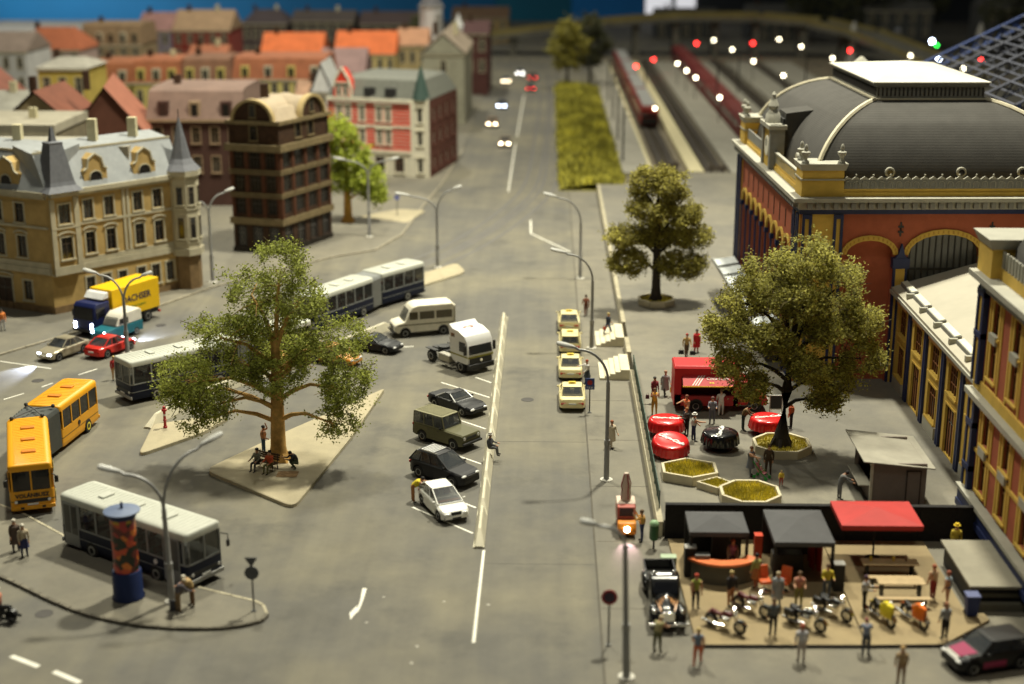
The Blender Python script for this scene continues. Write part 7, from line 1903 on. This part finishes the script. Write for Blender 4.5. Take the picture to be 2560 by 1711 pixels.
t = thing('church_tower', 'white church tower with pale octagonal sides', 'tower', (-22.8, 290, .05)); WT = M('church_white', (.80, .80, .80), .8, var=.05); GT = M('church_grey', (.42, .41, .38), .8)
MB().prism(ngon(0, 0, 2.3, 8, 22.5), 0, 13.6).build('shaft', WT, t)
for k, mt_ in ((4, WT), (5, WT), (6, GT)):  # lit sides white, right side grey: shading put into the panel colours
    q = ngon(0, 0, 2.34, 8, 22.5); MB().prism([q[k], q[(k + 1) % 8], (q[(k + 1) % 8][0] * .96, q[(k + 1) % 8][1] * .96), (q[k][0] * .96, q[k][1] * .96)], 5, 12.6).build('lit_shade_panel', mt_, t)
MB().prism(ngon(0, 0, 2.6, 8, 22.5), 13.6, 14.0).build('cornice', GT, t); m = MB(); m.loft([[(x * f, y * f, z) for x, y in ngon(0, 0, 2.3, 8, 22.5)] for f, z in ((1, 14.0), (.7, 16.2), (.2, 18.5))]); m.build('dome', M('church_roof', (.20, .20, .22), .7), t)
MB().wheel(0, 0, 0, .55, .1, 14).build('clock', BLKP, t, loc=(-1.6, -1.7, 9.2), rz=R(45))
t = thing('chapel_turret', 'small white turret beside the grey gable', 'turret', (-17.6, 292, .05)); MB().lathe([(1.1, 0), (1.0, 9.6), (1.2, 9.8), (.5, 11), (.1, 12.4)], 12).build('shaft', WT, t, smooth=True)

# ---------------------------------------------------------------- viaduct and ramp at the back
t = thing('viaduct', 'long grey road viaduct with yellowish parapet behind the railway', 'bridge', (20, 340, 0))
VC = M('viaduct_concrete', (.13, .125, .10), .85, var=.2, scale=.2); VY = M('viaduct_parapet', (.20, .165, .06), .85, var=.25, scale=.2)
pth = [(-34, 2, 4.2), (-20, 1, 6.0), (-6, 0, 7.6), (10, 0, 8.8), (28, -1, 8.8), (40, -6, 8.0), (48, -18, 6.6), (54, -38, 4.2), (60, -62, 1.4)]
for a, b in zip(pth[:-1], pth[1:]):
    a, b = Vector(a), Vector(b); u = (b - a).normalized(); q = Vector((-u.y, u.x, 0)).normalized()
    l_ = [a + q * 4, a - q * 4, b - q * 4, b + q * 4]
    MB().hexa([tuple(p - Vector((0, 0, .9))) for p in l_], [tuple(p) for p in l_]).build('deck', VC, t)
    for s in (-1, 1):
        e0, e1 = q * 4 * s, q * 3.7 * s; MB().hexa([tuple(a + e0), tuple(a + e1), tuple(b + e1), tuple(b + e0)], [tuple(p + Vector((0, 0, .9))) for p in (a + e0, a + e1, b + e1, b + e0)]).build('parapet', VY, t)
for x, y, z in ((-28, 1.5, 4.2), (-14, .6, 6.0), (0, 0, 7.4), (9, 0, 7.9), (18, 0, 8.0), (27, -1, 7.9), (37, -5, 7.2), (45, -13, 6.2)):
    MB().box(x - .7, y - 3, .1, x + .7, y + 3, z - .3).build('pier', VC, t)
for k, (x, y, w_, h_, lb) in enumerate(((58, 380, 14, 9, 'dark block building behind the viaduct'), (82, 350, 16, 12, 'dark grey building right of the viaduct ramp'), (108, 340, 18, 13, 'dark grey building behind the blue girders'), (36, 388, 16, 7.5, 'dark building behind the viaduct under the lit panels'))):
    town_house(lb, x - w_ / 2, x + w_ / 2, y, 12, h_ - 2.5, h_, (.06, .062, .06), (.075, .075, .07), 'gable', 5)
for k, (x, y) in enumerate(((66, 322), (92, 318))):
    t = thing('white_statue', ('pale monument in front of dark buildings', 'pale monument beside the dark grey building')[k], 'monument', (x, y, 0)); MB().lathe([(1.4, 0), (1.3, 1.5), (.8, 1.7), (.7, 6), (.9, 6.3), (.5, 8.2), (.1, 9)], 12).build('shaft', M('monument', (.45, .44, .40), .8), t, smooth=True)

# ---------------------------------------------------------------- the station: great hall
SRD = M('station_red', (.36, .095, .045), .85, var=.12, scale=1.5, bump=.1); SYL = M('station_yellow', (.60, .40, .075), .8, var=.12, scale=1.2); SBL = M('station_blue', (.012, .022, .085), .55, var=.15); SGR = M('station_grey', (.36, .35, .29), .8, var=.1, scale=1); SGD = M('station_grey_dark', (.22, .22, .20), .8, var=.12)
GLG = M('station_glass', (.10, .105, .10), .25, var=.25, scale=.6)
dm = M('dome_slate', (.055, .052, .046), .9, var=.14, scale=.8)
nt = dm.node_tree; wv = nt.nodes.new('ShaderNodeTexWave'); wv.bands_direction = 'Z'; wv.inputs['Scale'].default_value = 3.4; wv.inputs['Distortion'].default_value = .15
tc = next(n for n in nt.nodes if n.type == 'TEX_COORD'); nt.links.new(tc.outputs['Object'], wv.inputs['Vector']); bp = nt.nodes.new('ShaderNodeBump'); bp.inputs['Strength'].default_value = .3; bp.inputs['Distance'].default_value = .03; nt.links.new(wv.outputs['Fac'], bp.inputs['Height']); nt.links.new(bp.outputs['Normal'], nt.nodes['Principled BSDF'].inputs['Normal'])
HX, HY, ZC = 19.2, 25.0, 11.45
hall = thing('station_hall', 'great station hall with dark domed roof and white lantern', 'building', (16.6, 94.0, .8), R(2))
def arch_wall(par, A, B, zt, arches, wall, pane, trim, seg=10, rec=.45, fl=0):
    """wall with round-headed openings (s0, s1, spring, rise); a recessed panel closes each"""
    A, B = Vector(A), Vector(B); L = (B - A).length; u = (B - A) / L; n = Vector((u.y, -u.x))
    P = lambda s, z, d=0: (*(A + u * s - n * d), z)
    m = MB(); last = 0
    for s0, s1, zs, ri in arches:
        if s0 > last: m.poly([P(last, fl), P(s0, fl), P(s0, zt), P(last, zt)])
        c, r = (s0 + s1) / 2, (s1 - s0) / 2
        pts = [(c - r * math.cos(PI * k / seg), zs + ri * math.sin(PI * k / seg)) for k in range(seg + 1)]
        for (a, za), (b, zb) in zip(pts[:-1], pts[1:]):
            m.poly([P(a, za), P(b, zb), P(b, zt), P(a, zt)]); m.poly([P(a, za), P(a, za, rec), P(b, zb, rec), P(b, zb)])
        m.poly([P(s0, fl), P(s0, fl, rec), P(s0, zs, rec), P(s0, zs)]); m.poly([P(s1, fl), P(s1, zs), P(s1, zs, rec), P(s1, fl, rec)])
        last = s1
        q = MB().poly([P(s0, fl, rec), P(s1, fl, rec)] + [P(a, z, rec) for a, z in pts[::-1]]); q.build('arch_panel', pane[0] if isinstance(pane, list) and arches.index((s0, s1, zs, ri)) == 0 else (pane[1] if isinstance(pane, list) else pane), par)
        w_ = .34 if (s1 - s0) > 3 else .22
        rings = [[P(c - (r + e) * math.cos(PI * k / seg), zs + (ri + e) * math.sin(PI * k / seg), d) for e, d in ((0, -.02), (0, -.16), (w_, -.16), (w_, -.02))] for k in range(seg + 1)]
        MB().loft(rings).build('archivolt', trim, par)
    if last < L: m.poly([P(last, fl), P(L, fl), P(L, zt), P(last, zt)])
    me = m.mesh('wall'); me.materials.append(wall); o = bpy.data.objects.new('wall', me); COL.objects.link(o); o.parent = par
    return u, n, P
u, n, P = arch_wall(hall, (0, 0), (HX, 0), ZC, [(3.1, 6.2, 8.75, .95), (7.2, 11.9, 8.75, 1.35), (12.8, 15.9, 8.75, .95)], SRD, [SRD, GLG], SYL)
for k in range(11): x = 7.45 + .42 * k; MB().box(x - .035, .36, 1, x + .035, .44, 8.85 + 1.25 * math.sqrt(max(0, 1 - ((x - 9.55) / 2.35) ** 2))).build('mullion', BLKP, hall)
MB().box(7.2, .35, 7.6, 11.9, .43, 7.72).build('transom', BLKP, hall)
for e in range(3):
    for k in range(24 if e == 1 else 16):   # voussoirs on the archivolts
        c, r, ri = ((4.65, 1.55, .95), (9.55, 2.35, 1.35), (14.35, 1.55, .95))[e]; nn = 24 if e == 1 else 16; a_ = PI * (k + .5) / nn
        x, z = c - (r + .17) * math.cos(a_), 8.75 + (ri + .17) * math.sin(a_)
        MB().box(x - .05, -.19, z - .09, x + .05, -.155, z + .09).build('voussoir', M('station_yellow_deep', (.46, .27, .045), .8), hall)
for x0, x1 in ((6.25, 7.15), (11.95, 12.75)):
    MB().box(x0 + .14, -.25, 0, x1 - .14, .2, 7.85).build('pier', SYL, hall)
    for a, b in ((x0, x0 + .14), (x1 - .14, x1)): MB().box(a, -.28, 0, b, .2, 7.85).build('pier_edge', SBL, hall)
    MB().box(x0 - .1, -.4, 7.85, x1 + .1, .2, 8.55).build('capital', SBL, hall); m = MB(); c = (x0 + x1) / 2; m.loft([[(c - w_, -.36, z), (c + w_, -.36, z), (c + w_, -.1, z), (c - w_, -.1, z)] for w_, z in ((.42, 8.55), (.2, 8.8), (.12, 9.15), (.02, 9.5))]); m.build('finial', SBL, hall)
for x, z in ((6.6, 10.6), (12.6, 10.6), (6.6, 10.25), (12.6, 10.25)):
    MB().box(x - .05, -.06, z - .3, x + .05, .02, z + .3).build('wall_anchor', BLKP, hall); MB().box(x - .18, -.07, z - .06, x + .18, .02, z + .06).build('wall_anchor', BLKP, hall)
def pilaster_panel(par, x0, x1, zt, face):
    def bx(a, b, z0, z1, o, mat, nm):
        if face == 'f': MB().box(a, -o, z0, b, .1, z1).build(nm, mat, par)
        else: MB().box(-o, a, z0, .1, b, z1).build(nm, mat, par)
    bx(x0, x1, 0, zt, .10, SYL, 'corner_panel')
    for a in (x0 + .02, x1 - .67):
        for b, c in ((a, a + .18), (a + .46, a + .64)): bx(b, c, 0, zt, .2, SBL, 'pilaster_edge')
        bx(a + .18, a + .46, zt - .3, zt, .19, SBL, 'pilaster_cap'); bx(a + .18, a + .46, 0, .8, .19, SBL, 'pilaster_foot')
pilaster_panel(hall, .05, 2.8, ZC, 'f'); pilaster_panel(hall, 16.3, 19.1, ZC, 'f')
# side front toward the square: nine tall arches with blue columns
ars = [(2.9 + 2.16 * k, 4.80 + 2.16 * k, 8.2, .95) for k in range(9)]
arch_wall(hall, (0, HY), (0, 0), ZC, [(HY - b, HY - a, z, r_) for a, b, z, r_ in ars[::-1]], SRD, M('arch_glass_dark', (.03, .032, .035), .25), SYL, seg=8)
for k in range(10):
    y = 2.75 + 2.16 * k
    for d in (-.07, .07): MB().tube([(-.12, y + d, .3), (-.12, y + d, 7.85)], .065, 8).build('column', SBL, hall)
    MB().box(-.24, y - .17, 7.85, .05, y + .17, 8.2).build('capital', SBL, hall); MB().box(-.26, y - .2, 0, .05, y + .2, .35).build('column_base', SBL, hall)
    MB().box(-.05, y - .03, 9.6, .01, y + .03, 10.9).build('wall_anchor', BLKP, hall)
for k in range(9):
    y = 3.83 + 2.16 * k
    for d in (-.3, .3): MB().box(.33, y + d - .03, 0, .42, y + d + .03, 9.2).build('mullion', BLKP, hall)
pilaster_panel(hall, .05, 1.9, ZC, 's'); pilaster_panel(hall, 23.0, 24.95, ZC, 's')
for A_, B_ in (((HX, 0), (HX, HY)), ((HX, HY), (0, HY))): facade(hall, A_, B_, 0, ZC, [], SRD, thick=False)
ring = lambda e, z0, z1, mat, nm: MB().prism([(-e, -e), (HX + e, -e), (HX + e, HY + e), (-e, HY + e)], z0, z1).build(nm, mat, hall)
ring(.12, ZC, ZC + .32, SBL, 'blue_frieze'); ring(.2, ZC + .32, ZC + .86, SGR, 'dentil_course'); ring(.62, ZC + .86, ZC + 1.12, SGR, 'cornice')
for k in range(33):
    x = .3 + .57 * k
    if x < HX: MB().box(x, -.5, ZC + .42, x + .3, -.19, ZC + .80).build('modillion', SGD, hall)
for k in range(42):
    y = .3 + .59 * k; MB().box(-.5, y, ZC + .42, -.19, y + .3, ZC + .80).build('modillion', SGD, hall)
ring(-.1, ZC + 1.12, ZC + 1.4, SYL, 'parapet'); ring(-.2, ZC + 1.4, ZC + 1.62, SYL, 'parapet')
Z1 = ZC + 1.62
MB().box(2.7, .2, Z1, HX - .3, .32, Z1 + .62).build('crest_wall', SGD, hall)
for k in range(28):
    x = 2.95 + .56 * k
    MB().add([(x - .29, .18, Z1 + .62), (x + .29, .18, Z1 + .62), (x, .18, Z1 + .82), (x - .29, .3, Z1 + .62), (x + .29, .3, Z1 + .62), (x, .3, Z1 + .82)], [(0, 1, 2), (3, 5, 4), (0, 2, 5, 3), (1, 4, 5, 2)]).build('crest_point', SGR, hall)
    MB().tube([(x - .17, .17, Z1 + .06), (x - .17, .17, Z1 + .36), (x - .1, .17, Z1 + .48), (x + .05, .17, Z1 + .5), (x + .17, .17, Z1 + .4), (x + .17, .17, Z1 + .06)], .03, 4).build('crest_arch', SGR, hall)
    if k % 2: MB().sph((x, .24, Z1 + .9), .07, 6, 5).build('crest_ball', SGR, hall)
for k in range(18): y = 3.0 + .45 * k; MB().tube([(.22, y, Z1), (.22, y, Z1 + .7)], .045, 5).build('baluster', SGR, hall)
MB().box(.1, 2.8, Z1 + .7, .34, 11.0, Z1 + .8).build('rail', SGR, hall); MB().box(.2, 14.2, Z1, .3, 22.6, Z1 + .75).build('crest_wall', SGD, hall)
def urn(x, y, z, s=1.0): MB().lathe([(.2 * s, 0), (.2 * s, .08 * s), (.08 * s, .2 * s), (.12 * s, .32 * s), (.24 * s, .5 * s), (.24 * s, .58 * s), (.09 * s, .66 * s), (.11 * s, .78 * s), (.07 * s, .95 * s), (.02 * s, 1.0 * s)], 10).build('urn', SGR, hall, smooth=True, loc=(x, y, z))
for y0 in (.0, 22.7):
    MB().box(-.05, y0 + .05, ZC + 1.13, 2.7, y0 + 2.1, ZC + 2.2).build('corner_block', SYL, hall); MB().box(-.12, y0 - .02, ZC + 2.2, 2.77, y0 + 2.17, ZC + 2.3).build('corner_band', SGR, hall); MB().box(-.03, y0 + .07, ZC + 2.3, 2.68, y0 + 2.08, ZC + 2.85).build('corner_block', SYL, hall)
    MB().hexa([(-.1, y0, ZC + 2.85), (2.75, y0, ZC + 2.85), (2.75, y0 + 2.15, ZC + 2.85), (-.1, y0 + 2.15, ZC + 2.85)], [(-.25, y0 - .15, ZC + 3.3), (2.9, y0 - .15, ZC + 3.3), (2.9, y0 + 2.3, ZC + 3.3), (-.25, y0 + 2.3, ZC + 3.3)]).build('corner_cap', SGR, hall)
    for x, y in ((.15, .25), (.15, 1.6), (2.5, .25)): urn(x, y0 + y, ZC + 3.3, 1.25)
# dome
prof = []
for k in range(13): a_ = PI / 2 * k / 12 * .86; prof.append((.9 + 4.9 * (1 - math.cos(a_)) / (1 - math.cos(PI / 2 * .86)), ZC + 1.3 + 5.4 * math.sin(a_) / math.sin(PI / 2 * .86)))
rg = [[(i, i, z), (HX - i, i, z), (HX - i, HY - i, z), (i, HY - i, z)] for i, z in prof]
MB().loft(rg).build('dome', dm, hall, smooth=True, angle=50)
for sx, sy in ((0, 0), (1, 0), (0, 1), (1, 1)):
    MB().tube([((i - .02) if not sx else HX - i + .02, (i - .02) if not sy else HY - i + .02, z + .02) for i, z in prof], .17, 6).build('hip_rib', M('rib_cream', (.60, .55, .40), .8), hall, smooth=True)
it, zt_ = prof[-1]
MB().box(it - .12, it - .12, zt_, HX - it + .12, HY - it + .12, zt_ + .1).build('dome_kerb', M('rib_cream', None), hall)
MB().box(it + .12, it + .12, zt_ + .1, HX - it - .12, HY - it - .12, zt_ + .95).build('lantern', SGD, hall)
for k in range(26): x = it + .25 + (HX - 2 * it - .5) * k / 25; MB().box(x - .05, it + .05, zt_ + .25, x + .05, it + .13, zt_ + .8).build('lantern_pilaster', dm, hall)
for k in range(40): y = it + .25 + (HY - 2 * it - .5) * k / 39; MB().box(it + .05, y - .05, zt_ + .25, it + .13, y + .05, zt_ + .8).build('lantern_pilaster', dm, hall)
MB().box(it - .1, it - .1, zt_ + .95, HX - it + .1, HY - it + .1, zt_ + 1.12).build('lantern_cornice', SGD, hall)
m = MB(); q = [(it - .2, it - .2), (HX - it + .2, it - .2), (HX - it + .2, HY - it + .2), (it - .2, HY - it + .2)]; m.hexa([(x, y, zt_ + 1.12) for x, y in q], [(x, y, zt_ + 1.2) for x, y in q]); m.add([(x, y, zt_ + 1.2) for x, y in q] + [(HX / 2, HY / 2, zt_ + 2.0)], [(0, 1, 4), (1, 2, 4), (2, 3, 4), (3, 0, 4)]); m.build('lantern_roof', M('lantern_white', (.52, .50, .42), .7, var=.08, scale=.4), hall)
for x in (5.9, 10.6, 14.6):
    y, z = 1.12, ZC + 2.55
    MB().wheel(0, 0, 0, .34, .5, 14).build('round_dormer', SGR, hall, loc=(x, y + .1, z)); MB().wheel(0, 0, 0, .2, .04, 12).build('dormer_glass', PANE, hall, loc=(x, y - .17, z)); MB().box(x - .42, y - .22, z - .5, x + .42, y + .4, z - .34).build('dormer_sill', SGR, hall)
MB().wheel(0, 0, 0, .34, .5, 14).build('round_dormer', SGR, hall, loc=(1.2, 7.2, ZC + 2.55), rz=R(90))
# clock gable on the side
cg = 12.4
MB().box(-.1, cg - 1.5, ZC + 1.13, .7, cg + 1.5, ZC + 3.9).build('clock_gable', SYL, hall)
for s in (-1, 1): MB().box(-.25, cg + s * 1.45 - .25, ZC + 1.13, .8, cg + s * 1.45 + .25, ZC + 4.3).build('gable_pier', SGD, hall)
MB().box(-.4, cg - 1.9, ZC + 4.0, .9, cg + 1.9, ZC + 4.3).build('gable_cornice', SGR, hall)
MB().wheel(0, 0, 0, .75, .12, 20).build('clock_face', M('clock_white', (.75, .73, .62), .5), hall, loc=(-.14, cg, ZC + 2.6), rz=R(90)); MB().box(-.24, cg - .03, ZC + 2.6, -.2, cg + .03, ZC + 3.15).build('clock_hand', BLKP, hall)
m = MB(); m.loft([[(.2 + math.cos(a) * r_ * .8, cg + math.sin(a) * r_, z) for a in [k * PI / 4 for k in range(8)]] for r_, z in ((.75, ZC + 4.3), (.65, ZC + 4.9), (.35, ZC + 5.2), (.5, ZC + 5.5), (.3, ZC + 5.9), (.18, ZC + 6.1), (.22, ZC + 6.3), (.05, ZC + 6.5))]); m.build('statue', SGR, hall, smooth=True)
MB().hexa([(.7, cg - 1.3, ZC + 2.2), (5.0, cg - 1.3, ZC + 5.0), (5.0, cg + 1.3, ZC + 5.0), (.7, cg + 1.3, ZC + 2.2)], [(.9, cg - 1.3, ZC + 5.1), (5.0, cg - 1.3, ZC + 5.6), (5.0, cg + 1.3, ZC + 5.6), (.9, cg + 1.3, ZC + 5.1)]).build('dormer_roof', dm, hall)
MB().box(.72, cg - 1.2, ZC + 1.6, 1.3, cg + 1.2, ZC + 4.7).build('dormer_opening', BLKP, hall)
m = MB(); m.lathe([(1.6, 0), (1.5, .5), (1.1, .7), (1.0, 1.8), (.8, 2.6), (.1, 3.2)], 12); m.build('far_finial', SGR, hall, smooth=True, loc=(HX / 2, HY + .5, ZC + 4.6)); MB().box(HX / 2 - 2.4, HY - .2, ZC + 1, HX / 2 + 2.4, HY + 1.2, ZC + 4.65).build('far_gable', SGR, hall)
# glazed canopies along the side front
for k in range(7):
    y = 3.2 + 3.0 * k; MB().hexa([(-2.0, y, 2.9), (-.35, y, 2.9), (-.35, y + 2.2, 2.9), (-2.0, y + 2.2, 2.9)], [(-2.0, y, 2.98), (-.35, y, 3.25), (-.35, y + 2.2, 3.25), (-2.0, y + 2.2, 2.98)]).build('canopy_glass', M('canopy_pale', (.62, .66, .66), .4), hall)
MB().box(-2.05, 2.9, 2.7, -.3, 24.4, 2.88).build('canopy_frame', SGD, hall)

# ---------------------------------------------------------------- station wing
wing = thing('station_wing', 'low yellow station wing with pale sloping roof', 'building', (23.3, 73.2, .8))
L_ = 20.9; cols = [2.0, 6.1, 10.2, 14.3, 18.4]
BRW = M('wing_brown', (.26, .10, .03), .6, var=.15)
hl = [(c, 1.9, 3.75, 1.75) for c in cols] + [(c, 1.9, .9 if k % 2 == 0 else .05, 2.1 if k % 2 == 0 else 2.95) for k, c in enumerate(cols)]
u, n, a, at = facade(wing, (0, L_), (0, 0), 0, 6.2, hl, SYL)
for k, c in enumerate(cols):
    window(wing, at(c), a, 3.75, 1.9, 1.75, SYL, None, BRW, mull=3, surround=.1, trans=2); 
    if k % 2 == 0: window(wing, at(c), a, .9, 1.9, 2.1, SYL, None, BRW, mull=3, surround=.1)
    else: window(wing, at(c), a, .05, 1.9, 2.95, SYL, None, BRW, mull=3, surround=.1, door=True)
    band(wing, at(c - 1.25), at(c + 1.25), 5.62, 5.86, .18, M('wing_lintel', (.50, .25, .07), .8), 'lintel')
    if k % 2 == 0: band(wing, at(c - 1.3), at(c + 1.3), 0, .75, .14, SGR, 'plinth')
for s in [.05, 3.9, 4.25, 8.0, 8.35, 12.1, 12.45, 16.2, 16.55, 20.5]: band(wing, at(max(.02, s - .12)), at(min(L_, s + .12)), .0, 5.95, .16, SBL, 'pilaster')
band(wing, (0, L_), (0, 0), 5.9, 6.2, .12, M('wing_frieze', (.36, .13, .05), .8), 'frieze'); band(wing, (0, L_), (0, 0), 6.2, 6.42, .55, SGR, 'eave', ext=0)
m = MB(); m.hexa([(-.45, 0, 6.43), (9, 0, 9.2), (9, L_, 9.2), (-.45, L_, 6.43)], [(-.45, 0, 6.6), (9, 0, 9.4), (9, L_, 9.4), (-.45, L_, 6.6)]); m.build('roof', M('wing_roof', (.43, .40, .32), .85, var=.07, scale=.5, bump=.1), wing)
for k in range(6):
    y = .6 + 3.4 * k; sl = 2.8 / 9.45
    o = MB().hexa([(.05, y, 6.6 + .5 * sl), (.5, y, 6.6 + .95 * sl), (.5, y + 2.9, 6.6 + .95 * sl), (.05, y + 2.9, 6.6 + .5 * sl)], [(.05, y, 6.85 + .5 * sl), (.5, y, 6.8 + .95 * sl), (.5, y + 2.9, 6.8 + .95 * sl), (.05, y + 2.9, 6.85 + .5 * sl)]).build('skylight_frame', SGD, wing)
    MB().hexa([(.10, y + .1, 6.855 + .5 * sl), (.45, y + .1, 6.805 + .95 * sl), (.45, y + 2.8, 6.805 + .95 * sl), (.10, y + 2.8, 6.855 + .5 * sl)], [(.10, y + .1, 6.89 + .5 * sl), (.45, y + .1, 6.84 + .95 * sl), (.45, y + 2.8, 6.84 + .95 * sl), (.10, y + 2.8, 6.89 + .5 * sl)]).build('skylight_glass', M('skylight_pale', (.74, .72, .58), .4), o)
    MB().box(-.3, y - .35, 6.6, .2, y - .1, 7.0).build('roof_pin', SGR, wing)
facade(wing, (0, 0), (9, 0), 0, 6.3, [], SYL, thick=False)

# ---------------------------------------------------------------- station corner pavilion
pav = thing('station_pavilion', 'tall red and yellow station pavilion with blue corner pilasters', 'building', (22.45, 73.0, .8))
PL = 22.0; pc = [2.6, 6.0, 9.4, 12.8, 16.2, 19.6]
hl = [(c, .95, z, h) for c in pc for z, h in ((1.6, 1.9), (4.1, 1.9), (7.7, 1.9), (10.0, 1.7))]
u, n, a, at = facade(pav, (0, 0), (0, -PL), 0, 12.2, hl, SRD)
for c in pc:
    for z, h in ((1.6, 1.9), (4.1, 1.9), (7.7, 1.9), (10.0, 1.7)): window(pav, at(c), a, z, .95, h, SYL, None, BRW, mull=1, surround=.26)
    for z in (3.55, 9.62): band(pav, at(c - .55), at(c + .55), z, z + .45, .2, SGR, 'window_balcony')
    for s in (-1, 1): band(pav, at(c + s * 1.0 - .1), at(c + s * 1.0 + .1), 1.3, 12.0, .06, SYL, 'wall_strip')
band(pav, (0, 0), (0, -PL), 0, .35, .5, SBL, 'plinth'); band(pav, (0, 0), (0, -PL), .35, 1.0, .42, SBL, 'plinth'); band(pav, (0, 0), (0, -PL), 1.0, 1.2, .55, SGR, 'plinth_cap'); band(pav, (0, 0), (0, -PL), 6.3, 6.6, .55, SGR, 'mid_cornice'); band(pav, (0, 0), (0, -PL), 6.6, 7.2, .12, SYL, 'mid_band'); band(pav, (0, 0), (0, -PL), 5.95, 6.3, .2, SYL, 'mid_frieze'); band(pav, (0, 0), (0, -PL), 3.4, 3.6, .1, SYL, 'string_course')
band(pav, (0, 0), (0, -PL), 11.9, 12.5, .25, SGD, 'entablature'); band(pav, (0, 0), (0, -PL), 12.5, 12.8, .75, SGR, 'cornice', inn=2.0, ext=.4); band(pav, (0, 0), (0, -PL), 12.8, 13.4, -.1, SYL, 'parapet', inn=.6); band(pav, (0, 0), (0, -PL), 13.4, 14.1, -.2, SGD, 'roof_railing', inn=.4)
for k in range(40): y = -2.4 - .48 * k; MB().box(.1, y, 13.4, .2, y + .2, 14.25).build('railing_post', SGR, pav)
for s0, s1, mt_, o_ in ((.0, .22, SBL, .3), (.22, .8, SYL, .22), (.8, 1.15, SBL, .3)):
    for z0_, z1_ in ((.2, 6.0), (7.0, 12.0)): band(pav, at(s0), at(s1), z0_, z1_, o_, mt_, 'corner_pilaster')
for z in (2.2, 4.6, 9.4, 11.6): band(pav, at(.0), at(1.15), z, z + .3, .34, SBL, 'pilaster_band')
MB().box(-.35, -2.0, 12.8, 1.6, .3, 14.3).build('corner_block', SYL, pav); MB().hexa([(-.4, -2.05, 14.3), (1.65, -2.05, 14.3), (1.65, .35, 14.3), (-.4, .35, 14.3)], [(-.65, -2.3, 14.85), (1.9, -2.3, 14.85), (1.9, .6, 14.85), (-.65, .6, 14.85)]).build('corner_cap', SGR, pav)
m = MB(); m.loft([[(i + .4, -PL + 0, z) for i, z in ((0, 12.8), (.3, 14.5), (1.6, 16.5), (5, 17.6), (9, 17.6), (9, 12.8))], [(i + .4, -2.4, z) for i, z in ((0, 12.8), (.3, 14.5), (1.6, 16.5), (5, 17.6), (9, 17.6), (9, 12.8))]]); m.build('roof', dm, pav, smooth=True, angle=40)
facade(pav, (9.5, .0), (0, 0), 0, 12.4, [], SYL, thick=False); facade(pav, (0, -PL), (9.5, -PL), 0, 12.4, [], SRD, thick=False)

# ---------------------------------------------------------------- blue lattice roof of the train shed
t = thing('train_shed', 'blue lattice girder roof of the train shed behind the dome', 'roof', (37.4, 118, .8))
BG = M('girder_blue', (.02, .05, .19), .6); GG = M('girder_grey', (.045, .05, .075), .6)
for j, y in enumerate((0, 8, 16, 24, 32)):
    p0, p1 = Vector((.0, y, 15.6)), Vector((20, y, 25.4)); mt_ = BG if j == 4 else GG
    for dz in (0, -1.1): MB().tube([tuple(p0 + Vector((0, 0, dz))), tuple(p1 + Vector((0, 0, dz)))], .16, 5).build('rafter_chord', mt_, t)
    for k in range(16):
        a_, b_ = p0.lerp(p1, k / 16), p0.lerp(p1, (k + 1) / 16); MB().tube([tuple(a_), tuple(b_ - Vector((0, 0, 1.1)))], .07, 4).build('lattice_bar', mt_, t); MB().tube([tuple(a_ - Vector((0, 0, 1.1))), tuple(b_)], .07, 4).build('lattice_bar', mt_, t)
for k in range(11):
    q = Vector((0, 0, 15.6)).lerp(Vector((20, 0, 25.4)), k / 10)
    for dz in (0, -.9): MB().tube([(q.x, 0, q.z + dz), (q.x, 32, q.z + dz)], .11, 4).build('purlin', GG, t)
    for j in range(21): MB().tube([(q.x, j * 1.5, q.z - (.9 if j % 2 else 0)), (q.x, j * 1.5 + 1.5, q.z - (0 if j % 2 else .9))], .05, 4).build('lattice_bar', GG, t)
for y in (0, 16, 32): MB().tube([(.3, y, 0), (.3, y, 15.7)], .2, 6).build('column', BG, t)
